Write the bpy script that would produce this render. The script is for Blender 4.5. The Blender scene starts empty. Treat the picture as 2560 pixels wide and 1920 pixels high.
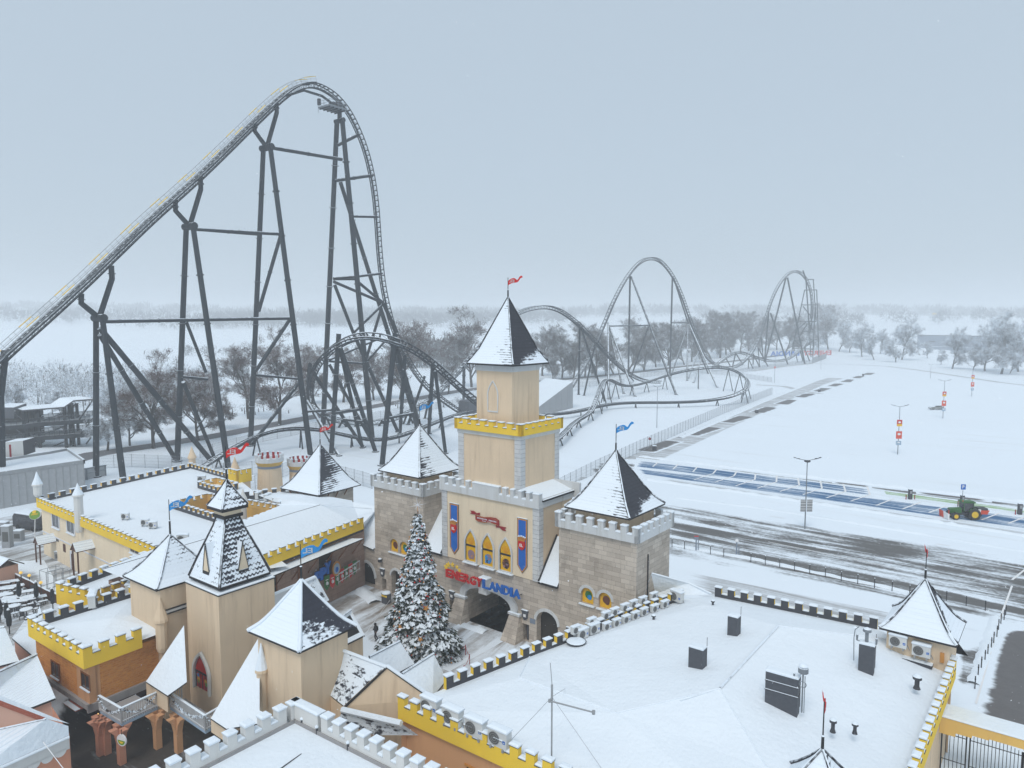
import bpy, math, random
from mathutils import Vector
from mathutils.geometry import tessellate_polygon, delaunay_2d_cdt
random.seed(7)
S = bpy.context.scene
COL = S.collection
R = math.radians
# ---------------------------------------------------------------- camera, sky, sun, exposure
FOC, PITCH, CAMH = 1775.0, R(5.15), 31.0          # focal length in source pixels (2560 wide), tilt below the horizon, metres above ground
cam = bpy.data.objects.new('camera', bpy.data.cameras.new('camera')); COL.objects.link(cam); S.camera = cam
cam.location = (0, 0, CAMH); cam.rotation_euler = (R(90) - PITCH, 0, 0)
cam.data.sensor_width = 36; cam.data.lens = 36 * FOC / 2560; cam.data.clip_start = .5; cam.data.clip_end = 9000
SUN_EL, SUN_ROT = R(54), R(-160)
wld = bpy.data.worlds.new('World'); S.world = wld; wld.use_nodes = True
_t = wld.node_tree; _bg = _t.nodes['Background']
_sky = _t.nodes.new('ShaderNodeTexSky'); _sky.sky_type = 'NISHITA'; _sky.sun_disc = False
_sky.sun_elevation = SUN_EL; _sky.sun_rotation = SUN_ROT; _sky.dust_density = 4
_mx = _t.nodes.new('ShaderNodeMix'); _mx.data_type = 'RGBA'; _mx.inputs[0].default_value = .86   # an overcast sky: cloud grey over the clear sky
_mx.inputs[7].default_value = (4.75, 5.7, 6.6, 1)
_t.links.new(_sky.outputs[0], _mx.inputs[6]); _t.links.new(_mx.outputs[2], _bg.inputs[0]); _bg.inputs[1].default_value = .1
_sl = bpy.data.lights.new('sun', 'SUN'); _sl.energy = 1.3; _sl.angle = R(24); _sl.color = (1, .97, .93)
_so = bpy.data.objects.new('sun', _sl); COL.objects.link(_so)
_sd = Vector((math.sin(SUN_ROT) * math.cos(SUN_EL), math.cos(SUN_ROT) * math.cos(SUN_EL), math.sin(SUN_EL)))
_so.rotation_euler = _sd.to_track_quat('Z', 'Y').to_euler(); _so.location = (0, 0, 150)
S.view_settings.view_transform = 'Standard'; S.view_settings.look = 'None'; S.view_settings.exposure = 0.17; S.view_settings.gamma = 1
S.cycles.use_denoising = True; S.cycles.volume_bounces = 3; S.cycles.max_bounces = 10; S.cycles.transparent_max_bounces = 24

# ---------------------------------------------------------------- survey: a line of sight met with a height, a distance or a plane
_c, _s = math.cos(PITCH), math.sin(PITCH)
def ray(px, py):
    x = (px - 1280) / FOC; y = (960 - py) / FOC
    return Vector((x, _c + y * _s, -_s + y * _c))
def G(px, py, z=0.0):
    r = ray(px, py); p = r * ((z - CAMH) / r.z); p.z = z; return p
def D(px, py, Y):
    r = ray(px, py); p = r * (Y / r.y); p.z += CAMH; return p
def PL(px, py, o, n):
    r = ray(px, py); t = (Vector(o) - Vector((0, 0, CAMH))).dot(n) / r.dot(n); p = r * t; p.z += CAMH; return p
def zz(ox, oy, s): return lambda x, y: (ox + x * s, oy + y * s)
class Fr:                                          # a building's own axes: a along its front, d into depth, z up
    def __init__(s, o, az):
        s.o = Vector((o[0], o[1], 0)); a = R(az); s.az = az
        s.v = Vector((math.cos(a), -math.sin(a), 0)); s.d = Vector((math.sin(a), math.cos(a), 0))
    def P(s, a, d, z=0.0): return s.o + s.v * a + s.d * d + Vector((0, 0, z))
    def loc(s, p): w = Vector(p) - s.o; return w.dot(s.v), w.dot(s.d)
UP = Vector((0, 0, 1))

# ---------------------------------------------------------------- materials
class NT:
    def __init__(s, name):
        s.m = bpy.data.materials.new(name); s.m.use_nodes = True; s.t = s.m.node_tree; s.b = s.t.nodes['Principled BSDF']; s.out = s.t.nodes['Material Output']
        s.b.inputs['Roughness'].default_value = .8; s.b.inputs['Specular IOR Level'].default_value = .25
    def n(s, typ, **kw):
        q = s.t.nodes.new(typ)
        for k, x in kw.items(): setattr(q, k, x)
        return q
    def l(s, a, b): s.t.links.new(a, b)
    def val(s, x, sock):
        if hasattr(x, 'links') or hasattr(x, 'is_output'): s.l(x, sock)
        else: sock.default_value = x
    def math(s, op, a, b=0.0, c=None, clamp=False):
        q = s.n('ShaderNodeMath', operation=op); q.use_clamp = clamp; s.val(a, q.inputs[0]); s.val(b, q.inputs[1])
        if c is not None: s.val(c, q.inputs[2])
        return q.outputs[0]
    def ss(s, x, lo, hi):
        q = s.n('ShaderNodeMapRange', interpolation_type='SMOOTHSTEP'); s.val(x, q.inputs[0]); s.val(lo, q.inputs[1]); s.val(hi, q.inputs[2]); return q.outputs[0]
    def mix(s, f, a, b):
        q = s.n('ShaderNodeMix', data_type='RGBA'); s.val(f, q.inputs[0])
        for x, i in ((a, 6), (b, 7)):
            if isinstance(x, tuple): q.inputs[i].default_value = x if len(x) == 4 else (*x, 1)
            else: s.l(x, q.inputs[i])
        return q.outputs[2]
    def noise(s, scale, vec=None, detail=3, rough=.55, dist=0.0):
        q = s.n('ShaderNodeTexNoise'); q.inputs['Scale'].default_value = scale; q.inputs['Detail'].default_value = detail
        q.inputs['Roughness'].default_value = rough; q.inputs['Distortion'].default_value = dist
        if vec is not None: s.l(vec, q.inputs['Vector'])
        return q.outputs['Fac']
    def uv(s, name='UVMap'): return s.n('ShaderNodeUVMap', uv_map=name).outputs[0]
    def geo(s): return s.n('ShaderNodeNewGeometry')
    def pos(s): return s.geo().outputs['Position']
    def mapv(s, vec, scale=(1, 1, 1), rot=0.0):
        q = s.n('ShaderNodeMapping'); q.inputs['Scale'].default_value = scale; q.inputs['Rotation'].default_value = (0, 0, rot); s.l(vec, q.inputs[0]); return q.outputs[0]
    def sep(s, vec): q = s.n('ShaderNodeSeparateXYZ'); s.l(vec, q.inputs[0]); return q.outputs
    def bump(s, h, strength=.3, dist=.05):
        q = s.n('ShaderNodeBump'); q.inputs['Strength'].default_value = strength; q.inputs['Distance'].default_value = dist; s.l(h, q.inputs['Height']); s.l(q.outputs[0], s.b.inputs['Normal'])
    def col(s, c):
        if isinstance(c, tuple): s.b.inputs['Base Color'].default_value = (*c, 1)
        else: s.l(c, s.b.inputs['Base Color'])
        return s.m
SNOWC = (.8, .87, .935)
def plain(name, c, rough=.7, metal=0.0, var=.18, scale=1.5, spec=.3, emit=None, es=1.0):
    k = NT(name); k.b.inputs['Roughness'].default_value = rough; k.b.inputs['Metallic'].default_value = metal; k.b.inputs['Specular IOR Level'].default_value = spec
    n = k.noise(scale, k.uv(), 4); k.col(k.mix(n, tuple(x * (1 - var) for x in c), tuple(min(1, x * (1 + var)) for x in c)))
    if emit: k.b.inputs['Emission Color'].default_value = (*emit, 1); k.b.inputs['Emission Strength'].default_value = es
    return k.m
def dusted(name, c, lo=.35, hi=.75, rough=.6, amount=.5, scale=3.0, var=.2):      # snow lying on whatever faces up
    k = NT(name); k.b.inputs['Roughness'].default_value = rough; k.b.inputs['Specular IOR Level'].default_value = .12
    nz = k.sep(k.geo().outputs['True Normal'])[2]; p = k.pos(); n = k.noise(scale, p, 3)
    f = k.ss(k.math('ADD', nz, k.math('MULTIPLY', k.math('SUBTRACT', n, .5), amount)), lo, hi)
    b = k.mix(k.noise(.8, p, 4), tuple(x * (1 - var) for x in c), tuple(x * (1 + var) for x in c))
    k.col(k.mix(f, b, SNOWC)); return k.m
def snow_mat(name, big=.12, fine=2.5, tint=SNOWC, dirt=0.0, lines=None):
    k = NT(name); k.b.inputs['Roughness'].default_value = .75
    p = k.pos(); n1 = k.noise(big, p, 5, .6); n2 = k.noise(fine, p, 4, .6)
    c = k.mix(n1, tuple(x * .94 for x in tint), tuple(min(.95, x * 1.02) for x in tint))
    if dirt: c = k.mix(k.math('MULTIPLY', k.ss(k.noise(.6, p, 6, .7), .55, .75), dirt), c, (.42, .41, .4))
    h = k.math('ADD', k.math('MULTIPLY', k.noise(.45, p, 3), 2.2), n2)
    if lines:                                       # standing seams of the roofing showing through the snow
        w = k.n('ShaderNodeTexWave', wave_type='BANDS', bands_direction='X'); w.inputs['Scale'].default_value = lines[0]; w.inputs['Distortion'].default_value = .6; w.inputs['Detail'].default_value = 2
        k.l(k.mapv(p, (1, 1, 1), R(lines[1])), w.inputs['Vector']); h = k.math('ADD', h, k.math('MULTIPLY', w.outputs['Fac'], lines[2]))
    k.bump(h, .45, .16); k.b.inputs['Subsurface Weight'].default_value = 0; return k.col(c)
def plaster(name, c, stain=(.28, .2, .13), amt=.35, warm=None):
    k = NT(name); k.b.inputs['Roughness'].default_value = .9
    uv = k.uv(); st = k.noise(1.0, k.mapv(uv, (1.6, .12, 1)), 5, .65); big = k.noise(.35, uv, 4)
    b = k.mix(big, tuple(x * .82 for x in c), tuple(min(1, x * 1.12) for x in c))
    f = k.math('MULTIPLY', k.ss(k.math('ADD', st, k.math('MULTIPLY', big, .3)), .62, .95), amt)
    b = k.mix(f, b, stain); b = k.mix(k.math('MULTIPLY', k.noise(18, uv, 2), .12), b, (.9, .88, .85))
    k.bump(k.noise(30, uv, 3), .15, .02); return k.col(b)
def masonry(name, c1, c2, mortar, bw, bh, ms=.02, stain=(.14, .08, .04), amt=.5, white=.25, bumps=.4):
    k = NT(name); k.b.inputs['Roughness'].default_value = .9; uv = k.uv()
    wob = k.n('ShaderNodeMix', data_type='VECTOR'); wob.inputs[0].default_value = .035; k.l(uv, wob.inputs[4])
    nz = k.n('ShaderNodeTexNoise'); nz.inputs['Scale'].default_value = 2.2; k.l(uv, nz.inputs['Vector']); k.l(nz.outputs['Color'], wob.inputs[5])
    q = k.n('ShaderNodeTexBrick'); k.l(wob.outputs[1], q.inputs['Vector']); q.inputs['Scale'].default_value = 1; q.inputs['Brick Width'].default_value = bw; q.inputs['Row Height'].default_value = bh
    q.inputs['Mortar Size'].default_value = ms; q.inputs['Mortar Smooth'].default_value = .3; q.inputs['Bias'].default_value = -.1
    q.inputs['Color1'].default_value = (*c1, 1); q.inputs['Color2'].default_value = (*c2, 1); q.inputs['Mortar'].default_value = (*mortar, 1); q.squash = 1.4; q.squash_frequency = 3; q.offset = .42
    big = k.noise(.5, uv, 5, .65); c = k.mix(k.math('MULTIPLY', k.ss(big, .5, .72), .55), q.outputs['Color'], tuple(x * .5 for x in c1))
    drip = k.noise(1, k.mapv(uv, (1.8, .16, 1)), 5, .7); c = k.mix(k.math('MULTIPLY', k.ss(drip, .6, .8), amt), c, stain)
    c = k.mix(k.math('MULTIPLY', k.ss(k.noise(3.5, uv, 4, .7), .55, .8), white), c, (.62, .6, .58))
    h = k.math('ADD', k.math('MULTIPLY', q.outputs['Fac'], -1), k.math('MULTIPLY', k.noise(9, uv, 4), .7)); k.bump(h, bumps, .05)
    return k.col(c)
def roof_mat(name, base, at=0.0, au=0.0, line=.22, row=.3, tile=(.035, .037, .047), nscale=.9, mid=0.0, wavy=False, amp=1.5):
    # dark tiles under snow; rf = (metres from the middle of the slope, 0 at the eave .. 1 at the top)
    k = NT(name); k.b.inputs['Roughness'].default_value = .7; rf = k.sep(k.uv('rf')); u, t = rf[0], rf[1]; uv = k.uv(); q = k.sep(uv)
    saw = k.math('FRACT', k.math('DIVIDE', q[1], row))
    if wavy: saw = k.math('FRACT', k.math('ADD', k.math('DIVIDE', q[1], row), k.math('MULTIPLY', k.math('ABSOLUTE', k.math('SINE', k.math('MULTIPLY', q[0], math.pi / .32))), .35)))
    n = k.noise(nscale, uv, 5, .62); nf = k.noise(4.5, k.mapv(uv, (.5, 1, 1)), 3)
    bias = k.math('ADD', k.math('ADD', base, k.math('MULTIPLY', k.math('SUBTRACT', 1.0, t), at)), k.math('MULTIPLY', u, au))
    if mid: bias = k.math('ADD', bias, k.math('MULTIPLY', k.math('SUBTRACT', k.math('MULTIPLY', k.math('ABSOLUTE', k.math('SUBTRACT', t, .45)), 2.0), .6), mid))
    c = k.math('ADD', bias, k.math('MULTIPLY', k.math('SUBTRACT', n, .5), amp)); c = k.math('ADD', c, k.math('MULTIPLY', k.math('SUBTRACT', nf, .5), .5))
    c = k.math('SUBTRACT', c, k.math('MULTIPLY', saw, line)); f = k.ss(c, .42, .58)
    edge = k.ss(saw, .8, .98); tc = k.mix(k.noise(2.5, uv, 4), tuple(x * .75 for x in tile), tuple(x * 1.5 for x in tile)); tc = k.mix(k.math('MULTIPLY', edge, .6), tc, (.012, .012, .015))
    thin = k.math('MULTIPLY', k.math('MULTIPLY', edge, .16), k.ss(nf, .3, .6)); sc = k.mix(thin, SNOWC, (.35, .37, .4))
    k.bump(k.math('ADD', k.math('MULTIPLY', saw, -.6), k.math('MULTIPLY', f, 1.0)), .5, .06)
    return k.col(k.mix(f, tc, sc))
def streak_mat(name, under, rot, thr=.5, sx=.045, sy=.5, tint=None, soft=.1, under2=None):
    # ground swept by wind: the surface below shows between long streaks of snow; w = how bare the place is
    k = NT(name); k.b.inputs['Roughness'].default_value = .8; p = k.pos(); w = k.n('ShaderNodeAttribute', attribute_name='w').outputs['Fac']
    m = k.mapv(p, (sx, sy, 1), R(rot)); m0 = k.n('ShaderNodeMapping'); m0.inputs['Rotation'].default_value = (0, 0, R(rot)); k.l(p, m0.inputs[0])
    m1 = k.n('ShaderNodeMapping'); m1.inputs['Scale'].default_value = (sx, sy, 1); k.l(m0.outputs[0], m1.inputs[0])
    n = k.noise(1.0, m1.outputs[0], 6, .62, .35); n2 = k.noise(.13, p, 5, .6); nf = k.noise(2.2, p, 3)
    f = k.math('ADD', k.math('ADD', k.math('MULTIPLY', n, .75), k.math('MULTIPLY', n2, .3)), k.math('MULTIPLY', k.math('SUBTRACT', nf, .5), .12))
    f = k.math('ADD', f, k.math('MULTIPLY', k.math('SUBTRACT', w, 1.0), .45)); f = k.ss(f, thr - soft, thr + soft)
    u = k.mix(k.noise(1.2, p, 5, .7), tuple(x * .8 for x in under), tuple(x * 1.25 for x in (under2 or under)))
    sn = k.mix(n, tuple(x * .95 for x in SNOWC), SNOWC); c = k.mix(f, sn, u); k.bump(k.math('ADD', n, nf), .3, .1); return k.col(c)
def net_mat(name, c, alpha):                        # welded wire too fine to resolve: partly see-through sheet
    k = NT(name); k.col(c); tr = k.n('ShaderNodeBsdfTransparent'); mx = k.n('ShaderNodeMixShader'); mx.inputs[0].default_value = alpha
    k.l(tr.outputs[0], mx.inputs[1]); k.l(k.b.outputs[0], mx.inputs[2]); k.l(mx.outputs[0], k.out.inputs[0]); return k.m
M = {}
M['snow'] = snow_mat('snow'); M['roofsnow'] = snow_mat('roof_snow', .2, 3.5, (.82, .88, .935)); M['seamsnow'] = snow_mat('seam_snow', .2, 3.0, (.82, .88, .935), 0, (1.1, 39, .1))
M['tilesnow'] = snow_mat('tile_snow', .3, 3.0, SNOWC, 0, (1.4, 40, .9))
M['cream'] = plaster('cream_plaster', (.72, .55, .37), (.36, .24, .14), .55); M['cream2'] = plaster('pale_cream_plaster', (.8, .66, .47), (.42, .3, .19), .4)
M['orange'] = plaster('orange_plaster', (.62, .31, .13), (.3, .12, .05), .4); M['salmon'] = plaster('salmon_plaster', (.55, .22, .12), (.3, .14, .1), .3)
M['pink'] = plaster('pink_plaster', (.62, .34, .24), (.4, .2, .14), .25)
M['yellow'] = plaster('yellow_paint', (.86, .56, .0), (.6, .33, .01), .12); M['ochre'] = plaster('ochre_paint', (.74, .45, .09), (.4, .22, .06), .3)
M["white"] = plaster("white_stone_trim", (.6, .62, .63), (.3, .27, .2), .5); M['lightwall'] = plaster('off_white_wall', (.66, .66, .64), (.4, .38, .34), .3)
M['quoin'] = masonry('quoin_blocks', (.56, .57, .58), (.63, .63, .62), (.22, .22, .23), 3.0, .42, .015, (.3, .26, .2), .2, .1, .3)
M['stone'] = masonry('castle_stone', (.43, .37, .31), (.6, .53, .45), (.24, .2, .17), .86, .4, .012, (.17, .12, .08), .5, .35)
M['brick'] = masonry('orange_rubble_brick', (.62, .22, .04), (.8, .36, .08), (.68, .3, .09), .34, .16, .05, (.22, .08, .04), .35, .16, .9)
M['greyledge'] = plaster('grey_stone_ledge', (.3, .29, .29), (.14, .12, .1), .4)
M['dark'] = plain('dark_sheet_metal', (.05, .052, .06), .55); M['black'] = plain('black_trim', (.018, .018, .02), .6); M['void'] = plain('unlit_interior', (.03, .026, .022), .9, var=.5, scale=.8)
M['capmetal'] = plain('parapet_flashing', (.06, .055, .06), .5)
M['glass'] = plain('dark_window_glass', (.03, .03, .035), .12, spec=.6); M['wood'] = plain('dark_brown_wood', (.09, .035, .02), .7, var=.35, scale=4); M['bracket'] = plain('brown_wooden_bracket', (.2, .07, .02), .7)
M['frame'] = plain('white_window_frame', (.66, .68, .72), .6); M['steel'] = dusted('coaster_steel', (.026, .034, .042), .6, .95, .7, .45, 1.2); M['track'] = dusted('coaster_track_steel', (.028, .036, .045), .5, .9, .7, .5, 1.5)
M['galv'] = dusted('galvanised_steel', (.2, .22, .24), .6, .95, .45); M['darksteel'] = dusted('dark_station_steel', (.022, .026, .03), .6, .9, .6)
M['white_paint'] = plain('white_paint', (.78, .78, .78), .5, var=.06); M['red'] = plain('red_paint', (.55, .012, .012), .45, var=.12); M['blue'] = plain('blue_paint', (.01, .13, .5), .45, var=.15)
M['skyblue'] = plain('sky_blue_flag', (.02, .25, .6), .6, var=.12); M['redflag'] = plain('red_flag', (.6, .015, .012), .6, var=.12); M['darkred'] = plain('dark_red_cloth', (.3, .012, .015), .6)
M['gold'] = plain('gold_trim', (.55, .24, .05), .5); M['yellowglass'] = plain('yellow_stained_glass', (.8, .45, .01), .3, var=.2, scale=5); M['amber'] = plain('amber_rays', (.72, .3, .01), .3)
M['green'] = plain('green_paint', (.03, .16, .04), .5); M['leafgreen'] = plain('lime_paint', (.15, .3, .02), .5); M['tractor'] = plain('green_tractor_paint', (.025, .12, .02), .35); M['tyre'] = plain('rubber_tyre', (.025, .025, .026), .9)
M['hub'] = plain('yellow_hub', (.75, .48, .02), .4); M['bright_red'] = plain('orange_red_paint', (.65, .07, .03), .5); M['grey'] = plain('grey_metal', (.3, .31, .32), .5); M['acwhite'] = dusted('white_enamel', (.62, .63, .62), .5, .8, .4)
M['fan'] = plain('dark_fan_grille', (.1, .1, .095), .6); M['brown'] = plain('brown_artwork', (.14, .05, .03), .5); M['mauve'] = plain('mauve_artwork', (.3, .2, .24), .5)
M['darknet'] = net_mat('dark_railing_mesh', (.03, .035, .04), .6); M['net'] = net_mat('wire_mesh', (.16, .17, .18), .2); M['rail'] = dusted('white_railing', (.55, .55, .55), .5, .8); M['paleblue'] = plain('pale_blue_slab', (.3, .4, .5), .7)
M['slategrey'] = plain('slate_cladding', (.075, .08, .092), .6, var=.3, scale=5); M['garland'] = dusted('brown_fir_garland', (.07, .035, .02), .2, .7, .9, .9, 8); M['bulb'] = plain('warm_bulb', (.9, .6, .25), .4, emit=(1, .62, .2), es=3.0)
M['skin'] = plain('skin', (.45, .27, .2), .6); M['coat'] = plain('black_winter_coat', (.02, .02, .022), .8); M['trousers'] = plain('dark_trousers', (.03, .03, .035), .85)
M['concrete'] = dusted('grey_concrete', (.24, .25, .26), .6, .9); M['panelgrey'] = plain('grey_wall_panel', (.36, .37, .38), .7); M['warehouse'] = plain('blue_grey_cladding', (.2, .24, .3), .7, var=.08); M['terracotta'] = plain('terracotta_paint', (.36, .1, .06), .8)

# ---------------------------------------------------------------- mesh builder
ROOT = {}
class MB:
    def __init__(s, *mats): s.v = []; s.f = []; s.m = []; s.r = []; s.mats = [M[x] if isinstance(x, str) else x for x in mats]; s.has_rf = False; s.w = {}
    def face(s, pts, mi=0, rf=None):
        i = len(s.v); s.v += [Vector(p) for p in pts]; s.f.append(list(range(i, i + len(pts)))); s.m.append(mi); s.r.append(rf)
        if rf: s.has_rf = True
    def obox(s, p, x, y, z, mi=0):                  # corner p, edge vectors; mi one index or six (-x,+x,-y,+y,-z,+z)
        p, x, y, z = Vector(p), Vector(x), Vector(y), Vector(z); q = mi if isinstance(mi, (tuple, list)) else (mi,) * 6
        if x.cross(y).dot(z) < 0: p, x = p + x, -x; q = (q[1], q[0], *q[2:])
        a, b, c, d = p, p + x, p + x + y, p + y
        for pts, m in (((a, a + z, d + z, d), q[0]), ((b, c, c + z, b + z), q[1]), ((a, b, b + z, a + z), q[2]), ((d, d + z, c + z, c), q[3]), ((a, d, c, b), q[4]), ((a + z, b + z, c + z, d + z), q[5])):
            if m is not None and m >= 0: s.face(pts, m)
    def box(s, fr, a0, a1, d0, d1, z0, z1, mi=0): s.obox(fr.P(a0, d0, z0), fr.v * (a1 - a0), fr.d * (d1 - d0), UP * (z1 - z0), mi)
    def cbox(s, c, hx, hy, z0, z1, mi=0): s.obox((c[0] - hx, c[1] - hy, z0), (2 * hx, 0, 0), (0, 2 * hy, 0), (0, 0, z1 - z0), mi)
    def tube(s, p, q, r, r2=None, n=8, mi=0, cap=True):
        p, q = Vector(p), Vector(q); r2 = r if r2 is None else r2; t = (q - p).normalized(); a = t.orthogonal().normalized() if abs(t.z) < .95 else Vector((1, 0, 0)); a = (a - t * a.dot(t)).normalized(); b = t.cross(a)
        A = [p + (a * math.cos(2 * math.pi * k / n) + b * math.sin(2 * math.pi * k / n)) * r for k in range(n)]
        B = [q + (a * math.cos(2 * math.pi * k / n) + b * math.sin(2 * math.pi * k / n)) * r2 for k in range(n)]
        i = len(s.v); s.v += A + B
        for k in range(n): s.f.append([i + k, i + (k + 1) % n, i + n + (k + 1) % n, i + n + k]); s.m.append(mi); s.r.append(None)
        if cap:
            s.face(A[::-1], mi); s.face(B, mi)
    def path(s, pts, r, n=6, mi=0, frames=None):    # one continuous swept tube
        pts = [Vector(p) for p in pts]; i0 = len(s.v); prev = None
        for j, p in enumerate(pts):
            t = (pts[min(j + 1, len(pts) - 1)] - pts[max(j - 1, 0)]).normalized()
            if prev is None: a = t.orthogonal().normalized() if abs(t.z) > .95 else t.cross(UP).normalized()
            else: a = (prev - t * prev.dot(t)).normalized()
            prev = a; b = t.cross(a)
            s.v += [p + (a * math.cos(2 * math.pi * k / n) + b * math.sin(2 * math.pi * k / n)) * (r[j] if isinstance(r, list) else r) for k in range(n)]
        for j in range(len(pts) - 1):
            for k in range(n):
                s.f.append([i0 + j * n + k, i0 + j * n + (k + 1) % n, i0 + (j + 1) * n + (k + 1) % n, i0 + (j + 1) * n + k]); s.m.append(mi); s.r.append(None)
        s.face([s.v[i0 + k] for k in range(n)][::-1], mi); s.face([s.v[i0 + (len(pts) - 1) * n + k] for k in range(n)], mi)
    def lathe(s, c, prof, n=16, mi=0, mis=None):     # prof: (radius, z) up the axis
        c = Vector(c); rings = [[c + Vector((r * math.cos(2 * math.pi * k / n), r * math.sin(2 * math.pi * k / n), z)) for k in range(n)] for r, z in prof]; i0 = len(s.v)
        for g in rings: s.v += g
        for j in range(len(prof) - 1):
            for k in range(n):
                s.f.append([i0 + j * n + k, i0 + j * n + (k + 1) % n, i0 + (j + 1) * n + (k + 1) % n, i0 + (j + 1) * n + k]); s.m.append(mis[j] if mis else mi); s.r.append(None)
        s.face(rings[0][::-1], mis[0] if mis else mi); s.face(rings[-1], mis[-1] if mis else mi)
    def poly(s, outer, holes=(), mi=0, flip=False):  # flat polygon with holes
        ls = [[Vector(p) for p in outer]] + [[Vector(p) for p in h] for h in holes]; fl = [p for l in ls for p in l]
        i = len(s.v); s.v += fl; nrm = None
        for t in tessellate_polygon(ls): s.f.append([i + k for k in (t[::-1] if flip else t)]); s.m.append(mi); s.r.append(None)
    def prism(s, pts, off, mi=0, side=None):         # polygon pts extruded by vector off
        pts = [Vector(p) for p in pts]; off = Vector(off); side = mi if side is None else side; top = [p + off for p in pts]
        if len(pts) <= 4: s.face(pts[::-1], mi); s.face(top, mi)
        else: s.poly(pts, (), mi, True); s.poly(top, (), mi)
        for k in range(len(pts)): s.face((pts[k], pts[(k + 1) % len(pts)], top[(k + 1) % len(pts)], top[k]), side)
    def snowcap(s, p, x, y, h=.13, o=.03, mi=0):     # rounded pad of snow on a rectangle p, x, y
        p, x, y = Vector(p), Vector(x), Vector(y); ux, uy = x.normalized(), y.normalized(); up = UP * 1.0
        def ring(g, z): return [p - ux * g - uy * g + up * z, p + x + ux * g - uy * g + up * z, p + x + y + ux * g + uy * g + up * z, p + y - ux * g + uy * g + up * z]
        rs = [ring(o, 0), ring(o + .01, h * .55), ring(-min(.06, x.length * .2, y.length * .2), h)]
        if x.cross(y).z < 0: rs = [g[::-1] for g in rs]
        for j in range(2):
            for k in range(4): s.face((rs[j][k], rs[j][(k + 1) % 4], rs[j + 1][(k + 1) % 4], rs[j + 1][k]), mi)
        s.face(rs[2], mi)
    def build(s, name, parent=None, smooth=False, label=None, cat=None, group=None, kind=None):
        o0 = Vector(ROOT.get(parent.name, (0, 0, 0))) if parent else Vector((0, 0, 0))
        me = bpy.data.meshes.new(name); me.from_pydata([tuple(p - o0) for p in s.v], [], s.f)
        for m in s.mats: me.materials.append(m)
        me.polygons.foreach_set('material_index', s.m)
        uvl = me.uv_layers.new(name='UVMap').data; rfl = me.uv_layers.new(name='rf').data if s.has_rf else None
        for pl, f, rf in zip(me.polygons, s.f, s.r):
            n = pl.normal; t = UP.cross(n); t = Vector((1, 0, 0)) if t.length < .05 else t.normalized(); b = n.cross(t)
            for q, li in enumerate(pl.loop_indices):
                p = s.v[f[q]]; uvl[li].uv = (p.dot(t), p.dot(b))
                if rfl is not None and rf: rfl[li].uv = rf[q]
        if s.w:
            at = me.attributes.new('w', 'FLOAT', 'POINT')
            for i in range(len(s.v)): at.data[i].value = s.w.get(i, 1.0)
        if smooth: me.polygons.foreach_set('use_smooth', [True] * len(me.polygons))
        me.update(); o = bpy.data.objects.new(name, me); COL.objects.link(o)
        if parent: o.parent = parent; ROOT[o.name] = tuple(o0)
        tag(o, label, cat, group, kind); return o
def tag(o, label=None, cat=None, group=None, kind=None):
    for k, x in (('label', label), ('category', cat), ('group', group), ('kind', kind)):
        if x: o[k] = x
    return o
def thing(name, loc, label, cat, group=None):
    o = bpy.data.objects.new(name, None); COL.objects.link(o); o.location = loc; o.empty_display_size = .2; ROOT[o.name] = tuple(loc); return tag(o, label, cat, group)
def copy_tree(o, parent=None):
    c = o.copy(); COL.objects.link(c)
    if parent: c.parent = parent
    for ch in list(o.children): copy_tree(ch, c)
    return c
class Proto:                                        # first call places the thing itself, later calls place copies of it and its parts
    def __init__(s, o): s.o = o; s.used = False
    def put(s, loc, rz=0.0, label=None, group=None, sc=1.0):
        o = copy_tree(s.o) if s.used else s.o; s.used = True
        o.location = loc; o.rotation_euler = (0, 0, rz); o.scale = (sc, sc, sc)
        if label: o['label'] = label
        if group: o['group'] = group
        return o
_txt = {}
def text_geo(txt, bold=.0, ext=.0, res=3):          # vertices and faces of a word, 1 unit tall letters, baseline at 0
    key = (txt, bold, ext)
    if key not in _txt:
        cu = bpy.data.curves.new('lettering', 'FONT'); cu.body = txt; cu.size = 1.0; cu.offset = bold; cu.extrude = ext; cu.resolution_u = res; cu.fill_mode = 'BOTH'
        ob = bpy.data.objects.new('lettering', cu); COL.objects.link(ob); bpy.context.view_layer.update()
        me = bpy.data.meshes.new_from_object(ob.evaluated_get(bpy.context.evaluated_depsgraph_get()))
        _txt[key] = ([v.co.copy() for v in me.vertices], [tuple(p.vertices) for p in me.polygons])
        bpy.data.objects.remove(ob); bpy.data.curves.remove(cu); bpy.data.meshes.remove(me)
    return _txt[key]
def put_text(mb, txt, o, x, y, mi=0, bold=.02, ext=.02, width=None, height=None):   # o lower left, x and y unit vectors; letters fill width x height
    vs, fs = text_geo(txt, bold, ext); x, y = Vector(x), Vector(y); z = x.cross(y)
    x0 = min(v.x for v in vs); x1 = max(v.x for v in vs); y0 = min(v.y for v in vs); y1 = max(v.y for v in vs)
    sy = (height or .7) / (y1 - y0); sx = width / (x1 - x0) if width else sy; i = len(mb.v)
    mb.v += [Vector(o) + x * ((v.x - x0) * sx) + y * ((v.y - y0) * sy) + z * v.z for v in vs]
    for f in fs: mb.f.append([i + k for k in f]); mb.m.append(mi); mb.r.append(None)
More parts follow.
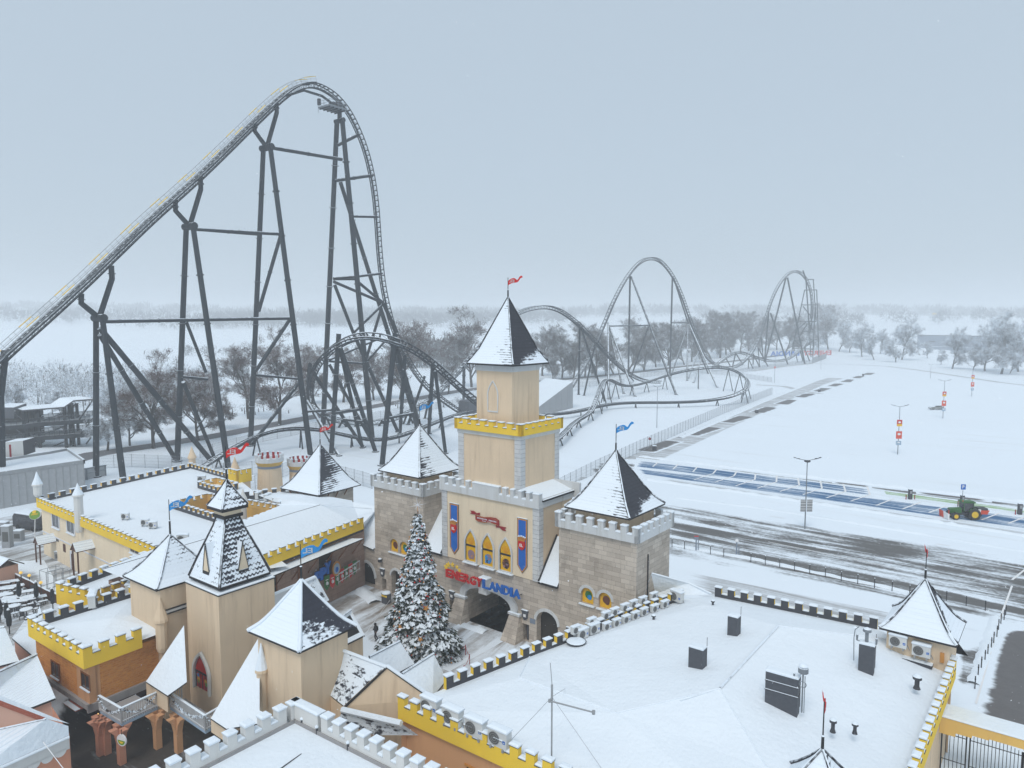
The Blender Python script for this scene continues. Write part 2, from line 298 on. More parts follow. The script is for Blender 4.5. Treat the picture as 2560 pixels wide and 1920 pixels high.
# ================================================================ shared building pieces
CF = Fr(G(960, 1478), 38.4)
FRONT = lambda fr: -fr.d
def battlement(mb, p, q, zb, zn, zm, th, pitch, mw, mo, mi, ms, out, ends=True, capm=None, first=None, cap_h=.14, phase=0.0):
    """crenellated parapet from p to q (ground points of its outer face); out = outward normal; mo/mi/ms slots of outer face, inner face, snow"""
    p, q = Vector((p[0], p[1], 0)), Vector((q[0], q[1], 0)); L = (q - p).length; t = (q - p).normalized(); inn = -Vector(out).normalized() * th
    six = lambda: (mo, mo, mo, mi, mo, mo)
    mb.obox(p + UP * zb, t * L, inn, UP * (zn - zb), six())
    n = max(1, round((L - mw) / pitch)); pt = (L - mw) / n
    for k in range(n + 1):
        s0 = p + t * (k * pt)
        mb.obox(s0 + UP * zn, t * mw, inn, UP * (zm - zn), six())
        if capm is not None: mb.obox(s0 - t * .03 - inn * (.04 / th) + UP * zm, t * (mw + .06), inn * (1 + .08 / th), UP * .04, capm)
        mb.snowcap(s0 + UP * (zm + (.04 if capm is not None else 0)), t * mw, inn, cap_h * random.uniform(.75, 1.2), .04, ms)
        if k < n:
            g0 = s0 + t * mw; gl = pt - mw
            if capm is not None: mb.obox(g0 - inn * (.04 / th) + UP * zn, t * gl, inn * (1 + .08 / th), UP * .03, capm)
            mb.snowcap(g0 + t * .03 + UP * (zn + (.03 if capm is not None else 0)), t * (gl - .06), inn, cap_h * random.uniform(.6, .95), .0, ms)
PROF = [(0, 1), (.06, .9), (.13, .79), (.23, .675), (.36, .55), (.5, .43), (.7, .255), (.88, .1), (1, .004)]
PROF2 = [(0, 1), (.08, .88), (.22, .7), (.5, .45), (.78, .2), (1, .004)]
PROF3 = [(0, 1), (.12, .86), (.3, .66), (.6, .36), (1, .004)]
def bell_roof(mb, fr, ca, cd, ha, hd, z0, z1, prof, slots, hip, fascia, fh=.14, hipr=.1, nu=4, skip=()):
    H = z1 - z0; rings = []
    for t, w in prof: rings.append([fr.P(ca - ha * w, cd - hd * w, z0 + H * t), fr.P(ca + ha * w, cd - hd * w, z0 + H * t), fr.P(ca + ha * w, cd + hd * w, z0 + H * t), fr.P(ca - ha * w, cd + hd * w, z0 + H * t)])
    for sd in range(4):
        for j in range(len(prof) - 1):
            A, B, A2, B2 = rings[j][sd], rings[j][(sd + 1) % 4], rings[j + 1][sd], rings[j + 1][(sd + 1) % 4]
            half = (ha if sd % 2 == 0 else hd); w0, w1 = half * prof[j][1], half * prof[j + 1][1]
            for k in range(nu):
                f0, f1 = k / nu, (k + 1) / nu
                mb.face((A.lerp(B, f0), A.lerp(B, f1), A2.lerp(B2, f1), A2.lerp(B2, f0)), slots[sd],
                        (((f0 * 2 - 1) * w0, prof[j][0]), ((f1 * 2 - 1) * w0, prof[j][0]), ((f1 * 2 - 1) * w1, prof[j + 1][0]), ((f0 * 2 - 1) * w1, prof[j + 1][0])))
    for sd in range(4):
        if sd in skip: continue
        mb.path([g[sd] + UP * .03 for g in rings], [hipr * (1.15 - .5 * t) for t, w in prof], 6, hip)
    c0 = [p - UP * .003 for p in rings[0]]; c1 = [p - UP * fh for p in rings[0]]
    for k in range(4): mb.face((c1[k], c1[(k + 1) % 4], c0[(k + 1) % 4], c0[k]), fascia)
    mb.face(c1[::-1], fascia)
def arch_pts(fr, a0, a1, z0, zs, zc, d=0.0, n=12, pointed=False, sq=1.0):
    c, h = (a0 + a1) / 2, (a1 - a0) / 2; pts = [fr.P(a0, d, z0), fr.P(a1, d, z0)]
    if pointed:
        for k in range(n // 2 + 1):
            x = k / (n // 2); pts.append(fr.P(c + h * (1 - x ** 1.9), d, zs + (zc - zs) * x))
        for k in range(n // 2 - 1, -1, -1):
            x = k / (n // 2); pts.append(fr.P(c - h * (1 - x ** 1.9), d, zs + (zc - zs) * x))
    else:
        for k in range(n + 1):
            t = math.pi * k / n; cx = math.copysign(abs(math.cos(t)) ** sq, math.cos(t)); pts.append(fr.P(c + h * cx, d, zs + (zc - zs) * math.sin(t) ** sq))
    return pts
def strip(mb, pts, off, mi, close=False):            # ribbon between a line of points and the same line moved by off
    n = len(pts)
    for k in range(n if close else n - 1): mb.face((pts[k], pts[(k + 1) % n], pts[(k + 1) % n] + off, pts[k] + off), mi)
def arch_band(mb, pts, cen, w, off, mi):             # flat band of width w round an opening, standing proud by off
    o = [p + ((p - cen).normalized() * w) for p in pts]; n = len(pts)
    for k in range(n - 1):
        mb.face((pts[k] + off, pts[k + 1] + off, o[k + 1] + off, o[k] + off), mi); mb.face((o[k], o[k] + off, o[k + 1] + off, o[k + 1]), mi); mb.face((pts[k + 1], pts[k + 1] + off, pts[k] + off, pts[k]), mi)
    mb.face((pts[0], pts[0] + off, o[0] + off, o[0]), mi); mb.face((pts[-1], o[-1], o[-1] + off, pts[-1] + off), mi)
def window(parent, fr, a0, a1, z0, z1, d=0.0, fw=.16, proud=.07, pane='glass', frame='frame', right=False, mull=True, sill=True):
    """window lying on a front wall (or, right=True, on the wall facing +a at a=d, spanning depths a0..a1)"""
    def bx(mb, u0, u1, w0, w1, zz0, zz1, mi):
        if right: mb.box(fr, d + w0, d + w1, u0, u1, zz0, zz1, mi)
        else: mb.box(fr, u0, u1, d - w1, d - w0, zz0, zz1, mi)
    mb = MB(pane); bx(mb, a0, a1, 0.004, .02, z0, z1, 0)
    w = mb.build('window', parent)
    mb = MB(frame, 'snow')
    bx(mb, a0 - fw, a0, 0, proud, z0 - fw, z1 + fw, 0); bx(mb, a1, a1 + fw, 0, proud, z0 - fw, z1 + fw, 0); bx(mb, a0, a1, 0, proud, z1, z1 + fw, 0); bx(mb, a0, a1, 0, proud, z0 - fw, z0, 0)
    if mull: c = (a0 + a1) / 2; bx(mb, c - .03, c + .03, .021, .045, z0, z1, 0)
    if sill: bx(mb, a0 - fw, a1 + fw, proud + .001, proud + .12, z0 - fw, z0 - fw + .08, 1)
    mb.build('frame', w); return w
FLAG_OUT = [(0, .29), (.1, .4), (.22, .47), (.36, .515), (.48, .5), (.57, .42), (.64, .38), (.7, .45), (.77, .57), (.84, .655), (.9, .69), (1, .64), (.93, .6), (1, .55), (.9, .53), (.84, .47), (.77, .36), (.69, .26), (.62, .22), (.53, .2), (.38, .185), (.22, .145), (.1, .08), (0, 0)]
def flag(base, z_pole, L, cloth, wind, label, sleeve=.8, group='pennant flags on the spires'):
    base = Vector(base); t = thing('flag', base, label, 'flag', group); w = Vector((math.cos(R(wind)), math.sin(R(wind)), 0)); n = w.cross(UP)
    mb = MB('black', 'snow'); mb.tube(base - UP * .3, base + UP * sleeve, .085, .075, 8); mb.tube(base + UP * sleeve, base + UP * z_pole, .04, .03, 6); mb.tube(base + UP * sleeve, base + UP * (sleeve + .06), .1, .05, 8, 1); mb.build('pole', t)
    mb = MB(cloth, 'white_paint', 'snow'); o = base + UP * (z_pole - .56 * L)
    bow = lambda x: n * (.07 * L * math.sin(x * 5.2))
    half = len(FLAG_OUT) // 2; N = len(FLAG_OUT); top = FLAG_OUT[:12]; bot = FLAG_OUT[12:][::-1]
    pt = lambda u, side: o + w * (u[0] * L) + UP * (u[1] * L) + bow(u[0]) + n * side
    for side in (.012, -.012):
        for k in range(11):
            q = (pt(bot[k], side), pt(bot[k + 1], side), pt(top[k + 1], side), pt(top[k], side)); mb.face(q if side > 0 else q[::-1], 0)
    ring = [(pt(u, .012), pt(u, -.012)) for u in FLAG_OUT]
    for k in range(N): mb.face((ring[k][0], ring[k][1], ring[(k + 1) % N][1], ring[(k + 1) % N][0]), 2 if k in (2, 3, 8, 9) else 0)
    for sgn, x0 in ((1, .06), (-1, .44)):
        nn = n * sgn * -1; vs0 = len(mb.v); put_text(mb, 'EL', o + w * (x0 * L) + UP * (.19 * L), w * sgn, UP, 1, .03, .004, .36 * L, .2 * L)
        for i in range(vs0, len(mb.v)):
            x = (mb.v[i] - o).dot(w) / L; q = mb.v[i] - n * (mb.v[i] - o).dot(n); mb.v[i] = q + bow(x) + n * (-.02 * (-1 if sgn < 0 else 1)) + UP * (.03 * L * math.sin(x * 6))
    mb.build('cloth', t); return t
# ================================================================ the castle gatehouse
RM_SP_F = roof_mat('spire_slope_lined', .98, .12, -.13, .42, .27, nscale=.7, amp=1.0); RM_BARE = roof_mat('spire_slope_bare', -.62, 0, .02, .1, .27)
RM_BARE2 = roof_mat('slope_bare_snow_foot', -1.75, 2.5, .1, .08, .3, nscale=.6, amp=.7); RM_SNOW = roof_mat('slope_snowed', 1.05, .15, -.06, .28, .3); RM_HALF = roof_mat('slope_half_snowed', .8, .35, .24, .35, .3, nscale=.45)
RM_LEFT = roof_mat('slope_full_snow', 1.25, .1, -.02, .25, .3)
RM_SHARE = [RM_SP_F, RM_BARE2, RM_SNOW, RM_SNOW]
castle = thing('castle_gatehouse', CF.P(15.7, 0), 'stone and cream castle gatehouse with a tall spire rising behind the Christmas tree', 'castle')
def build_castle():
    f = CF; F = -f.d
    # --- stone front with its openings
    holes = [arch_pts(f, -4.4, -1.5, .02, 1.15, 2.75), arch_pts(f, 1.3, 2.85, .02, 2.15, 2.95), arch_pts(f, 12.75, 18.8, .02, 2.6, 4.0, n=16, sq=.85), arch_pts(f, 21.75, 24.2, .02, 2.45, 3.6),
             [f.P(-.35, 0, .02), f.P(.42, 0, .02), f.P(.42, 0, 1.5), f.P(-.35, 0, 1.5)], [f.P(10.35, 0, .02), f.P(11.1, 0, .02), f.P(11.1, 0, 1.6), f.P(10.35, 0, 1.6)], [f.P(20.05, 0, .02), f.P(20.85, 0, .02), f.P(20.85, 0, 1.7), f.P(20.05, 0, 1.7)],
             arch_pts(f, 7.2, 8.9, .02, 2.15, 3.0)]
    wins = [(1.15, 2.45, 5.0), (2.75, 4.05, 5.0), (26.75, 28.05, 5.5), (28.6, 29.9, 5.5)]
    holes += [arch_pts(f, a, b, z, z + .85, z + 1.5, n=10) for a, b, z in wins]
    out = [f.P(a, 0, z) for a, z in ((-5.2, -.2), (32.3, -.2), (32.3, 12.15), (24.28, 12.15), (24.28, 6.27), (6.55, 6.27), (6.55, 12.15), (-1.4, 12.15), (-1.4, 4.75), (-5.2, 4.75))]
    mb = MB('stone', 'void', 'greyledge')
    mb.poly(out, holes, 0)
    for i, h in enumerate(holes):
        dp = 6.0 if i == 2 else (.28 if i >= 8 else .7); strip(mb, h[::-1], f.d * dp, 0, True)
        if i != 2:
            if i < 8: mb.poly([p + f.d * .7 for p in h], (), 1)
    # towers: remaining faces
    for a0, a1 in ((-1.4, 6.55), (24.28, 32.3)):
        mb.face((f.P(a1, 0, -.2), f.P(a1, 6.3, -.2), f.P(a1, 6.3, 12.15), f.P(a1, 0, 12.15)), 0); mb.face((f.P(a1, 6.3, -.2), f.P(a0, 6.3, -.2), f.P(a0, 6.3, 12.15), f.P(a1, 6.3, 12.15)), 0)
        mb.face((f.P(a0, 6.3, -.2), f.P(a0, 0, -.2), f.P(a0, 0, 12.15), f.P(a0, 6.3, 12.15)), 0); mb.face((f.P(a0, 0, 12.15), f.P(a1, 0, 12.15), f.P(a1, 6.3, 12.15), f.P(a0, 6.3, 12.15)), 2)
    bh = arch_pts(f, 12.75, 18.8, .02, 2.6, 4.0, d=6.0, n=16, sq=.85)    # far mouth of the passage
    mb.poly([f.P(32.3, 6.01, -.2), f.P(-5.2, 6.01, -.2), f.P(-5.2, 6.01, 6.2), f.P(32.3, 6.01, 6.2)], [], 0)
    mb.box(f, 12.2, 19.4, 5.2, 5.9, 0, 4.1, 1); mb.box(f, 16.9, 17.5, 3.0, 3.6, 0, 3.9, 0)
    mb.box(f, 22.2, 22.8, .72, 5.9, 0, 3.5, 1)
    mb.build('wall', castle)
    # --- trim round the arches, pillars, keystone
    for h, w, pr in ((holes[2], .75, .28), (holes[3], .3, .1), (holes[0], .3, .12), (holes[1], .25, .1), (holes[7], .25, .1)):
        mb = MB('white'); hp = h[2:]; c = (hp[0] + hp[-1]) / 2; c = Vector((c.x, c.y, c.z - .6)); arch_band(mb, hp, c, w, F * pr, 0); mb.build('arch_trim', castle)
    mb = MB('white', 'stone', 'snow')
    for h in holes[10:12]: hp = h[2:]; c = (hp[0] + hp[-1]) / 2; arch_band(mb, hp, c, .26, F * .07, 0)
    for a, b, z in wins: mb.box(f, a - .15, b + .15, -.2, 0, z - .14, z - .02, 2)
    mb.build('window_trim', castle)
    for a0, a1 in ((11.55, 12.85), (18.7, 19.9)):
        mb = MB('white', 'stone', 'snow')
        b0 = [f.P(a0 - .3, -1.5, -.1), f.P(a1 + .35, -1.5, -.1), f.P(a1 + .35, -.001, -.1), f.P(a0 - .3, -.001, -.1)]; t0 = [f.P(a0, -.35, 2.4), f.P(a1, -.35, 2.4), f.P(a1, -.001, 2.4), f.P(a0, -.001, 2.4)]
        for k in range(4): mb.face((b0[k], b0[(k + 1) % 4], t0[(k + 1) % 4], t0[k]), 1)
        mb.box(f, a0 - .12, a1 + .1, -.48, 0, 2.4, 2.6, 0); mb.snowcap(f.P(a0 - .1, -.48, 2.6), f.v * (a1 - a0 + .2), f.d * .3, .08, .0, 2); mb.build('pier', castle)
    mb = MB('white', 'stone', 'snow'); mb.box(f, 15.05, 16.1, -.75, 0, 3.7, 5.25, 0); mb.snowcap(f.P(15.05, -.75, 5.25), f.v * 1.05, f.d * .75, .16, .03, 2); mb.build('keystone', castle)
    # --- tower parapets
    for a0, a1 in ((-1.4, 6.55), (24.28, 32.3)):
        mb = MB('white', 'white', 'snow', 'white'); o = .28; P = [f.P(a0 - o, -o), f.P(a1 + o, -o), f.P(a1 + o, 6.3 + o), f.P(a0 - o, 6.3 + o)]
        for k, outd in ((0, F), (1, f.v), (2, f.d), (3, -f.v)): battlement(mb, P[k], P[(k + 1) % 4], 12.1, 12.75, 13.4, .38, 1.13, .58, 0, 1, 2, outd, capm=3)
        mb.build('battlement', castle)
    for ca, mats in ((2.85, [RM_LEFT, RM_HALF, RM_SNOW, RM_SNOW]), (28.3, [RM_SP_F, RM_BARE2, RM_SNOW, RM_SNOW])):
        mb = MB('cream'); mb.box(f, ca - 2.6, ca + 2.6, .6, 5.8, 12.1, 14.05, 0); mb.build('tower_drum', castle)
        mb = MB(*mats, 'hipcap', 'black'); bell_roof(mb, f, ca, 3.2, 3.35, 3.35, 14.1, 19.2, PROF, (0, 1, 2, 3), 4, 5); mb.build('roof', castle)
    # --- cream centre block
    mb = MB('cream2', 'cream'); A0, A1 = 9.5, 22.05
    mb.box(f, A0, A1, -.06, 5.5, 6.27, 13.5, (1, 1, 0, 1, 1, 1)); mb.build('centre_block', castle)
    for a in (A0 - .05, A1 - .7): mb = MB('quoin'); mb.box(f, a, a + .75, -.14, .55, 6.27, 13.38, 0); mb.build('quoin', castle)
    mb = MB('white', 'snow'); zb, zn, zm = 13.36, 14.0, 14.72
    mb.box(f, A0 - .2, A1 + .12, -.3, .25, zb, zn, 0)
    for a, b in ((9.3, 10.04), (10.6, 11.1), (11.3 + .35, 12.46 - .35), (12.95, 13.4), (13.86, 17.32), (17.75, 18.27), (18.74, 19.14), (19.71, 20.11), (20.64, 21.07), (21.45, 22.17)):
        mb.box(f, a, b, -.3, .25, zn, zm, 0); mb.snowcap(f.P(a, -.3, zm), f.v * (b - a), f.d * .55, .13, .03, 1)
    mb.snowcap(f.P(9.4, -.26, zn), f.v * 12.6, f.d * .48, .12, .0, 1); mb.box(f, 21.7, 22.17, .25, 5.5, zb, zn + .2, 0)
    mb.build('battlement', castle)
    mb = MB('roofsnow', 'black', 'white')             # snowed pent roof beside the tall tower, rear parapet
    mb.face((f.P(22.3, .25, 14.12), f.P(22.3, 5.5, 14.12), f.P(19.5, 5.5, 14.95), f.P(19.5, .25, 14.95)), 0); mb.face((f.P(9.4, .25, 14.1), f.P(12, .25, 14.5), f.P(12, 5.5, 14.5), f.P(9.4, 5.5, 14.1)), 0)
    mb.box(f, 22.17, 22.32, .25, 5.5, 13.95, 14.1, 1); mb.box(f, 19.7, 22.9, 5.5, 5.8, 13.4, 14.9, 2)
    mb.build('pent_roof', castle)
    # --- snowed lean-to roofs between the towers and the centre block, and beside the left tower
    for a0, a1, z1 in ((6.57, 9.44, 10.1), (22.07, 24.26, 10.1)):
        mb = MB('roofsnow', 'black', 'cream')
        mb.face((f.P(a0, -.25, 6.4), f.P(a1, -.25, 6.4), f.P(a1, 2.75, z1), f.P(a0, 2.75, z1)), 0); mb.box(f, a0, a1, -.28, -.02, 6.2, 6.36, 1); mb.box(f, a0, a1, 2.75, 2.9, 6, z1, 2)
        mb.obox(f.P(a0 if a0 > 20 else a1 - .16, -.25, 6.45), f.v * .16, f.d * 3.0 + UP * 3.7, UP * .1, 1); mb.build('lean_to_roof', castle)
    mb = MB('roofsnow', 'black')
    mb.face((f.P(-4.6, -.3, 5.0), f.P(-1.42, -.3, 4.7), f.P(-1.42, 3.4, 8.7), f.P(-4.6, 3.4, 8.4)), 0); mb.obox(f.P(-4.6, -.3, 4.86), f.v * 3.18 - UP * .3, f.d * .12, UP * .13, 1)
    mb.build('lean_to_roof', castle)
    # --- tall tower
    a0, a1, d0, d1 = 11.75, 19.7, .1, 6.45
    mb = MB('cream'); mb.box(f, a0, a1, d0, d1, 13.4, 19.75, 0); mb.build('tall_tower', castle)
    for a, d in ((a0 - .06, d0 - .06), (a1 - .69, d0 - .06), (a1 - .69, d1 - .69), (a0 - .06, d1 - .69)): mb = MB('quoin'); mb.box(f, a, a + .75, d, d + .75, 13.45, 19.6, 0); mb.build('quoin', castle)
    mb = MB('white'); mb.box(f, a0 - .12, a1 + .12, d0 - .12, d1 + .12, 19.6, 20.02, 0); mb.build('cornice', castle)
    mb = MB('yellow', 'yellow', 'snow', 'capmetal'); o = .38; P = [f.P(a0 - o + .1, d0 - o), f.P(a1 + o, d0 - o), f.P(a1 + o, d1 + o - .1), f.P(a0 - o + .1, d1 + o - .1)]
    for k, outd in ((0, F), (1, f.v), (2, f.d), (3, -f.v)): battlement(mb, P[k], P[(k + 1) % 4], 20.02, 20.62, 21.1, .4, 1.15, .62, 0, 1, 2, outd, capm=3, cap_h=.1)
    mb.box(f, a0, a1, d0, d1, 20.1, 20.3, 2); mb.build('battlement', castle)
    b0, b1, e0, e1 = 13.4, 17.95, 1.0, 5.45
    mb = MB('cream', 'white'); mb.box(f, b0, b1, e0, e1, 20.2, 26.1, 0); mb.box(f, b0 - .04, b1 + .04, e0 - .04, e1 + .04, 25.95, 26.7, 1); mb.build('upper_tower', castle)
    mb = MB('white', 'cream'); h = arch_pts(f, 14.95, 16.15, 22.0, 23.6, 24.9, d=e0, pointed=True); c = f.P(15.55, e0, 23.2); arch_band(mb, h + [h[0]], c, .14, F * .08, 0); mb.build('blind_window', castle)
    mb = MB(RM_SP_F, RM_BARE2, RM_SNOW, RM_SNOW, 'hipcap', 'black'); bell_roof(mb, f, 15.68, 3.22, 2.98, 2.95, 26.72, 33.3, PROF2, (0, 1, 2, 3), 4, 5, .16, .09); mb.build('spire', castle)
    # --- three gothic windows with stained panes
    for ca, art in ((13.5, 'mauve'), (15.77, 'skyblue'), (18.05, 'brown')):
        mb = MB('yellowglass', 'black', art, 'amber', 'mauve'); h = arch_pts(f, ca - .72, ca + .72, 6.5, 8.3, 9.7, d=-.08, pointed=True); mb.poly(h, (), 0)
        mb.box(f, ca - .72, ca + .72, -.12, -.085, 8.02, 8.2, 1); mb.box(f, ca - .74, ca - .66, -.12, -.085, 6.5, 8.9, 1)
        for k in range(5): x = (k - 2) * .22; mb.face((f.P(ca - .04 + x * .3, -.1, 8.25), f.P(ca + .04 + x * .3, -.1, 8.25), f.P(ca + .05 + x * 1.2, -.1, 9.0 - abs(x) * .4), f.P(ca - .05 + x * 1.2, -.1, 9.0 - abs(x) * .4)), 3)
        rr = random.Random(int(ca * 10))                # abstract patch of glass in the colours of the original picture
        for k, (dx, dz, w, hh, mi) in enumerate([(0, 7.2, .46, .5, 2)] + [(rr.uniform(-.3, .3), 7.2 + rr.uniform(-.38, .4), rr.uniform(.1, .22), rr.uniform(.1, .2), rr.choice((1, 2, 4, 4, 3, 2))) for _ in range(11)]):
            mb.poly([f.P(ca + dx + w * math.cos(t * .6283) * rr.uniform(.85, 1.1), -.1 - .003 * k, dz + hh * math.sin(t * .6283) * rr.uniform(.85, 1.1)) for t in range(10)], (), mi)
        w = mb.build('stained_window', castle)
        mb = MB('white', 'snow'); arch_band(mb, h + [h[0]], f.P(ca, -.08, 7.6), .2, F * .16, 0); mb.box(f, ca - .95, ca + .95, -.42, -.06, 6.26, 6.36, 1); mb.build('frame', w)
    for a, b, z in wins:
        mb = MB('yellowglass', 'brown' if a in (1.15, 28.6) else 'green', 'skyblue' if a not in (1.15, 28.6) else 'brown'); mb.poly(arch_pts(f, a, b, z, z + .85, z + 1.5, n=10, d=.24), (), 0)
        for k, (dx, dz, r, mi) in enumerate(((0, .75, .38, 1), (.1, .55, .24, 2), (-.12, .9, .2, 1))): mb.poly([f.P((a + b) / 2 + dx + r * math.cos(t * .6283), .22 - .006 * k, z + dz + r * math.sin(t * .6283)) for t in range(10)], (), mi)
        mb.build('stained_window', castle)
    # --- shields over the doors, blue notice, drain pipe
    for a, z in ((-.14, 2.05), (10.75, 2.05), (20.4, 2.5), (25.6, 2.2)):
        mb = MB('slategrey', 'white_paint', 'snow'); s = [(-.36, .6), (.36, .6), (.42, .45), (.3, .3), (.34, 0), (.22, -.25), (0, -.36), (-.22, -.25), (-.34, 0), (-.3, .3), (-.42, .45)]
        mb.prism([f.P(a + x, -.02, z + y) for x, y in s], F * .12, 0); mb.box(f, a - .15, a + .15, -.17, -.145, z - .05, z + .22, 1); mb.snowcap(f.P(a - .36, -.2, z + .6), f.v * .72, f.d * .2, .08, 0, 2); mb.build('shield', castle)
    mb = MB('warehouse'); mb.box(f, 20.98, 21.6, -.06, 0, 2.0, 2.45, 0); mb.build('notice_board', castle)
    mb = MB('black'); mb.tube(f.P(32.36, 2.0, 4.5), f.P(32.36, 2.0, 10.6), .06, n=6); mb.build('drainpipe', castle)
    mb = MB('black', 'snow', 'white_paint'); p = f.P(-.2, -.35, 3.7); mb.lathe(p, [(.05, -.25), (.22, -.2), (.25, 0), (.2, .15)], 10, 0); mb.lathe(p + UP * .15, [(.22, 0), (.15, .1), (.02, .14)], 10, 1); mb.tube(f.P(-.2, 0, 3.75), p, .05); mb.build('wall_lamp', castle)
k_ = dusted('ridge_tiles', (.03, .03, .035), .25, .6, .7, .9, 2.2); M['hipcap'] = k_
build_castle()
def banner(a0, a1, label):
    f = CF; c = (a0 + a1) / 2; t = thing('banner', f.P(c, -.1, 6.7), label, 'banner', 'long banners on the gatehouse')
    def sh(g, d): return [f.P(a0 + g, d, 12.1 - g), f.P(a0 + g, d, 7.45 + g * .3), f.P(c, d, 6.7 + g * 1.3), f.P(a1 - g, d, 7.45 + g * .3), f.P(a1 - g, d, 12.1 - g)]
    mb = MB('gold', 'blue', 'slategrey', 'snow'); mb.prism(sh(0, -.07), -f.d * .06, 2); mb.prism(sh(.05, -.131), -f.d * .01, 0); mb.prism(sh(.17, -.142), -f.d * .01, 1); mb.snowcap(f.P(a0, -.15, 12.1), f.v * (a1 - a0), f.d * .08, .06, 0, 3); mb.build('cloth', t)
    mb = MB('red', 'white_paint', 'gold', 'snow'); z = 9.5; s = [(-.4, .38), (0, .48), (.4, .38), (.42, 0), (.28, -.32), (0, -.5), (-.28, -.32), (-.42, 0)]
    mb.prism([f.P(c + x, -.16, z + y) for x, y in s], -f.d * .1, 0); put_text(mb, 'EL', f.P(c - .22, -.265, z - .14), f.v, UP, 1, .03, .008, .42, .28)
    for k in range(5): x = (k - 2) * .2; mb.tube(f.P(c + x * .75, -.2, z + .48), f.P(c + x, -.2, z + .82 - abs(x) * .2), .06, .09, 6, 2); mb.lathe(f.P(c + x, -.2, z + .82 - abs(x) * .2), [(.02, 0), (.1, .07), (.02, .15)], 6, 3)
    mb.box(f, c - .35, c + .35, -.27, -.16, z + .42, z + .52, 2); mb.build('emblem', t)
banner(10.57, 11.82, 'blue gold-edged banner with red shield left of the three pointed windows'); banner(19.48, 20.7, 'blue gold-edged banner with red shield right of the three pointed windows')
def ribbon_sign():
    f = CF; t = thing('ribbon_sign', f.P(15.7, -.1, 10.9), 'dark red scroll-shaped sign with small white lettering high on the cream wall', 'sign')
    mb = MB('darkred', 'gold'); P = lambda x, z, d=-.2: f.P(x, d, z)
    mb.prism([P(14.25, 10.98), P(14.6, 10.86), P(15.3, 10.86), P(16.2, 11.02), P(16.9, 11.0), P(17.3, 10.85), P(17.3, 11.42), P(16.9, 11.6), P(16.2, 11.58), P(15.3, 11.42), P(14.6, 11.42), P(14.25, 11.5)], -f.d * .07, 0)
    mb.prism([P(14.3, 11.5, -.1), P(14.75, 11.5, -.1), P(14.7, 11.75, -.1), P(14.3, 11.62, -.1), P(13.9, 11.8, -.1), P(13.45, 11.75, -.1), P(13.65, 11.6, -.1), P(13.4, 11.45, -.1), P(13.9, 11.45, -.1)], -f.d * .06, 0)
    mb.prism([P(17.25, 10.85, -.1), P(16.8, 10.9, -.1), P(16.85, 10.62, -.1), P(17.3, 10.7, -.1), P(17.65, 10.5, -.1), P(18.1, 10.5, -.1), P(17.9, 10.68, -.1), P(18.15, 10.85, -.1), P(17.65, 10.85, -.1)], -f.d * .06, 0)
    for q in ((14.3, 11.46, 15.3, 11.38), (15.3, 11.38, 16.2, 11.53), (16.2, 11.53, 17.2, 11.42), (14.3, 11.0, 15.3, 10.9), (15.3, 10.9, 16.2, 11.06), (16.2, 11.06, 17.2, 10.92)): mb.tube(P(q[0], q[1], -.275), P(q[2], q[3], -.275), .018, n=4, mi=1)
    mb.build('board', t)
    mb = MB('frame'); [mb.box(f, 14.5 + .17 * q, 14.6 + .17 * q, -.285, -.275, 11.16 + .01 * (q % 2), 11.3, 0) for q in range(15) if q != 8]; [mb.box(f, 15.2 + .13 * q, 15.28 + .13 * q, -.285, -.275, 11.0, 11.07, 0) for q in range(9) if q != 4]; mb.build('lettering', t)
ribbon_sign()
def park_sign():
    f = CF; t = thing('name_sign', f.P(15.5, -.5, 4.5), 'red and blue raised letters spelling the park name over the main arch', 'sign')
    x = 10.75
    for word, mat, x1 in (('ENERGY', 'red', 15.75), ('LANDIA', 'blue', 20.5)):
        n = len(word); ws = [1.0 if c not in 'I' else .45 for c in word]; k = (x1 - x) / sum(ws)
        for c, w in zip(word, ws):
            mb = MB(mat, 'snow'); put_text(mb, c, f.P(x + .03, -.95, 4.5), f.v, UP, 0, .022, .1, k * w - .07, .86)
            mb.build('letter', t); x += k * w
    mb = MB('yellow', 'snow')
    for k in range(5):
        a = math.pi * (.95 - .22 * k); c = f.P(11.75 + .95 * math.cos(a), -.9, 5.45 + .5 * math.sin(a)); r = .34 - .035 * k
        mb.prism([c + (f.v * math.cos(q * math.pi / 5 + .3) + UP * math.sin(q * math.pi / 5 + .3)) * (r if q % 2 == 0 else r * .45) for q in range(10)], -f.d * .12, 0)
    mb.build('stars', t)
    mb = MB('black'); [mb.tube(f.P(a, -.8, 4.6), f.P(a, 0, 4.6), .04, n=5) for a in (11, 13, 17.5, 20)]; mb.build('brackets', t)
park_sign()
flag(CF.P(15.68, 3.22, 33.2), 2.05, 1.45, 'redflag', -3, 'red EL pennant on the tip of the tallest spire')
flag(CF.P(2.85, 3.2, 19.1), 2.5, 1.6, 'skyblue', 0, 'blue EL pennant on the left stone tower beside the tall spire')
flag(CF.P(28.3, 3.2, 19.1), 2.5, 1.6, 'skyblue', 0, 'blue EL pennant on the right stone tower above the car park')
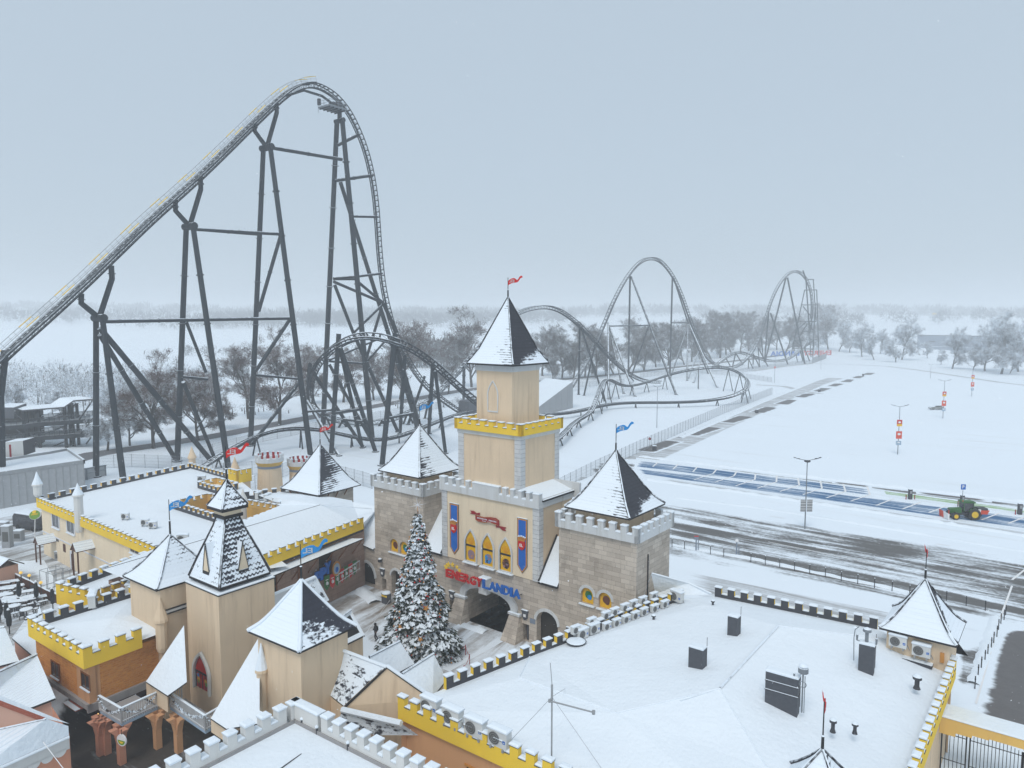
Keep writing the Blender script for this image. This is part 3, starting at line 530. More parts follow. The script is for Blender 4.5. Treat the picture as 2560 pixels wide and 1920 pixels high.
# ================================================================ other buildings of the park
def onplane(fr, px, py, off=0.0):                   # pixel on the front plane d=off: gives a, z
    p = PL(px, py, fr.P(0, off), fr.d); return fr.loc(p)[0], p.z
def onside(fr, px, py, a):                          # pixel on the side plane at a: gives d, z
    p = PL(px, py, fr.P(a, 0), fr.v); return fr.loc(p)[1], p.z
def lerp2(a, b, t): return Vector(a).lerp(Vector(b), t)
def xline(p, q, r, s):                              # crossing of two plan lines
    p, q, r, s = [Vector((v[0], v[1])) for v in (p, q, r, s)]; d1, d2 = q - p, s - r; t = (r - p).cross(d2) / d1.cross(d2) if hasattr(d1, 'cross') else 0
    den = d1.x * d2.y - d1.y * d2.x; t = ((r.x - p.x) * d2.y - (r.y - p.y) * d2.x) / den; q = p + d1 * t; return Vector((q.x, q.y, 0))
def tin(mb, pts, outline, mi=0, extra=()):          # roof surface through points of known height
    v2 = [Vector((p[0], p[1])) for p in pts]; n = len(outline)
    r = delaunay_2d_cdt(v2, [(outline[i], outline[(i + 1) % n]) for i in range(n)] + list(extra), [list(outline)], 1, 1e-4)
    vs, fs, orig = r[0], r[2], r[3]; P = [Vector((v.x, v.y, pts[o[0]][2] if o else 7)) for v, o in zip(vs, orig)]
    for f in fs: q = [P[k] for k in f]; mb.face(q if (q[1] - q[0]).cross(q[2] - q[0]).z > 0 else q[::-1], mi)
def wallquad(mb, p, q, z0, z1, mi=0): mb.face((Vector((p[0], p[1], z0)), Vector((q[0], q[1], z0)), Vector((q[0], q[1], z1)), Vector((p[0], p[1], z1))), mi)
def outn(p, q): t = Vector((q[0] - p[0], q[1] - p[1], 0)).normalized(); return Vector((t.y, -t.x, 0))   # outward for counter-clockwise outlines
def pinnacle(parent, p, r, zb, zc, zt, mat='cream', snow='snow'):
    mb = MB(mat, snow); mb.lathe((p[0], p[1], 0), [(r * .8, zb), (r, zb + .3), (r, zc), (r * 1.3, zc + .05), (r * 1.25, zc + .25), (r * .6, (zc + zt) / 2 + .1), (.03, zt)], 10, 0, [0, 0, 0, 0, 1 if snow == 'snow' else 0, 1 if snow == 'snow' else 0])
    return mb.build('pinnacle', parent)
# ---- air conditioners: one design, copied
def ac_proto():
    t = thing('air_conditioner', (0, 0, 0), 'white air conditioner', 'air conditioner')
    mb = MB('acwhite', 'snow', 'blue'); mb.cbox((0, 0), .46, .18, .12, .78, 0); mb.snowcap((-.46, -.18, .78), (.92, 0, 0), (0, .36, 0), .12, .03, 1); mb.obox((.27, -.186, .34), (.13, 0, 0), (0, -.004, 0), (0, 0, .13), 2); mb.obox((.3, -.192, .38), (.07, 0, 0), (0, -.003, 0), (0, 0, .03), 0); mb.build('casing', t)
    mb = MB('fan', 'grey'); mb.tube((-.14, -.2, .45), (-.14, -.17, .45), .26, n=16)
    for r in (.1, .19, .26): mb.path([(-.14 + r * math.cos(k * math.pi / 8), -.205, .45 + r * math.sin(k * math.pi / 8)) for k in range(17)], .008, 4, 1)
    mb.build('fan_grille', t)
    mb = MB('grey'); [mb.cbox((x, 0), .04, .24, 0, .12) for x in (-.3, .3)]; mb.tube((.46, .05, .3), (.58, .1, .02), .025, n=5); mb.build('bracket', t)
    return Proto(t)
AC = ac_proto()
ORD = ('first', 'second', 'third', 'fourth', 'fifth', 'sixth', 'seventh', 'eighth', 'ninth')
def facing(n): return math.atan2(n[0], -n[1])        # rotation that turns a thing's front (-y) towards n
# ---------------------------------------------------------------- big flat-roofed shop building on the right
shop = thing('shop_building', (10, 46, 0), 'large snow-covered low-pitched building with chimneys and crenellated edges filling the right foreground', 'building')
zT, zN, zB = 7.05, 6.5, 5.55
sA, sB, sC, sDd, sE = G(1109, 1690, zT), G(1700, 1474, zT), G(1790, 1466, zT), G(2195, 1545, zT), G(2392, 1645, zT)
sF, sH, sI = G(2288, 1925, zT), G(994, 1741, zT), G(1400, 1918, zT)
sJ = xline(sE, sF, sH, sI)
def build_shop():
    z4 = zz(1600, 1400, 960 / 2212); flat = lambda p: Vector((p[0], p[1], 0))
    outl = [flat(p) for p in (sH, sJ, sE, sDd, sC, sB, sA)]
    mb = MB('orange', 'cream', 'void', 'frame')
    for k, (p, q) in enumerate(zip(outl, outl[1:] + outl[:1])):
        ins = -outn(p, q) * .35; wallquad(mb, p + ins, q + ins, -.1, zB + .1, 0 if k in (0, 6) else 1)
    mb.build('wall', shop)
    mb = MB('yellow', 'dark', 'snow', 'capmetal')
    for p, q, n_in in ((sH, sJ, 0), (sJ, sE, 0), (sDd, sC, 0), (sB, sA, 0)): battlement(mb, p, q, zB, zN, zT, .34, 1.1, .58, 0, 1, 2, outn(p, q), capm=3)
    mb.build('battlement', shop)
    a, b = G(1300, 1930, 6), G(1400, 1975, 6)
    w = MB('glass'); p, q = lerp2(outl[0], outl[1], .2), lerp2(outl[0], outl[1], .34); n = outn(outl[0], outl[1]); ins = -n * .345
    w.obox(p + ins + UP * 2.4, (q - p), n * .03, UP * 1.9); wo = w.build('window', shop)
    w = MB('gold'); [w.obox(p + ins + UP * z - (q - p) * .04, (q - p) * 1.08, n * .07, UP * .13) for z in (2.3, 4.3)]; w.build('frame', wo)
    # low-pitched roof under snow
    zr = 6.15; R1, R2, Q1, Q2 = G(1298, 1694, 6.75), G(1542, 1782, 7.3), G(1800, 1721, 8.0), G(1945, 1565, 8.0); R0 = G(1325, 1640, 6.3); m4 = G(1921, 1925, 6.9); m5 = G(2230, 1600, 7.0); m6 = G(1760, 1510, 7.0)
    inner = [p - outn(outl[k], outl[(k + 1) % 7]) * .2 for k, p in enumerate(outl)]
    pts = [(p.x, p.y, zr) for p in outl] + [tuple(q) for q in (R1, R2, Q1, Q2, R0, m4, m5, m6)]
    mb = MB('seamsnow', 'roofsnow', 'hipcap'); tin(mb, pts, list(range(7)), 0, ((7, 8), (8, 9), (9, 10), (7, 11), (9, 12), (10, 13)))
    for p, q, r in ((Q1, Q2, .09), (Q1, G(1700, 1752, 7.7), .04), (Q1, m4, .05), (Q2, m5, .05), (R1, R2, .05), (R2, Q1, .05), (R1, R0, .05)): mb.path([lerp2(p, q, k / 6) + UP * .02 for k in range(7)], r, 5, 2 if r > .06 else 1)
    c1, c2 = G(1620, 1491, 6.3), G(1778, 1486, 6.5); d_, z_ = onside(CF, 1629, 1433, 32.33)      # snowed slope against the stone tower
    tw, tw2 = CF.P(32.33, d_, z_), CF.P(32.33, d_ + 3, z_ - .4)
    mb.face((c1, c2, G(1720, 1457, 7.4), tw), 1); mb.face((c1, tw, CF.P(32.33, d_ - 2.2, 6.3)), 1); mb.path([tw, G(1720, 1457, 7.4), G(1778, 1484, 6.6)], .09, 5, 1)
    roof = mb.build('roof', shop)
    def chimney(bx, by, w, d, h, ang=38, z=7.6, capped=True, slabs=0):
        o = G(bx, by, z); f = Fr(o, ang); mb = MB('slategrey', 'snow', 'capmetal'); mb.box(f, -w / 2, w / 2, -d / 2, d / 2, z - .8, z + h, 0); mb.snowcap(f.P(-w / 2, -d / 2, z + h), f.v * w, f.d * d, .14, .03, 1)
        for k in range(slabs): zz_ = z + h * (k + 1) / (slabs + 1); mb.box(f, -w / 2 - .03, w / 2 + .03, -d / 2 - .03, d / 2 + .03, zz_, zz_ + .06, 2); mb.snowcap(f.P(-w / 2 - .03, -d / 2 - .03, zz_ + .06), f.v * (w + .06), f.d * .03, .03, .0, 1)
        mb.tube(f.P(w / 2 + .02, d / 2, z - .2), f.P(w / 2 + .02, d / 2, z + h + .7), .018, n=4, mi=2); return mb.build('chimney', roof), f
    chimney(1834, 1588, .75, .6, 1.5); chimney(1743, 1669, 1.0, .65, 1.45)
    c, f = chimney(1955, 1752, 1.9, .6, 1.75, 35, 7.75, slabs=2)
    mb = MB('galv', 'snow'); p = f.P(1.2, -.2, 7.5); mb.tube(p, p + UP * 2.5, .05, n=6); mb.tube(p + f.v * .12, p + f.v * .12 + UP * 2.3, .025, n=5); mb.lathe(p + UP * 2.4, [(.12, 0), (.3, .1), (.3, .4), (.15, .5)], 10, 0); mb.lathe(p + UP * 2.9, [(.28, 0), (.15, .14)], 8, 1)
    mb.path([p + UP * 1.75 + f.v * (.2 * math.cos(k * .785)) + UP * (.2 * math.sin(k * .785)) for k in range(9)], .03, 5); mb.tube(p - f.v * .5 + UP * 1.6, p - f.v * .5 + UP * 2.3, .06, n=6); mb.build('weather_mast', roof)
    c, f = chimney(2166, 1662, .95, .6, 1.5, 34, 7.4)
    mb = MB('galv', 'snow'); p = f.P(-.05, 0, 8.9); mb.tube(p, p + UP * .8, .12, n=8); mb.lathe(p + UP * .8, [(.12, 0), (.28, .06), (.26, .25), (.08, .34)], 10, 0); mb.tube(p - f.v * .6 + UP * .1, p + f.v * .6 + UP * .1, .05, n=6)
    for s in (-.6, .6): mb.tube(p + f.v * s + UP * .1, p + f.v * s + UP * .5, .06, .09, 6)
    mb.path([p - f.v * .75 - UP * 1.4, p - f.v * .8 + UP * .2, p - f.v * .75 + UP * .8, p - f.v * .5 + UP * 1.1], .03, 5); mb.lathe(p - f.v * .75 + UP * .9, [(.04, 0), (.13, .06), (.02, .16)], 8, 1); mb.build('flue', roof)
    for x, y, h, r, z in ((1782, 1515, .55, .09, 6.9), (1634, 1551, .5, .1, 6.7), (2082, 1826, .75, .11, 7.3), (2137, 1830, .6, .1, 7.3), (2292, 1718, .85, .15, 6.9)):
        o = G(x, y, z); mb = MB('dark', 'snow'); mb.lathe(o, [(r * 1.6, -.1), (r, .1), (r, h * .6), (r * 1.9, h * .66), (r * 1.9, h * .85), (r * .6, h)], 8, 0); mb.lathe(o + UP * h * .86, [(r * 1.9, 0), (r, r), (.01, r * 1.2)], 8, 1); mb.build('roof_vent', roof)
    mb = MB('dark', 'snow'); o = G(2293, 1648, 6.7); f = Fr(o, 38); mb.obox(f.P(-.9, -.5, 6.5), f.v * 1.9 - UP * .05, f.d * 1.0, UP * .22, (0, 0, 0, 0, 0, 1)); mb.build('roof_hatch', roof)
build_shop()
def mast():
    o = G(1379, 1905, 6.6); top = D(1375.6, 1657, o.y); t = thing('antenna_mast', o, 'thin guyed radio mast standing on the right snow roof near the yellow crenellations', 'antenna')
    mb = MB('grey', 'snow'); H = top.z - o.z; mb.tube(o - UP * .4, o + UP * H * .62, .045, n=6); mb.tube(o + UP * H * .62, o + UP * H * .78, .06, n=6); mb.tube(o + UP * H * .78, top, .022, n=5); mb.build('pole', t)
    a = D(1374, 1752, o.y); b = D(1484, 1781, o.y - 1.6); mb = MB('grey', 'snow'); mb.tube(a, b, .045, n=6); mb.tube(a - UP * .08, a + UP * .08, .08, n=6); mb.tube(b - UP * .1, b + UP * .1, .09, n=6); mb.build('boom', t)
    mb = MB('grey'); g = o + UP * H * .66
    for px, py in ((1278, 1850), (1503, 1920), (1415, 1720)): mb.tube(g, G(px, py, 6.6), .012, n=4)
    mb.build('guy_wire', t)
mast()
def shop_acs():
    n = outn(sH, sJ); n = Vector((n.x, n.y, 0))
    order = ('nearest the cream gable', 'second from the cream gable', 'third from the cream gable', 'farthest from the cream gable')
    for k, (x, y) in enumerate(((1078, 1788), (1132, 1815), (1190, 1843), (1249, 1869))): AC.put(G(x, y, 6.45), facing(n), 'white air conditioner behind the front yellow crenellations, ' + order[k], 'air conditioners behind the yellow crenellations', 1.45)
    z8 = zz(900, 1150, .36166); t = (sB - sA); t.z = 0; t.normalize(); inn = Vector((t.y, -t.x, 0))
    for k, x in enumerate((1535, 1615, 1705, 1772, 1838, 1902, 1962, 2035, 2105)):
        y = (1240, 1205, 1180, 1155, 1130, 1105, 1078, 1055, 1025)[k]
        AC.put(G(*z8(x, y), 6.35), facing(inn), ('large ' if k < 2 else '') + 'white air conditioner in the front row along the plaza merlons, %s from the plaza' % ORD[k], 'air conditioners along the plaza parapet', 1.1 if k < 2 else .85)
    for k, x in enumerate((1490, 1600, 1700, 1760, 1830, 1890, 1955, 2030)):
        y = (1205, 1150, 1105, 1080, 1050, 1025, 1000, 970)[k]
        AC.put(G(*z8(x, y), 6.9), facing(inn), 'half hidden air conditioner in the back row along the plaza merlons, %s from the plaza' % ORD[k], 'air conditioners along the plaza parapet', .85)
    AC.put(G(*z8(2190, 985), 6.4), facing(-t), 'air conditioner at the far end of the plaza row with its dark side showing', 'air conditioners along the plaza parapet', 1.3)
    t_ = thing('satellite_dish', G(1440, 1612, 6.4), 'snow-filled satellite dish lying by the merlons near the largest air conditioners', 'dish'); o = G(1440, 1612, 6.4)
    mb = MB('dark', 'snow'); f = Fr(o, 50); mb.lathe(o, [(.1, .0), (.75, .22), (.8, .3)], 14, 0); mb.lathe(o + UP * .28, [(.78, 0), (.6, .08), (.05, .1)], 14, 1); mb.build('bowl', t_)
shop_acs()
# ---- pavilion tower with its pyramid roof at the corner of the shop building
def tower_fit(eave_px, ze, apex_px):
    """square tower located by the three visible corners of its eaves"""
    L, Fp, Rr = [G(px, py, ze) for px, py in eave_px]; az = math.degrees(math.atan2((Rr - Fp).x, (Rr - Fp).y)); f = Fr(Fp, az); wd = (Fp - L).length; dp = (Rr - Fp).length
    c = f.P(-wd / 2, dp / 2, 0); ap = PL(apex_px[0], apex_px[1], c, Vector((c.x, c.y, 0)).normalized())
    return f, wd, dp, c, ap.z
gate_tw = thing('corner_pavilion', G(2270, 1650, 6), 'small cream pavilion under a snowy flared roof at the right corner of the big roof', 'pavilion')
def build_pavilion():
    z4 = zz(1600, 1400, 960 / 2212); f, w, d, c, zap = tower_fit((z4(1375, 392), z4(1825, 497), z4(1877, 360)), 8.5, z4(1640, 108))
    mb = MB('cream'); mb.box(f, -w + .45, -.45, .45, d - .45, 5.0, 8.45); mb.build('wall', gate_tw)
    mb = MB(roof_mat('pavilion_front', 1.3, 0, .02, .2, .3), roof_mat('pavilion_side', -.15, 1.5, .42, .12, .3), RM_SNOW, RM_SNOW, 'hipcap', 'black'); bell_roof(mb, f, -w / 2, d / 2, w / 2, d / 2, 8.5, zap, PROF, (0, 1, 2, 3), 4, 5); mb.build('roof', gate_tw)
    mb = MB('gold'); mb.box(f, -1.0, -.75, .33, .45, 6.9, 7.6); mb.build('shutter', gate_tw)
    AC.put(f.P(-w + 1.25, .2, 7.2), facing(-f.d), 'white air conditioner under the pavilion eaves, the one farther from the yellow wall', 'air conditioners under the pavilion eaves', 1.25)
    AC.put(f.P(-w + 2.75, .2, 6.95), facing(-f.d), 'white air conditioner under the pavilion eaves, the one nearer the yellow wall', 'air conditioners under the pavilion eaves', 1.25)
    flag(f.P(-w / 2, d / 2, zap - .1), 2.3, 1.3, 'redflag', 62, 'red and white pennant seen edge-on above the corner pavilion')
build_pavilion()
def front_turret():
    o = G(2056, 1873, 9.4); f = Fr(o, 38); t = thing('turret', (o.x, o.y, 5.5), 'snowy turret tip poking up at the bottom edge below the red pennant', 'turret')
    mb = MB(RM_SNOW, RM_HALF, RM_SNOW, RM_SNOW, 'hipcap', 'black'); bell_roof(mb, f, 0, 0, 2.2, 2.2, 6.6, 9.4, PROF3, (0, 1, 2, 3), 4, 5); mb.build('roof', t)
    mb = MB('cream'); mb.box(f, -1.8, 1.8, -1.8, 1.8, 4.5, 6.6); mb.build('wall', t)
    flag(f.P(0, 0, 9.3), 2.6, 1.25, 'redflag', 66, 'red and white pennant seen edge-on at the bottom edge of the big snow roof')
front_turret()
def gate():
    o = G(2350, 1790, 4.55); q = G(2700, 1890, 4.55); az = math.degrees(math.atan2(q.x - o.x, q.y - o.y)) - 90; f = Fr(o, az); L = (q - o).length
    t = thing('park_gate', f.P(L / 2, 0, 0), 'ochre gateway with a snowy lintel over black iron bar gates at the right edge', 'gate')
    mb = MB('ochre', 'snow'); mb.box(f, -.6, L, 0, .7, 3.95, 4.55, 0); mb.snowcap(f.P(-.6, 0, 4.55), f.v * (L + .6), f.d * 1.9, .1, .05, 1); mb.box(f, -.6, -.05, 0, .7, -.1, 3.95, 0); mb.box(f, L, L + .8, 0, .7, -.1, 4.6, 0)
    for k in range(8): x0, x1 = L * k / 8, L * (k + 1) / 8; y0, y1 = [.55 * (abs(x / L - .5) * 2) ** 2.2 for x in (x0, x1)]; mb.obox(f.P(x0, 0, 3.95 - max(y0, y1)), f.v * (x1 - x0), f.d * .7, UP * max(.01, max(y0, y1)), 0)
    mb.build('lintel', t)
    for a0, a1, nb in ((.15, 1.55, 6), (1.75, L * .62, 14), (L * .63, L - .1, 12)):
        mb = MB('black', 'snow')
        for k in range(nb + 1): a = a0 + (a1 - a0) * k / nb; mb.tube(f.P(a, .35, .05), f.P(a, .35, 3.55 + .25 * math.sin(math.pi * k / nb)), .022 if k not in (0, nb) else .05, n=5)
        for z in (.5, 1.5, 3.3): mb.tube(f.P(a0, .35, z), f.P(a1, .35, z), .03, n=5)
        mb.build('bar_gate', t)
gate()
# ---------------------------------------------------------------- white crenellated roof in front
def white_hall():
    zt_ = 7.3; W0, L, Rr = G(741, 1742, zt_), G(300, 1957, zt_), G(1100, 1914, zt_); W0.z = 0
    L = W0 + (Vector((L.x, L.y, 0)) - W0).normalized() * 16; Rr = W0 + (Vector((Rr.x, Rr.y, 0)) - W0).normalized() * 13
    t = thing('white_hall', W0, 'flat snow roof ringed by white block merlons at the bottom edge', 'building')
    nl, nr = outn(W0, L), outn(Rr, W0)
    X = L + (Rr - W0)
    mb = MB('lightwall', 'greyledge'); [wallquad(mb, p - n * .1, q - n * .1, -.1, 6.4, 0) for p, q, n in ((W0, L, nl), (Rr, W0, nr))]; mb.build('wall', t)
    mb = MB('lightwall', 'lightwall', 'snow', 'white')
    battlement(mb, W0 - (W0 - L).normalized() * 1.1, L, 6.15, 6.62, 7.22, .55, 1.14, .58, 0, 1, 2, nl, capm=3, cap_h=.17); battlement(mb, Rr, W0 + (Rr - W0).normalized() * 3.0, 6.15, 6.62, 7.22, .55, 1.1, .58, 0, 1, 2, nr, capm=3, cap_h=.17)
    mb.obox(W0 + UP * 6.15, (Rr - W0).normalized() * 2.7, -nr * .55, UP * 1.05, 0); mb.snowcap(W0 + UP * 7.2, (Rr - W0).normalized() * 2.7, -nr * .55, .16, .05, 2); mb.obox(W0 + UP * 6.15, (L - W0).normalized() * .75, -nl * .55, UP * 1.05, 0); mb.snowcap(W0 + UP * 7.2, (L - W0).normalized() * .75, -nl * .55, .16, .05, 2)
    mb.build('battlement', t)
    ul, ur = (L - W0).normalized(), (Rr - W0).normalized(); I0 = W0 + ul * .6 + ur * .6
    mb = MB('roofsnow', 'greyledge', 'dark'); Z = UP * 6.05
    mb.face([p + Z for p in (I0, I0 + ul * 15, I0 + ul * 15 + ur * 12, I0 + ur * 12)] if (ul.cross(ur)).z > 0 else [p + Z for p in (I0, I0 + ur * 12, I0 + ul * 15 + ur * 12, I0 + ul * 15)], 0)
    for p, u, n in ((W0, ul, -nl), (W0, ur, -nr)): mb.obox(p + n * .56 + UP * 5.9, u * 15, n * .07, UP * .38, 1)
    p, q = lerp2(W0, W0 + ur * 3.6 + ul * 2.4, 1) , W0 + ur * 4.2 + ul * 6; mb.path([lerp2(p, q, k / 5) + UP * (6.055) for k in range(6)], [.03, .045, .05, .045, .035, .012], 5, 2)
    roof = mb.build('roof', t); zb2 = zz(400, 1350, 700 / 2037)
    for x, y in ((1033, 1352), (1142, 1412), (1368, 1528)):
        o = G(*zb2(x, y), 6.05); mb = MB('dark', 'snow'); mb.tube(o - UP * .1, o + UP * .42, .075, n=8); mb.lathe(o + UP * .42, [(.11, 0), (.12, .07), (.05, .15)], 8, 1); mb.build('roof_vent', roof)
white_hall()
# ---------------------------------------------------------------- hall with the yellow parapet facing the plaza
HW0, HW1 = G(899, 1469), G(827, 1505)
HF = Fr(HW0, math.degrees(math.atan2((HW0 - HW1).x, (HW0 - HW1).y)))
hall = thing('plaza_hall', HF.P(-4, -6), 'long hall with yellow parapet, snowy awning and festive letters left of the castle', 'building')
def build_hall():
    f = HF; D0 = -24.0; d_end = onside(f, 909, 1320, .45)[0]; zbt = onside(f, 910, 1322, .45)[1]
    mb = MB('pinkstone', 'void', 'bracket', 'stone'); mb.box(f, -9, 0, D0, 1.0, -.1, zbt + .3, (0, 0, 0, 0, 0, None)); mb.build('wall', hall)
    mb = MB('yellow', 'dark', 'snow', 'capmetal', 'black'); p, q = f.P(.45, D0), f.P(.45, d_end); battlement(mb, p, q, zbt, zbt + .85, zbt + 1.35, .35, 1.2, .62, 0, 1, 2, f.v, capm=3, cap_h=.1)
    mb.box(f, .0, .44, D0, d_end, zbt - .25, zbt - .02, 4); mb.build('battlement', hall)
    # snowed awning along the front
    zi = 6.35; zo = onside(f, 909, 1346, 1.95)[1]; e1 = onside(f, 909, 1346, 1.95)[0]
    mb = MB('roofsnow', 'black', 'bracket'); mb.face((f.P(1.95, D0, zo), f.P(1.95, e1, zo), f.P(.02, e1 - .4, zi), f.P(.02, D0, zi)), 0); mb.box(f, 1.9, 1.96, D0, e1, zo - .12, zo - .01, 1)
    for k in range(7): d = -1.2 - k * 2.3; mb.tube(f.P(0, d, 4.4), f.P(1.7, d, zo - .05), .06, n=5, mi=2)
    mb.build('awning', hall)
    mb = MB('bracket')
    for d in (-9.6, -15.5): mb.box(f, 0, .12, d, d + .35, 2.6, 5.6, 0)
    mb.build('pilaster', hall)
    for d0, d1 in ((-6.5, -4.7), (-14.6, -12.6), (-20, -18)):
        mb = MB('void', 'bracket'); mb.box(f, 0, .03, d0, d1, 2.9, 5.5, 0); mb.box(f, 0, .1, d1, d1 + .15, 2.8, 5.6, 1); mb.build('window', hall)
    # roof: two snowed slopes
    N = lambda px, py, z: G(px, py, z); ra, rb = N(800, 1262, 9.5), N(611, 1318, 9.5); rc = rb + (rb - ra) * 1.4
    l1, l2, l3, l4 = N(735, 1226, 7.8), N(640, 1236, 7.8), N(705, 1262, 7.9), N(598, 1306, 7.9)
    pts = [f.P(.1, D0, zbt + .35), f.P(.1, d_end, zbt + .35), (*N(880, 1255, 8.0)[:2], 8.2), tuple(ra), tuple(l1), tuple(l2), tuple(l3), tuple(l4), (l4.x + (rc - rb).x * .55, l4.y + (rc - rb).y * .55, 7.9), tuple(rc), tuple(rb)]
    mb = MB('roofsnow', 'hipcap', 'snow'); F_ = lambda *ii: mb.face([Vector(pts[i]) for i in ii], 0)
    F_(0, 1, 3, 10, 9); F_(1, 2, 3); F_(3, 2, 4); F_(3, 4, 5, 6); F_(3, 6, 7, 10); F_(10, 7, 8, 9); mb.path([Vector(pts[3]), Vector(pts[10]), Vector(pts[9])], .05, 5, 1); mb.path([Vector(pts[3]), N(930, 1272, 8.6)], .05, 5, 2)
    mb.face((N(880, 1255, 8.2), f.P(.1, d_end, zbt + .35), CF.P(-4.6, -.3, 5.0), CF.P(-4.6, 3.4, 8.4)), 0)
    mb.build('roof', hall)
    mb = MB('ochre', 'dark', 'snow', 'capmetal'); battlement(mb, l1, l2 + (l2 - l1) * .3, 7.2, 7.75, 8.3, .35, 1.15, .6, 0, 1, 2, outn(l1, l2), capm=3); mb.build('battlement', hall)
M['pinkstone'] = masonry('rosy_plaza_stone', (.3, .2, .16), (.38, .26, .2), (.16, .1, .08), 1.2, .6, .012, (.1, .06, .04), .5, .2)
build_hall()
def plaza_letters():
    f = HF; t = thing('letter_garland', f.P(.5, -7, 3), 'big blue letters of a festive greeting hung on the plaza hall wall', 'sign', 'festive decorations on the plaza hall')
    for c, px, py in (('P', 795, 1443), ('P', 808, 1433), ('Y', 819, 1420)):
        d, z = onside(f, px, py, .5); mb = MB('blue'); put_text(mb, c, f.P(.5, d - .45, z - .65), f.d, UP, 0, .06, .08, .95, 1.3); mb.build('letter', t)
    f2 = f; reds = [(777, 1465, 1), (788, 1466, 0), (817, 1455, 1), (831, 1450, 0), (843, 1444, 1), (855, 1437, 0), (865, 1430, 1), (876, 1424, 0), (886, 1417, 1)]
    words = 'SANTASVIL'
    for k, (px, py, g) in enumerate(reds):
        d, z = onside(f, px, py, .55); p = f.P(.55, d, z); q = thing('festive_flag', p, ('green' if g else 'red') + ' pointed festive pennant hanging on the plaza hall, number %d from the corner arch' % (9 - k), 'pennant', 'festive decorations on the plaza hall')
        mb = MB('green' if g else 'red', 'white_paint', 'snow'); mb.prism([f.P(.55, d - .38, z + .7), f.P(.55, d - .38, z - .5), f.P(.55, d, z - .95), f.P(.55, d + .38, z - .5), f.P(.55, d + .38, z + .7)], f.v * .03, 0)
        mb.obox(f.P(.585, d - .2, z + .2), f.d * .4, f.v * .01, UP * .09, 1); mb.lathe(f.P(.58, d, z - .35), [(.05, 0), (.17, .1), (.17, .3), (.05, .42)], 8, 1); mb.build('cloth', q)
    d, z = onside(f, 840, 1421, .6); p = f.P(.6, d, z); q = thing('round_sign', p, 'round gold-rimmed sign between the blue letters and the white handrail', 'sign')
    mb = MB('gold', 'paleblue', 'blue'); ring = [f.P(.6, d + .62 * math.cos(k * math.pi / 12), z + .8 * math.sin(k * math.pi / 12)) for k in range(24)]; mb.prism(ring, f.v * .1, 0); mb.prism([f.P(.702, d + .48 * math.cos(k * math.pi / 8), z + .62 * math.sin(k * math.pi / 8)) for k in range(16)], f.v * .02, 1)
    mb.poly([f.P(.73, d + .25 * math.cos(k * .785), z - .1 + .32 * math.sin(k * .785)) for k in range(8)], (), 2); mb.build('disc', q)
    a, b = onside(f, 846, 1436, .8), onside(f, 899, 1402, .8); t2 = thing('stair_rail', f.P(.8, (a[0] + b[0]) / 2, 1), 'snowy slanting handrail of the outside stair beside the corner arch', 'handrail')
    mb = MB('rail', 'void'); mb.tube(f.P(.8, a[0], a[1]), f.P(.8, b[0], b[1]), .06, n=6); mb.tube(f.P(.8, a[0], a[1] - .9), f.P(.8, b[0], b[1] - .9), .04, n=6)
    for k in range(7): s = k / 6; dd, zq = a[0] + (b[0] - a[0]) * s, a[1] + (b[1] - a[1]) * s; mb.tube(f.P(.8, dd, zq - 1.1), f.P(.8, dd, zq), .03, n=5)
    mb.build('rail', t2)
plaza_letters()
# ---------------------------------------------------------------- stone pavilion tower beside the hall
def stone_pavilion():
    zt = zz(640, 1100, 320 / 2212); f, w, d, c, zap = tower_fit((zt(495, 812), zt(1092, 960), zt(1815, 768)), 8.6, zt(1140, 70))
    t = thing('stone_pavilion', c, 'squat stone tower with brown brackets and a snow-laden flared roof behind the plaza hall', 'tower')
    mb = MB('stone'); mb.box(f, -w + .75, -.75, .75, d - .75, 0, 8.55); mb.build('wall', t)
    mb = MB('bracket')
    for k in range(3): a = -w + 1.6 + k * 1.35; mb.tube(f.P(a, .2, 8.4), f.P(a, .74, 7.6), .09, .07, 5); dd = 1.8 + k * 1.6; mb.tube(f.P(-.2, dd, 8.4), f.P(-.74, dd, 7.6), .09, .07, 5)
    mb.build('eave_bracket', t)
    mb = MB(roof_mat('stone_pavilion_front', 1.35, 0, .0, .2, .3), roof_mat('stone_pavilion_side', .28, .75, .16, .5, .3, nscale=.55, mid=.3), RM_SNOW, RM_SNOW, 'hipcap', 'black'); bell_roof(mb, f, -w / 2, d / 2, w / 2, d / 2, 8.6, zap, PROF, (0, 1, 2, 3), 4, 5); mb.build('roof', t)
    flag(f.P(-w / 2, d / 2, zap - .1), 2.6, 1.75, 'redflag', 8, 'red EL pennant on the squat stone tower behind the plaza hall')
stone_pavilion()
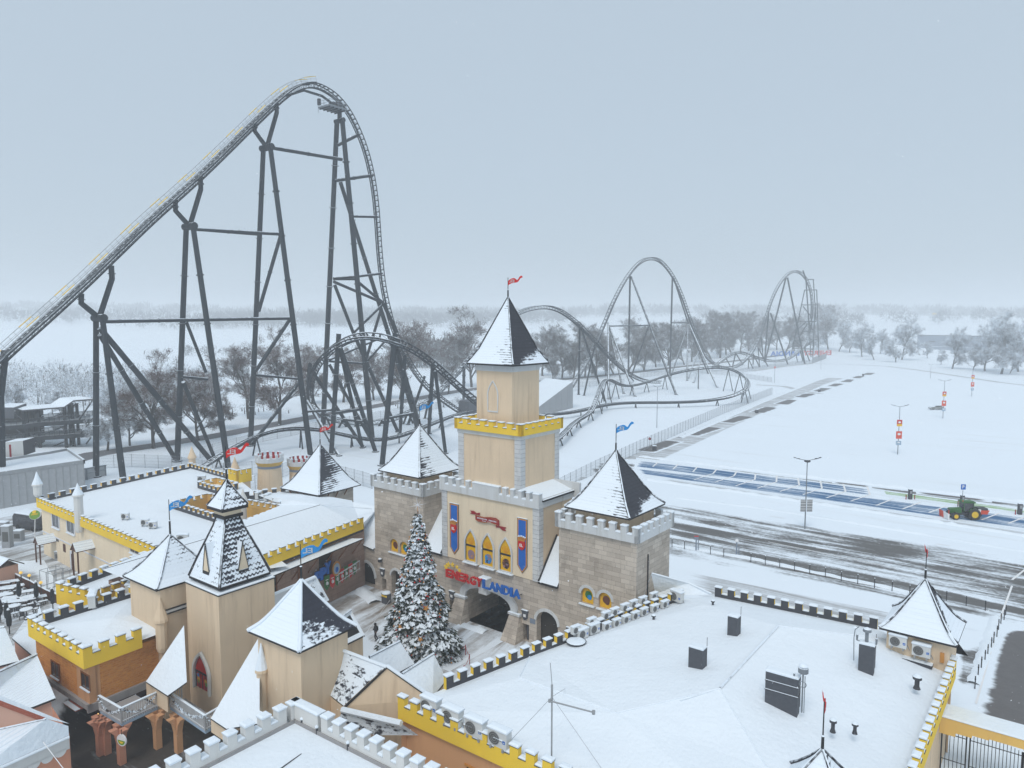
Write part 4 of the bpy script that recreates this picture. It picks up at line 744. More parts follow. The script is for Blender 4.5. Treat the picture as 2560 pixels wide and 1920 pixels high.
def round_turrets():
    for px, py, Y, w, lab in ((673, 1137, 107, 70, 'nearer cream round turret with white battlements left of the squat stone tower'), (749, 1146, 110, 62, 'round cream turret with white battlements half hidden by the squat stone tower roof')):
        p = D(px, py, Y); c = Vector((p.x, p.y, 0)); zt_ = p.z; r = w / 2 * Y / 1775; t = thing('round_turret', c, lab, 'turret', 'round turrets by the coaster fence')
        mb = MB('cream', 'warehouse', 'ochre'); mb.lathe(c, [(r * 1.02, 0), (r * .82, zt_ - 2.2), (r * .82, zt_ - 1.9), (r * .84, zt_ - 1.9), (r * .84, zt_ - 1.55), (r * .82, zt_ - 1.55), (r, zt_ - .95)], 24, 0, [0, 0, 1, 1, 1, 2]); mb.build('wall', t)
        mb = MB('white', 'darkred', 'snow'); mb.lathe(c, [(r, zt_ - .95), (r, zt_ - .35), (r - .3, zt_ - .35), (r - .3, zt_ - .9), (.05, zt_ - .9)], 24, 0, [0, 2, 1, 2])
        for k in range(14):
            a = 2 * math.pi * k / 14; f = Fr(c, math.degrees(a)); mb.box(f, -.17, .17, r - .3, r + .01, zt_ - .35, zt_ + .15, (0, 0, 1, 0, 0, 2)); mb.snowcap(f.P(-.17, r - .3, zt_ + .15), f.v * .34, f.d * .31, .1, .02, 2)
        mb.build('battlement', t)
round_turrets()
# ---------------------------------------------------------------- restaurant with the broad snow roof on the left
rest = thing('restaurant', CF.P(-40, -15), 'long cream restaurant with yellow crenellated edge and a broad flat snow roof on the left', 'building')
def build_rest():
    f = CF; D0 = -19.3; zb_ = 6.35; z5 = zz(0, 850, 800 / 2212); z6b = zz(0, 1150, 700 / 2212)
    aL = onplane(f, 105, 1300, D0)[0]; A, B, C = G(90, 1240, 7.7), G(478, 1158, 7.7), G(588, 1188, 7.7); aR = onplane(f, 445, 1352, D0 - .35)[0] + 6
    A = f.P(aL - .4, D0 - .4); mb = MB('cream2', 'frame'); mb.box(f, aL, aR, D0, D0 + 6, -.1, zb_ + .2, (0, 0, 0, 0, 0, None)); mb.box(f, aL, aR, D0 - .07, D0, 3.05, 3.2, 1); wallquad(mb, f.P(aL, D0), Vector((B.x, B.y, 0)), -.1, 6.5, 0); mb.build('wall', rest)
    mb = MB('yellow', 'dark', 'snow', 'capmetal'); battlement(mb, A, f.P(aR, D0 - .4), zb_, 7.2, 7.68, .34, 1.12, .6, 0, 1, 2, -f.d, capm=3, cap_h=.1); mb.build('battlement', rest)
    mb = MB('ochre', 'dark', 'snow', 'capmetal'); battlement(mb, B, A, 6.6, 7.2, 7.75, .34, 1.5, .75, 0, 1, 2, outn(B, A) * 1, capm=3, cap_h=.1); battlement(mb, C, B, 6.6, 7.2, 7.7, .34, 1.2, .6, 0, 1, 2, outn(C, B), capm=3, cap_h=.1); mb.build('battlement', rest)
    at = [G(436, 1252, 7.9), G(601, 1303, 7.9), G(703, 1264, 7.9), G(518, 1234, 7.9)]; ctr = (at[0] + at[2]) / 2
    zr = 6.95; roofp = [A, f.P(aR, D0 - .1), f.P(aR + 3, D0 + 6)] + [at[1], at[0], at[3]] + [at[2] + (at[2] - at[1]) * .02, G(640, 1232, 7), G(600, 1200, 7), C, B]
    mb = MB('roofsnow', 'ochre'); mb.poly([Vector((p.x, p.y, zr)) for p in roofp], (), 0); roof = mb.build('roof', rest)
    mb = MB('ochre', 'dark', 'snow', 'capmetal', 'wood')
    for k in range(4):
        p, q = at[k], at[(k + 1) % 4]; n = outn(p, q); c = (p + q) / 2; n = n if n.dot(Vector((ctr.x - c.x, ctr.y - c.y, 0))) > 0 else -n
        battlement(mb, p, q, 6.9, 7.35, 7.85, .34, 1.1, .58, 0, 1, 2, n, capm=3, cap_h=.1); wallquad(mb, p, q, 4.0, 6.95, 0)
    mb.face([Vector((p.x, p.y, 4.6)) for p in at], 4); mb.build('atrium_battlement', rest)
    # second, smaller roof well and the yellow end block
    a2 = [G(499, 1203, 7.9), G(548, 1217, 7.9), G(590, 1207, 7.9), G(541, 1194, 7.9)]; mb = MB('ochre', 'dark', 'snow', 'capmetal'); c2 = (a2[0] + a2[2]) / 2
    for k in range(4):
        p, q = a2[k], a2[(k + 1) % 4]; n = outn(p, q); c = (p + q) / 2; n = n if n.dot(Vector((c2.x - c.x, c2.y - c.y, 0))) > 0 else -n; battlement(mb, p, q, 6.9, 7.35, 7.85, .34, 1.1, .58, 0, 1, 2, n, capm=3, cap_h=.1)
    mb.build('atrium_battlement', rest)
    e = G(582, 1206, 6.9); fe = Fr(e, 38.4); mb = MB('yellow', 'cream', 'snow', 'capmetal')
    for p, q, n in ((fe.P(-1.2, 0), fe.P(1.2, 0), -fe.d), (fe.P(1.2, 0), fe.P(1.2, 2.4), fe.v)): battlement(mb, p, q, 6.9, 8.2, 8.8, .34, 1.1, .6, 0, 0, 2, n, capm=3, cap_h=.1)
    mb.box(fe, .7, 1.15, .05, 2.2, 2, 6.9, 1); mb.build('end_block', rest)
    for x0, x1, y0, y1 in ((365, 408, 1186, 1292), (467, 514, 1226, 1330), (905, 960, 1382, 1470)):
        (a0, za), (a1, zb) = onplane(f, *z5(x0, (y0 + y1) / 2), D0), onplane(f, *z5(x1, (y0 + y1) / 2), D0); zt_ = onplane(f, *z5((x0 + x1) / 2, y0), D0)[1]; zl = onplane(f, *z5((x0 + x1) / 2, y1), D0)[1]; window(rest, f, a0, a1, zl, zt_, D0, .2, .09)
    a_, z_ = onplane(f, *z6b(585, 800), D0); mb = MB('frame', 'wood', 'void'); mb.box(f, a_ - .95, a_ + .1, D0 - .1, D0, 0, 2.35, 0); mb.box(f, a_ - .5, a_ + .05, D0 - .13, D0 - .1, 0, 2.05, 1); mb.build('door', rest)
    for x, y in ((700, 487), (455, 630), (510, 695)):
        a_, z_ = onplane(f, *z6b(x, y), D0); mb = MB('wood' if x == 510 else 'dark'); mb.box(f, a_ - .35, a_ + .35, D0 - .06, D0, z_ - (.5 if x == 510 else .2), z_ + (.5 if x == 510 else .2)); mb.build('vent_panel', rest)
    for x, y in ((655, 660), (355, 610)):                       # little gabled porches
        a_, z_ = onplane(f, *z6b(x, y), D0 - 1.0); mb = MB('tilesnow', 'wood', 'black'); a0, a1, r = a_ - .85, a_ + .85, z_ + .25; e = r - .95
        for s in (0, 1):
            aa = a0 if s == 0 else a1; mb.obox(f.P(aa, D0 - 2.1, e), f.v * (a_ - aa) + UP * (r - e), f.d * 2.1, UP * .1, (1, 1, 1, 1, 1, 0))
        mb.face((f.P(a0 + .1, D0 - 2.0, e), f.P(a1 - .1, D0 - 2.0, e), f.P(a_, D0 - 2.0, r - .08)), 1)
        for aa in (a0 + .12, a1 - .12): mb.box(f, aa - .06, aa + .06, D0 - 1.95, D0 - 1.8, 0, e, 1)
        mb.build('porch', rest)
    for (px, y0, y1, y2), Y in (((95, 1180, 1215, 1240), None), ((200, 1210, 1243, 1330), None)):
        a_, z0 = onplane(f, px, y2, D0 - .3); pinnacle(rest, f.P(a_, D0 - .3), .5, z0, onplane(f, px, y1, D0 - .3)[1], onplane(f, px, y0, D0 - .3)[1], 'lightwall')
    for px, y0, y1, y2, z in ((481, 1116, 1146, 1166, 7.0), (588, 1142, 1174, 1188, 7.0)):
        o = G(px, y2, z); pinnacle(rest, o, .55, 5, D(px, y1, o.y).z, D(px, y0, o.y).z, 'cream', 'cream')
    o = G(609, 1282, 7.0); pinnacle(rest, o, .4, 5, D(609, 1252, o.y).z, D(609, 1222, o.y).z, 'lightwall', 'lightwall')
    for k, (x, y) in enumerate(((868, 1242), (1005, 1285), (1058, 1302))): AC.put(G(*z5(x, y), 7.0), facing(-f.d) + .6, 'small grey rooftop unit by the yellow edge of the left restaurant, %s from the left' % ORD[k], 'rooftop units on the restaurant', 1.0)
    for k, (x, y) in enumerate(((1395, 985), (1265, 1405), (1790, 1100), (1850, 1115), (1910, 1140), (1940, 1165))): AC.put(G(*z5(x, y), 7.2), facing(-f.d) + (2.0 if k > 1 else .8), ('rooftop unit behind the small roof well of the restaurant', 'rooftop unit beside the blue pennant spire', 'first rooftop unit right of the roof well', 'second rooftop unit right of the roof well', 'third rooftop unit right of the roof well', 'rooftop unit nearest the squat stone tower')[k], 'rooftop units on the restaurant', 1.25)
build_rest()
def oval_sign():
    o = G(86, 1372); t = thing('oval_sign', o, 'green oval sign with yellow lettering on a white post by the restaurant corner', 'sign'); c = D(87, 1287, o.y); mb = MB('white_paint', 'snow'); mb.tube(o, c - UP * .6, .06, n=6); mb.build('post', t)
    f = Fr((c.x, c.y), 20); mb = MB('leafgreen', 'white_paint', 'yellow', 'snow'); R_ = lambda r, k, d: f.P(1.05 * r * math.cos(k * math.pi / 10), d, c.z + .6 * r * math.sin(k * math.pi / 10) + .25 * r * math.cos(k * math.pi / 10)); mb.prism([R_(1.08, k, 0) for k in range(20)], f.d * .15, 1); mb.prism([R_(1, k, -.01) for k in range(20)], -f.d * .02, 0)
    mb.prism([R_(.35, k, -.04) + UP * .42 for k in range(20)], -f.d * .04, 2)
    for k in range(8): mb.obox(f.P(-.62 + .16 * k, -.04, c.z - .14 + .035 * k), f.v * .09, -f.d * .02, UP * (.16 + .06 * (k % 3)), 2)
    mb.build('board', t)
oval_sign()
# ================================================================ the street of cream towers in the left foreground
ZB1 = zz(0, 1400, 700 / 2212); Z6B = zz(0, 1150, 700 / 2212); ZB2 = zz(400, 1350, 700 / 2037)
def zaxis(px, py, c): return PL(px, py, c, Vector((c[0], c[1], 0)).normalized()).z
def quad_roof(mb, pts, mi=0, under=None, th=.14):   # planar snow roof with a thickness; pts counter-clockwise from above
    pts = [Vector(p) for p in pts]; n = (pts[1] - pts[0]).cross(pts[2] - pts[0])
    if n.z < 0: pts = pts[::-1]
    low = [p - UP * th for p in pts]; (mb.face if len(pts) < 5 else lambda q, m: mb.poly(q, (), m))(pts, mi)
    for k in range(len(pts)): mb.face((low[k], low[(k + 1) % len(pts)], pts[(k + 1) % len(pts)], pts[k]), under if under is not None else mi)
    (mb.face if len(pts) < 5 else lambda q, m: mb.poly(q, (), m))(low[::-1], under if under is not None else mi)
T2F = None
def tall_tower():
    global T2F
    f, w, d, c, zap = tower_fit((Z6B(1450, 960), Z6B(1725, 1065), Z6B(2165, 920)), 11.0, Z6B(1775, 143)); T2F = f; cx, cd = -w / 2, d / 2
    t = thing('tower_house', c, 'tall cream tower with two-tiered dark tiled roof, triangular dormers and a red stained doorway', 'tower'); ax = 1775 * 700 / 2212
    mb = MB('cream', 'roofsnow', 'black'); mb.box(f, -w, 0, 0, d, 0, 10.85, 0); mb.box(f, -w - .05, .05, -.05, d + .05, 10.85, 10.93, 2); mb.snowcap(f.P(-w - .03, -.03, 10.93), f.v * (w + .06), f.d * (d + .06), .12, 0, 1); mb.box(f, -w + .5, -.5, .5, d - .5, 10.95, 11.45, 2); mb.build('wall', t)
    zn = zaxis(ax, 1150 + 500 * 700 / 2212, c); zt2 = zaxis(ax, 1150 + 368 * 700 / 2212, c); h1 = w / 2 * .93
    rl = roof_mat('tiled_left', .98, .0, .0, .42, .36, (.03, .032, .045), .8, wavy=True); rr = roof_mat('tiled_right', .62, .28, .04, .5, .36, (.03, .032, .045), .9, wavy=True)
    mb = MB(rl, rr, RM_SNOW, RM_SNOW, 'hipcap', 'black'); bell_roof(mb, f, cx, cd, h1, h1, 11.4, zn + 1.1, [(0, 1), (.1, .92), (.25, .8), (.5, .585), (.75, .37), (1, .2)], (0, 1, 2, 3), 4, 5, .2, .1); roof = mb.build('roof', t)
    mb = MB('cream2', 'black'); mb.box(f, cx - .72, cx + .72, cd - .72, cd + .72, zn + .6, zt2 + .05, 0); mb.box(f, cx - .8, cx + .8, cd - .8, cd + .8, zn + .55, zn + .8, 1); mb.build('lantern', t)
    mb = MB(rl, rr, RM_SNOW, RM_SNOW, 'hipcap', 'black'); bell_roof(mb, f, cx, cd, 1.08, 1.08, zt2 + .12, zap - .1, PROF3, (0, 1, 2, 3), 4, 5, .24, .075); mb.build('upper_roof', t)
    for right in (False, True):                        # tall triangular dormers
        mb = MB('cream2', 'black', 'roofsnow'); zb, zt_ = 12.15, 14.15; P = (lambda a, o, z: f.P(0 - .3 - .12 + o * 0 + .0 - (0), cd + a, z) + f.v * o) if right else (lambda a, o, z: f.P(cx + a, .42, z) - f.d * o)
        s = 1 if right else 1; tri = [P(-.42, .0, zb), P(.42, .0, zb), P(0, .0, zt_)]; back = (-f.v if right else f.d)
        mb.face(tri, 0)
        for p, q in ((tri[0], tri[2]), (tri[1], tri[2])): mb.obox(p - back * .05, q - p, back * .12, UP * .14, 1); mb.face((p + UP * .14, q + UP * .14, q + back * 1.6 + UP * .14, p + back * 1.1 + UP * .14), 2)
        mb.obox(tri[0] - back * .06 - UP * .22, tri[1] - tri[0], back * .15, UP * .22, 1); mb.build('dormer', roof)
    # doorway
    (a0, z0), (a1, z1) = onplane(f, *ZB1(1560, 1120)), onplane(f, *ZB1(1668, 1150)); zc = onplane(f, *ZB1(1603, 745))[1]; zs = zc - 1.5; fl = 2.95
    h = arch_pts(f, a0, a1, fl, zs, zc, -.04, 16, True); mb = MB('red', 'darkred', 'yellowglass', 'skyblue', 'black', 'leafgreen'); mb.poly(h, (), 0); m = (a0 + a1) / 2
    mb.box(f, a0, a1, -.07, -.045, zs - .1, zs + .05, 4); mb.box(f, m - .04, m + .04, -.07, -.045, fl, zs, 4); mb.box(f, a0, a0 + .14, -.065, -.045, fl, zs, 4)
    for k, (x, z, r, mi) in enumerate(((.2, 1.9, .16, 3), (.22, 1.35, .2, 2), (.2, .95, .16, 5), (.72, 1.5, .16, 2), (.75, 1.05, .17, 5), (.3, 2.4, .18, 1), (.75, 2.2, .2, 1), (.25, .4, .2, 1), (.72, .45, .16, 1))): mb.poly([f.P(a0 + (a1 - a0) * x + r * math.cos(q * .785 + k), -.058, fl + z * (zs - fl) / 2.6 + r * 1.2 * math.sin(q * .785 + k)) for q in range(8)], (), mi)
    dr = mb.build('stained_door', t); mb = MB('lightwall'); hp = [h[0]] + h[1:]; arch_band(mb, h[1:] + [h[0]], f.P(m, -.04, fl + 1.2), .22, -f.d * .2, 0); mb.build('frame', dr)
    mb = MB('black', 'lightwall'); mb.obox(f.P(-w - 1.2, .9, 8.9), f.v * 1.2, f.d * .1, UP * .1, 0); mb.build('lead_flashing', t)
    flag(f.P(cx, cd, zap - .25), 2.7, 1.7, 'redflag', 12, 'red EL pennant on the two-tiered tower roof in the left foreground', .95)
tall_tower()
def left_tower():
    ze = 10.55; L, Fp = G(*Z6B(968, 912), ze), G(*Z6B(1235, 1028), ze); w = (Fp - L).length; az = math.degrees(math.atan2((Fp - L).x, (Fp - L).y)) - 90; f = Fr(Fp, az); c = f.P(-w / 2, w / 2); zap = zaxis(*Z6B(1322, 588), c) ; zap = PL(*Z6B(1322, 588), c, Vector((c.x, c.y, 0)).normalized()).z
    t = thing('corner_tower', c, 'cream tower with a flared snow roof and blue pennant left of the two-tiered tower', 'tower')
    mb = MB('cream', 'black', 'rail'); mb.box(f, -w + .42, -.12, .35, w - .4, 0, ze - .05, 0); mb.build('wall', t)
    mb = MB('black', 'lightwall'); d0, z0 = onside(f, *Z6B(1280, 1222), -.11); d1, z1 = onside(f, *Z6B(1455, 1158), -.11); mb.obox(f.P(-.11, d0, z0 - .1), f.d * 2.3, f.v * .12, UP * .12, 0); mb.obox(f.P(-.11, d0, z0 + .02), f.d * 2.3, f.v * .1, UP * .2, 1); mb.obox(f.P(-.11, d0, z0 + .22), f.d * 2.3, f.v * .12, UP * .08, 0); mb.build('gutter', t)
    mb = MB(roof_mat('corner_tower_front', 1.3, 0, 0, .25, .3, wavy=True), roof_mat('corner_tower_side', .75, .55, .0, .5, .36, (.03, .032, .045), .6, wavy=True), RM_SNOW, RM_SNOW, 'hipcap', 'black'); bell_roof(mb, f, -w / 2, w / 2, w / 2, w / 2, ze, zap, PROF, (0, 1, 2, 3), 4, 5, .14, .09); mb.build('roof', t)
    p = f.P(-.12, .0, 0); q = PL(*Z6B(1232, 1180), f.P(0, .3), f.d); pinnacle(t, f.P(-.1, .3), .42, 5.6, zaxis(*Z6B(1232, 1290), p), zaxis(*Z6B(1232, 1095), p), 'cream', 'cream')
    (a0, _), (a1, _) = onplane(f, *ZB1(1150, 960), .35), onplane(f, *ZB1(1205, 1020), .35); zt_ = onplane(f, *ZB1(1165, 838), .35)[1]; mb = MB('glass'); mb.box(f, a0, a1, .3, .35, 2.95, zt_ - .15); dr = mb.build('door', t); mb = MB('lightwall'); mb.box(f, a0 - .2, a0, .22, .35, 2.95, zt_); mb.box(f, a0, a1 + .1, .22, .35, zt_ - .15, zt_); mb.build('frame', dr)
    flag(f.P(-w / 2, w / 2, zap - .1), 2.95, 1.75, 'skyblue', 14, 'blue EL pennant on the flared tower roof left of the two-tiered tower', 1.2)
    return f, w
T1F, T1W = left_tower()
def right_tower():
    ze = 10.0; f, w, d, c, zap = tower_fit((ZB2(665, 650), ZB2(1013, 816), ZB2(1430, 622)), ze, ZB2(1042, 285)); t = thing('gabled_tower', c, 'cream tower with a half-bare dark roof and blue pennant in front of the plaza', 'tower')
    mb = MB('cream'); mb.box(f, -w + .5, -.42, .42, d - .45, 0, ze - .05, 0); mb.build('wall', t)
    mb = MB(roof_mat('gabled_tower_front', 1.3, 0, 0, .2, .3), roof_mat('gabled_tower_side', -.02, .62, -.05, .12, .34, (.03, .032, .045), 1.0, wavy=True), RM_SNOW, RM_SNOW, 'snow', 'black'); bell_roof(mb, f, -w / 2, d / 2, w / 2, d / 2, ze, zap, PROF, (0, 1, 2, 3), 4, 5, .14, .13); mb.build('roof', t)
    a, _ = onplane(f, *ZB2(747, 1000), .3); pinnacle(t, f.P(a, .25), .36, 4.5, onplane(f, *ZB2(750, 968), .2)[1], onplane(f, *ZB2(745, 758), .2)[1], 'cream', 'snow')
    flag(f.P(-w / 2, d / 2, zap - .1), 2.55, 1.8, 'skyblue', 16, 'blue EL pennant on the half-bare tower roof in front of the plaza', 1.0)
    return f, w, d
T3F, T3W, T3D = right_tower()
def street_roofs():
    # snowed lean-to roofs between the towers
    for pts, ze, zr, lab, nm in ((((365, 1704), (419, 1739), (460, 1563), (467, 1705)), 4.7, 8.6, 'steep snow-covered lean-to roof between the two left cream towers', 1), (((527, 1796), (566, 1822), (649, 1590), (649, 1776)), 4.4, 8.8, 'steep snow-covered lean-to roof right of the red doorway tower', 2)):
        a, b, p = G(*pts[0], ze), G(*pts[1], ze), G(*pts[2], zr); n = (b - a).cross(p - a).normalized(); q = PL(*pts[3], a, n)
        t = thing('lean_to', (a + b) / 2 - UP * ze, lab, 'roof'); mb = MB('roofsnow', 'black', 'cream'); o = [a, b, q, p]
        if nm == 2: tl = PL(557, 1745, a, n); o = [a, b, PL(700, 1800, a, n), q, p, tl]
        quad_roof(mb, o, 0, 1, .1); mb.build('roof', t)
        bk = Vector((a.x * .012, a.y * .012, 0)); mb = MB('cream'); mb.face((Vector((a.x, a.y, 3.1)) + bk, Vector((b.x, b.y, 3.1)) + bk, b + bk - UP * .15, a + bk - UP * .15), 0); mb.build('wall', t)
    # gabled house in front of the right tower
    A, B, C, Dd = G(*ZB2(1322, 800), 8.4), G(*ZB2(1650, 925), 8.2), G(*ZB2(1345, 1212), 5.7), G(*ZB2(1035, 970), 5.9); E = G(*ZB2(1995, 1165), 6.2)
    t = thing('gable_house', Vector((B.x, B.y, 0)), 'cream gable end with a patchy snow roof below the half-bare tower', 'house'); mb = MB(RM_GABLE, 'snow', 'black')
    n = 5
    for i in range(n):
        for j in range(n):
            g = lambda u, v: lerp2(lerp2(C, Dd, u), lerp2(B, A, u), v); u0, u1, v0, v1 = i / n, (i + 1) / n, j / n, (j + 1) / n
            mb.face((g(u0, v0), g(u0, v1), g(u1, v1), g(u1, v0))[::-1], 0, tuple((3 * (u - .5), v) for u, v in ((u0, v0), (u0, v1), (u1, v1), (u1, v0)))[::-1])
    F2 = E + (A - B); mb.face((B, E, F2, A), 1); mb.path([C, lerp2(C, B, .5), B, lerp2(B, E, .5), E], .09, 5, 2); mb.path([A, B], .12, 6, 1); mb.path([Dd, A], .13, 5, 2); mb.path([B + UP * .1, E + UP * .1], .12, 6, 1); mb.build('roof', t)
    mb = MB('cream'); b = (B - A).normalized() * .12; mb.face((C - b, E - b, B - b), 0); mb.face((Vector((C.x, C.y, 0)) - b, Vector((E.x, E.y, 0)) - b, E - b, C - b), 0); mb.face((Vector((Dd.x, Dd.y, 0)), Vector((C.x, C.y, 0)), C - UP * .1, Dd - UP * .1), 0); mb.build('wall', t)
    l = [G(*ZB2(x, y), z) for x, y, z in ((1325, 1235, 5.6), (1755, 1335, 5.9), (1880, 1420, 4.9), (1560, 1420, 4.3), (1300, 1310, 4.7))]
    mb = MB(RM_GABLE, 'snow'); cc = sum(l, Vector()) / 5
    for k in range(5): mb.face((l[k], l[(k + 1) % 5], cc), 0, ((-1, .2 if k < 2 else .8), (1, .3), (0, .5)))
    mb.path([l[0], l[1]], .2, 6, 1); mb.build('porch_roof', t)
    # snowed stall and porch roofs around it, each a gable facing the plaza
    for pts, lab in ((((1522, 852), (1745, 738), (1852, 900), (1650, 1010)), 'small snowy gabled roof between the Christmas tree and the cream gable'), (((1760, 975), (1992, 828), (2085, 1015), (1985, 1140)), 'small snowy gabled roof touching the first grey merlon'), (((1325, 560), (1390, 510), (1490, 690), (1330, 770)), 'small snowy roof just right of the half-bare tower')):
        q = [G(*ZB2(x, y), z) for (x, y), z in zip(pts, (7.2, 7.0, 5.4, 5.6))]; t = thing('stall', Vector((q[2].x, q[2].y, 0)), lab, 'stall'); mb = MB('roofsnow', 'black', 'hipcap'); quad_roof(mb, q, 0, 1)
        oth = [q[0], q[1], q[1] + (q[1] - q[2]) * .8 - UP * .0, q[0] + (q[0] - q[3]) * .8]; oth[2].z = q[2].z; oth[3].z = q[3].z; quad_roof(mb, oth, 0, 1); mb.path([q[0] + UP * .04, q[1] + UP * .04], .08, 5, 2); mb.build('roof', t)
        mb = MB('cream'); ins = [lerp2(p, sum(q + oth[2:], Vector()) / 6, .12) for p in (q[3], q[2], oth[2], oth[3])]; [wallquad(mb, ins[k], ins[(k + 1) % 4], 0, 5.3, 0) for k in range(4)]; mb.face((ins[1] * 1, ins[2] * 1, lerp2(ins[1], ins[2], .5) + UP * 1.4), 0); mb.build('wall', t)
    # hipped roof behind the half-bare tower
    r = [G(*ZB2(x, y), z) for x, y, z in ((800, 410, 8.6), (1128, 270, 8.8), (1222, 440, 6.6), (980, 560, 6.4), (700, 620, 6.4))]; t = thing('hipped_house', Vector((r[2].x, r[2].y, 0)), 'hipped roof with snow-flecked dark side half hidden behind the half-bare tower', 'house')
    mb = MB('roofsnow', RM_GABLE, 'snow'); mb.face((r[4], r[3], r[1], r[0]), 0); mb.face((r[3], r[2], r[1]), 1, ((-1, .1), (1, .1), (0, .4))); mb.path([r[0], r[1]], .16, 6, 2); mb.path([r[1], r[2]], .12, 6, 2); mb.build('roof', t)
    mb = MB('cream'); wallquad(mb, r[3], r[2], 0, 6.4); wallquad(mb, r[4], r[3], 0, 6.3); mb.build('wall', t)
RM_GABLE = roof_mat('gable_patchy', .72, -.1, 0, .15, .34, (.03, .032, .045), .8, wavy=True)
street_roofs()
# ---------------------------------------------------------------- brick house with the yellow parapet, arcade and balconies
def brick_house():
    zm, zn, zb = 7.85, 7.3, 6.35; Lp, Fp, Rp = G(68, 1544, zm), G(207, 1623, zm), G(354, 1571, zm); Bk = G(339, 1463, zm)
    t = thing('brick_house', Vector((Fp.x, Fp.y, 0)), 'orange brick house with bright yellow crenellations over a ground floor arcade', 'house')
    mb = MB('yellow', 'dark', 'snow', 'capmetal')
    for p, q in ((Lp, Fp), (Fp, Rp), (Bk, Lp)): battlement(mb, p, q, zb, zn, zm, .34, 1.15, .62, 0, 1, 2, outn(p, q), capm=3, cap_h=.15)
    mb.build('battlement', t)
    R2 = Rp + (Bk - Lp) * .25; mb = MB('roofsnow'); Zr = 6.95; k = lerp2(Fp, Bk, .5); k.z = 7.5; V = lambda p, z=Zr: Vector((p.x, p.y, z))
    for p, q in ((Lp, Fp), (Fp, Rp), (Rp, R2), (R2, Bk), (Bk, Lp)): mb.face((V(p), V(q), k), 0)
    mb.build('roof', t)
    f = Fr(Fp, math.degrees(math.atan2((Rp - Fp).x, (Rp - Fp).y))); wl = (Lp - Fp).length; wr = (Rp - Fp).length; i = .5
    mb = MB('brick', 'orange', 'greyledge', 'void', 'salmon')
    mb.box(f, -wl, -i, i, wr + 3, 3.35, zb + .1, 0); mb.box(f, -2.3, -i + .04, i - .04, i + .6, 3.3, zb, 1); mb.box(f, -i - .5, -i + .04, i + .45, i + .75, 3.3, zb, 1)
    mb.box(f, -wl, -i + .2, i - .25, i + .1, 3.05, 3.42, 2); mb.box(f, -i, -i + .2, i - .25, wr + 3, 2.85, 3.42, 2); mb.box(f, -wl, -i, i + .05, wr + 3, 2.95, 3.3, 3)
    mb.build('wall', t)
    mb = MB('pink', 'void', 'wood', 'bulb'); mb.box(f, -wl, -2.0, 2.6, 2.9, 0, 3.0, 2); mb.box(f, -2.3, -2.0, 2.9, 9, 0, 3, 2)
    for a in (-7.5, -5.4, -3.6): mb.box(f, a, a + 1.1, 2.5, 2.6, .1, 2.4, 1)
    for k in range(26): mb.lathe(f.P(-3.0 + random.uniform(-.5, .5), 2.3 + random.uniform(-.3, .1), random.uniform(.6, 2.9)), [(.015, 0), (.035, .03), (.015, .06)], 5, 3)
    mb.build('shopfront', t)
    for x, y in ((252, 1887), (305, 1909), (268, 1884), (395, 1870), (447, 1880)):
        o = G(x, y); g = Fr(o, f.az); mb = MB('salmon', 'orange', 'greyledge'); mt = 0 if x < 380 else 1; mb.box(g, -.22, .22, -.22, .22, 0, 2.2, mt)
        for s in (-1, 1):
            mb.prism([g.P(s * .22, -.2, 1.5), g.P(s * .36, -.2, 2.2), g.P(s * .75, -.2, 2.72), g.P(s * .22, -.2, 2.72)], g.d * .4, mt); mb.prism([g.P(-.2, s * .22, 1.5), g.P(-.2, s * .36, 2.2), g.P(-.2, s * .75, 2.72), g.P(-.2, s * .22, 2.72)], g.v * .4, mt)
        mb.build('column', t)
    for (x0, x1, y0, y1) in ((605, 695, 465, 680), (950, 1048, 595, 810)):
        zl = zz(0, 1550, 480 / 2212); (a0, z1), (a1, z0) = onplane(f, *zl(x0, y0), i), onplane(f, *zl(x1, y1), i); z1 = min(z1, 6.2); window(t, f, a0, a1, max(3.9, z0), z1, i - .06, .1, .05, frame='bracket')
    mb = MB('snow', 'terracotta'); mb.obox(f.P(-3.4, -.1, 2.75), f.v * 1.9, f.d * .6, UP * .08, 1); mb.snowcap(f.P(-3.4, -.1, 2.83), f.v * 1.9, f.d * .3, .06, .02, 0); mb.build('awning', t)
    # balconies
    for pts, nm in ((((250, 1783), (305, 1816), (394, 1774)), 'balcony on the brick house'), (((425, 1773), (514, 1835), (552, 1812)), 'balcony before the red doorway')):
        q = [G(x, y, 2.72) for x, y in pts]; inw = (q[0] - q[1]) + (q[2] - q[1]); far = q[0] + q[2] - q[1]
        if nm.endswith('doorway'): par = t
        mb = MB('paleblue', 'greyledge', 'snow'); o = [q[0], q[1], q[2], far]; mb.prism([p for p in o], UP * .22, 0); top = [lerp2(p, sum(o, Vector()) / 4, .02) + UP * .225 for p in o]; mb.face(top, 1); b = mb.build('balcony', t)
        mb = MB('rail', 'snow')
        segs = ((q[0], q[1]), (q[1], q[2])) + (((q[0], q[0] + (q[2] - q[1]) * .8),) if nm.endswith('doorway') else ())
        for p, r in segs:
            L = (r - p).length; n = max(3, int(L / .16)); u = (r - p) / n; U = UP * .22
            for k in range(n + 1): mb.tube(p + u * k + U, p + u * k + UP * 1.28, .028 if k % n else .06, n=5)
            mb.tube(p + UP * 1.28, r + UP * 1.28, .06, n=6); mb.tube(p + UP * .36, r + UP * .36, .04, n=5); side = Vector((-(r - p).y, (r - p).x, 0)).normalized() * .06; mb.snowcap(p - side + UP * 1.33, r - p, side * 2, .07, .02, 1)
        mb.build('railing', b)
        g = MB('garland', 'snow', 'bulb')
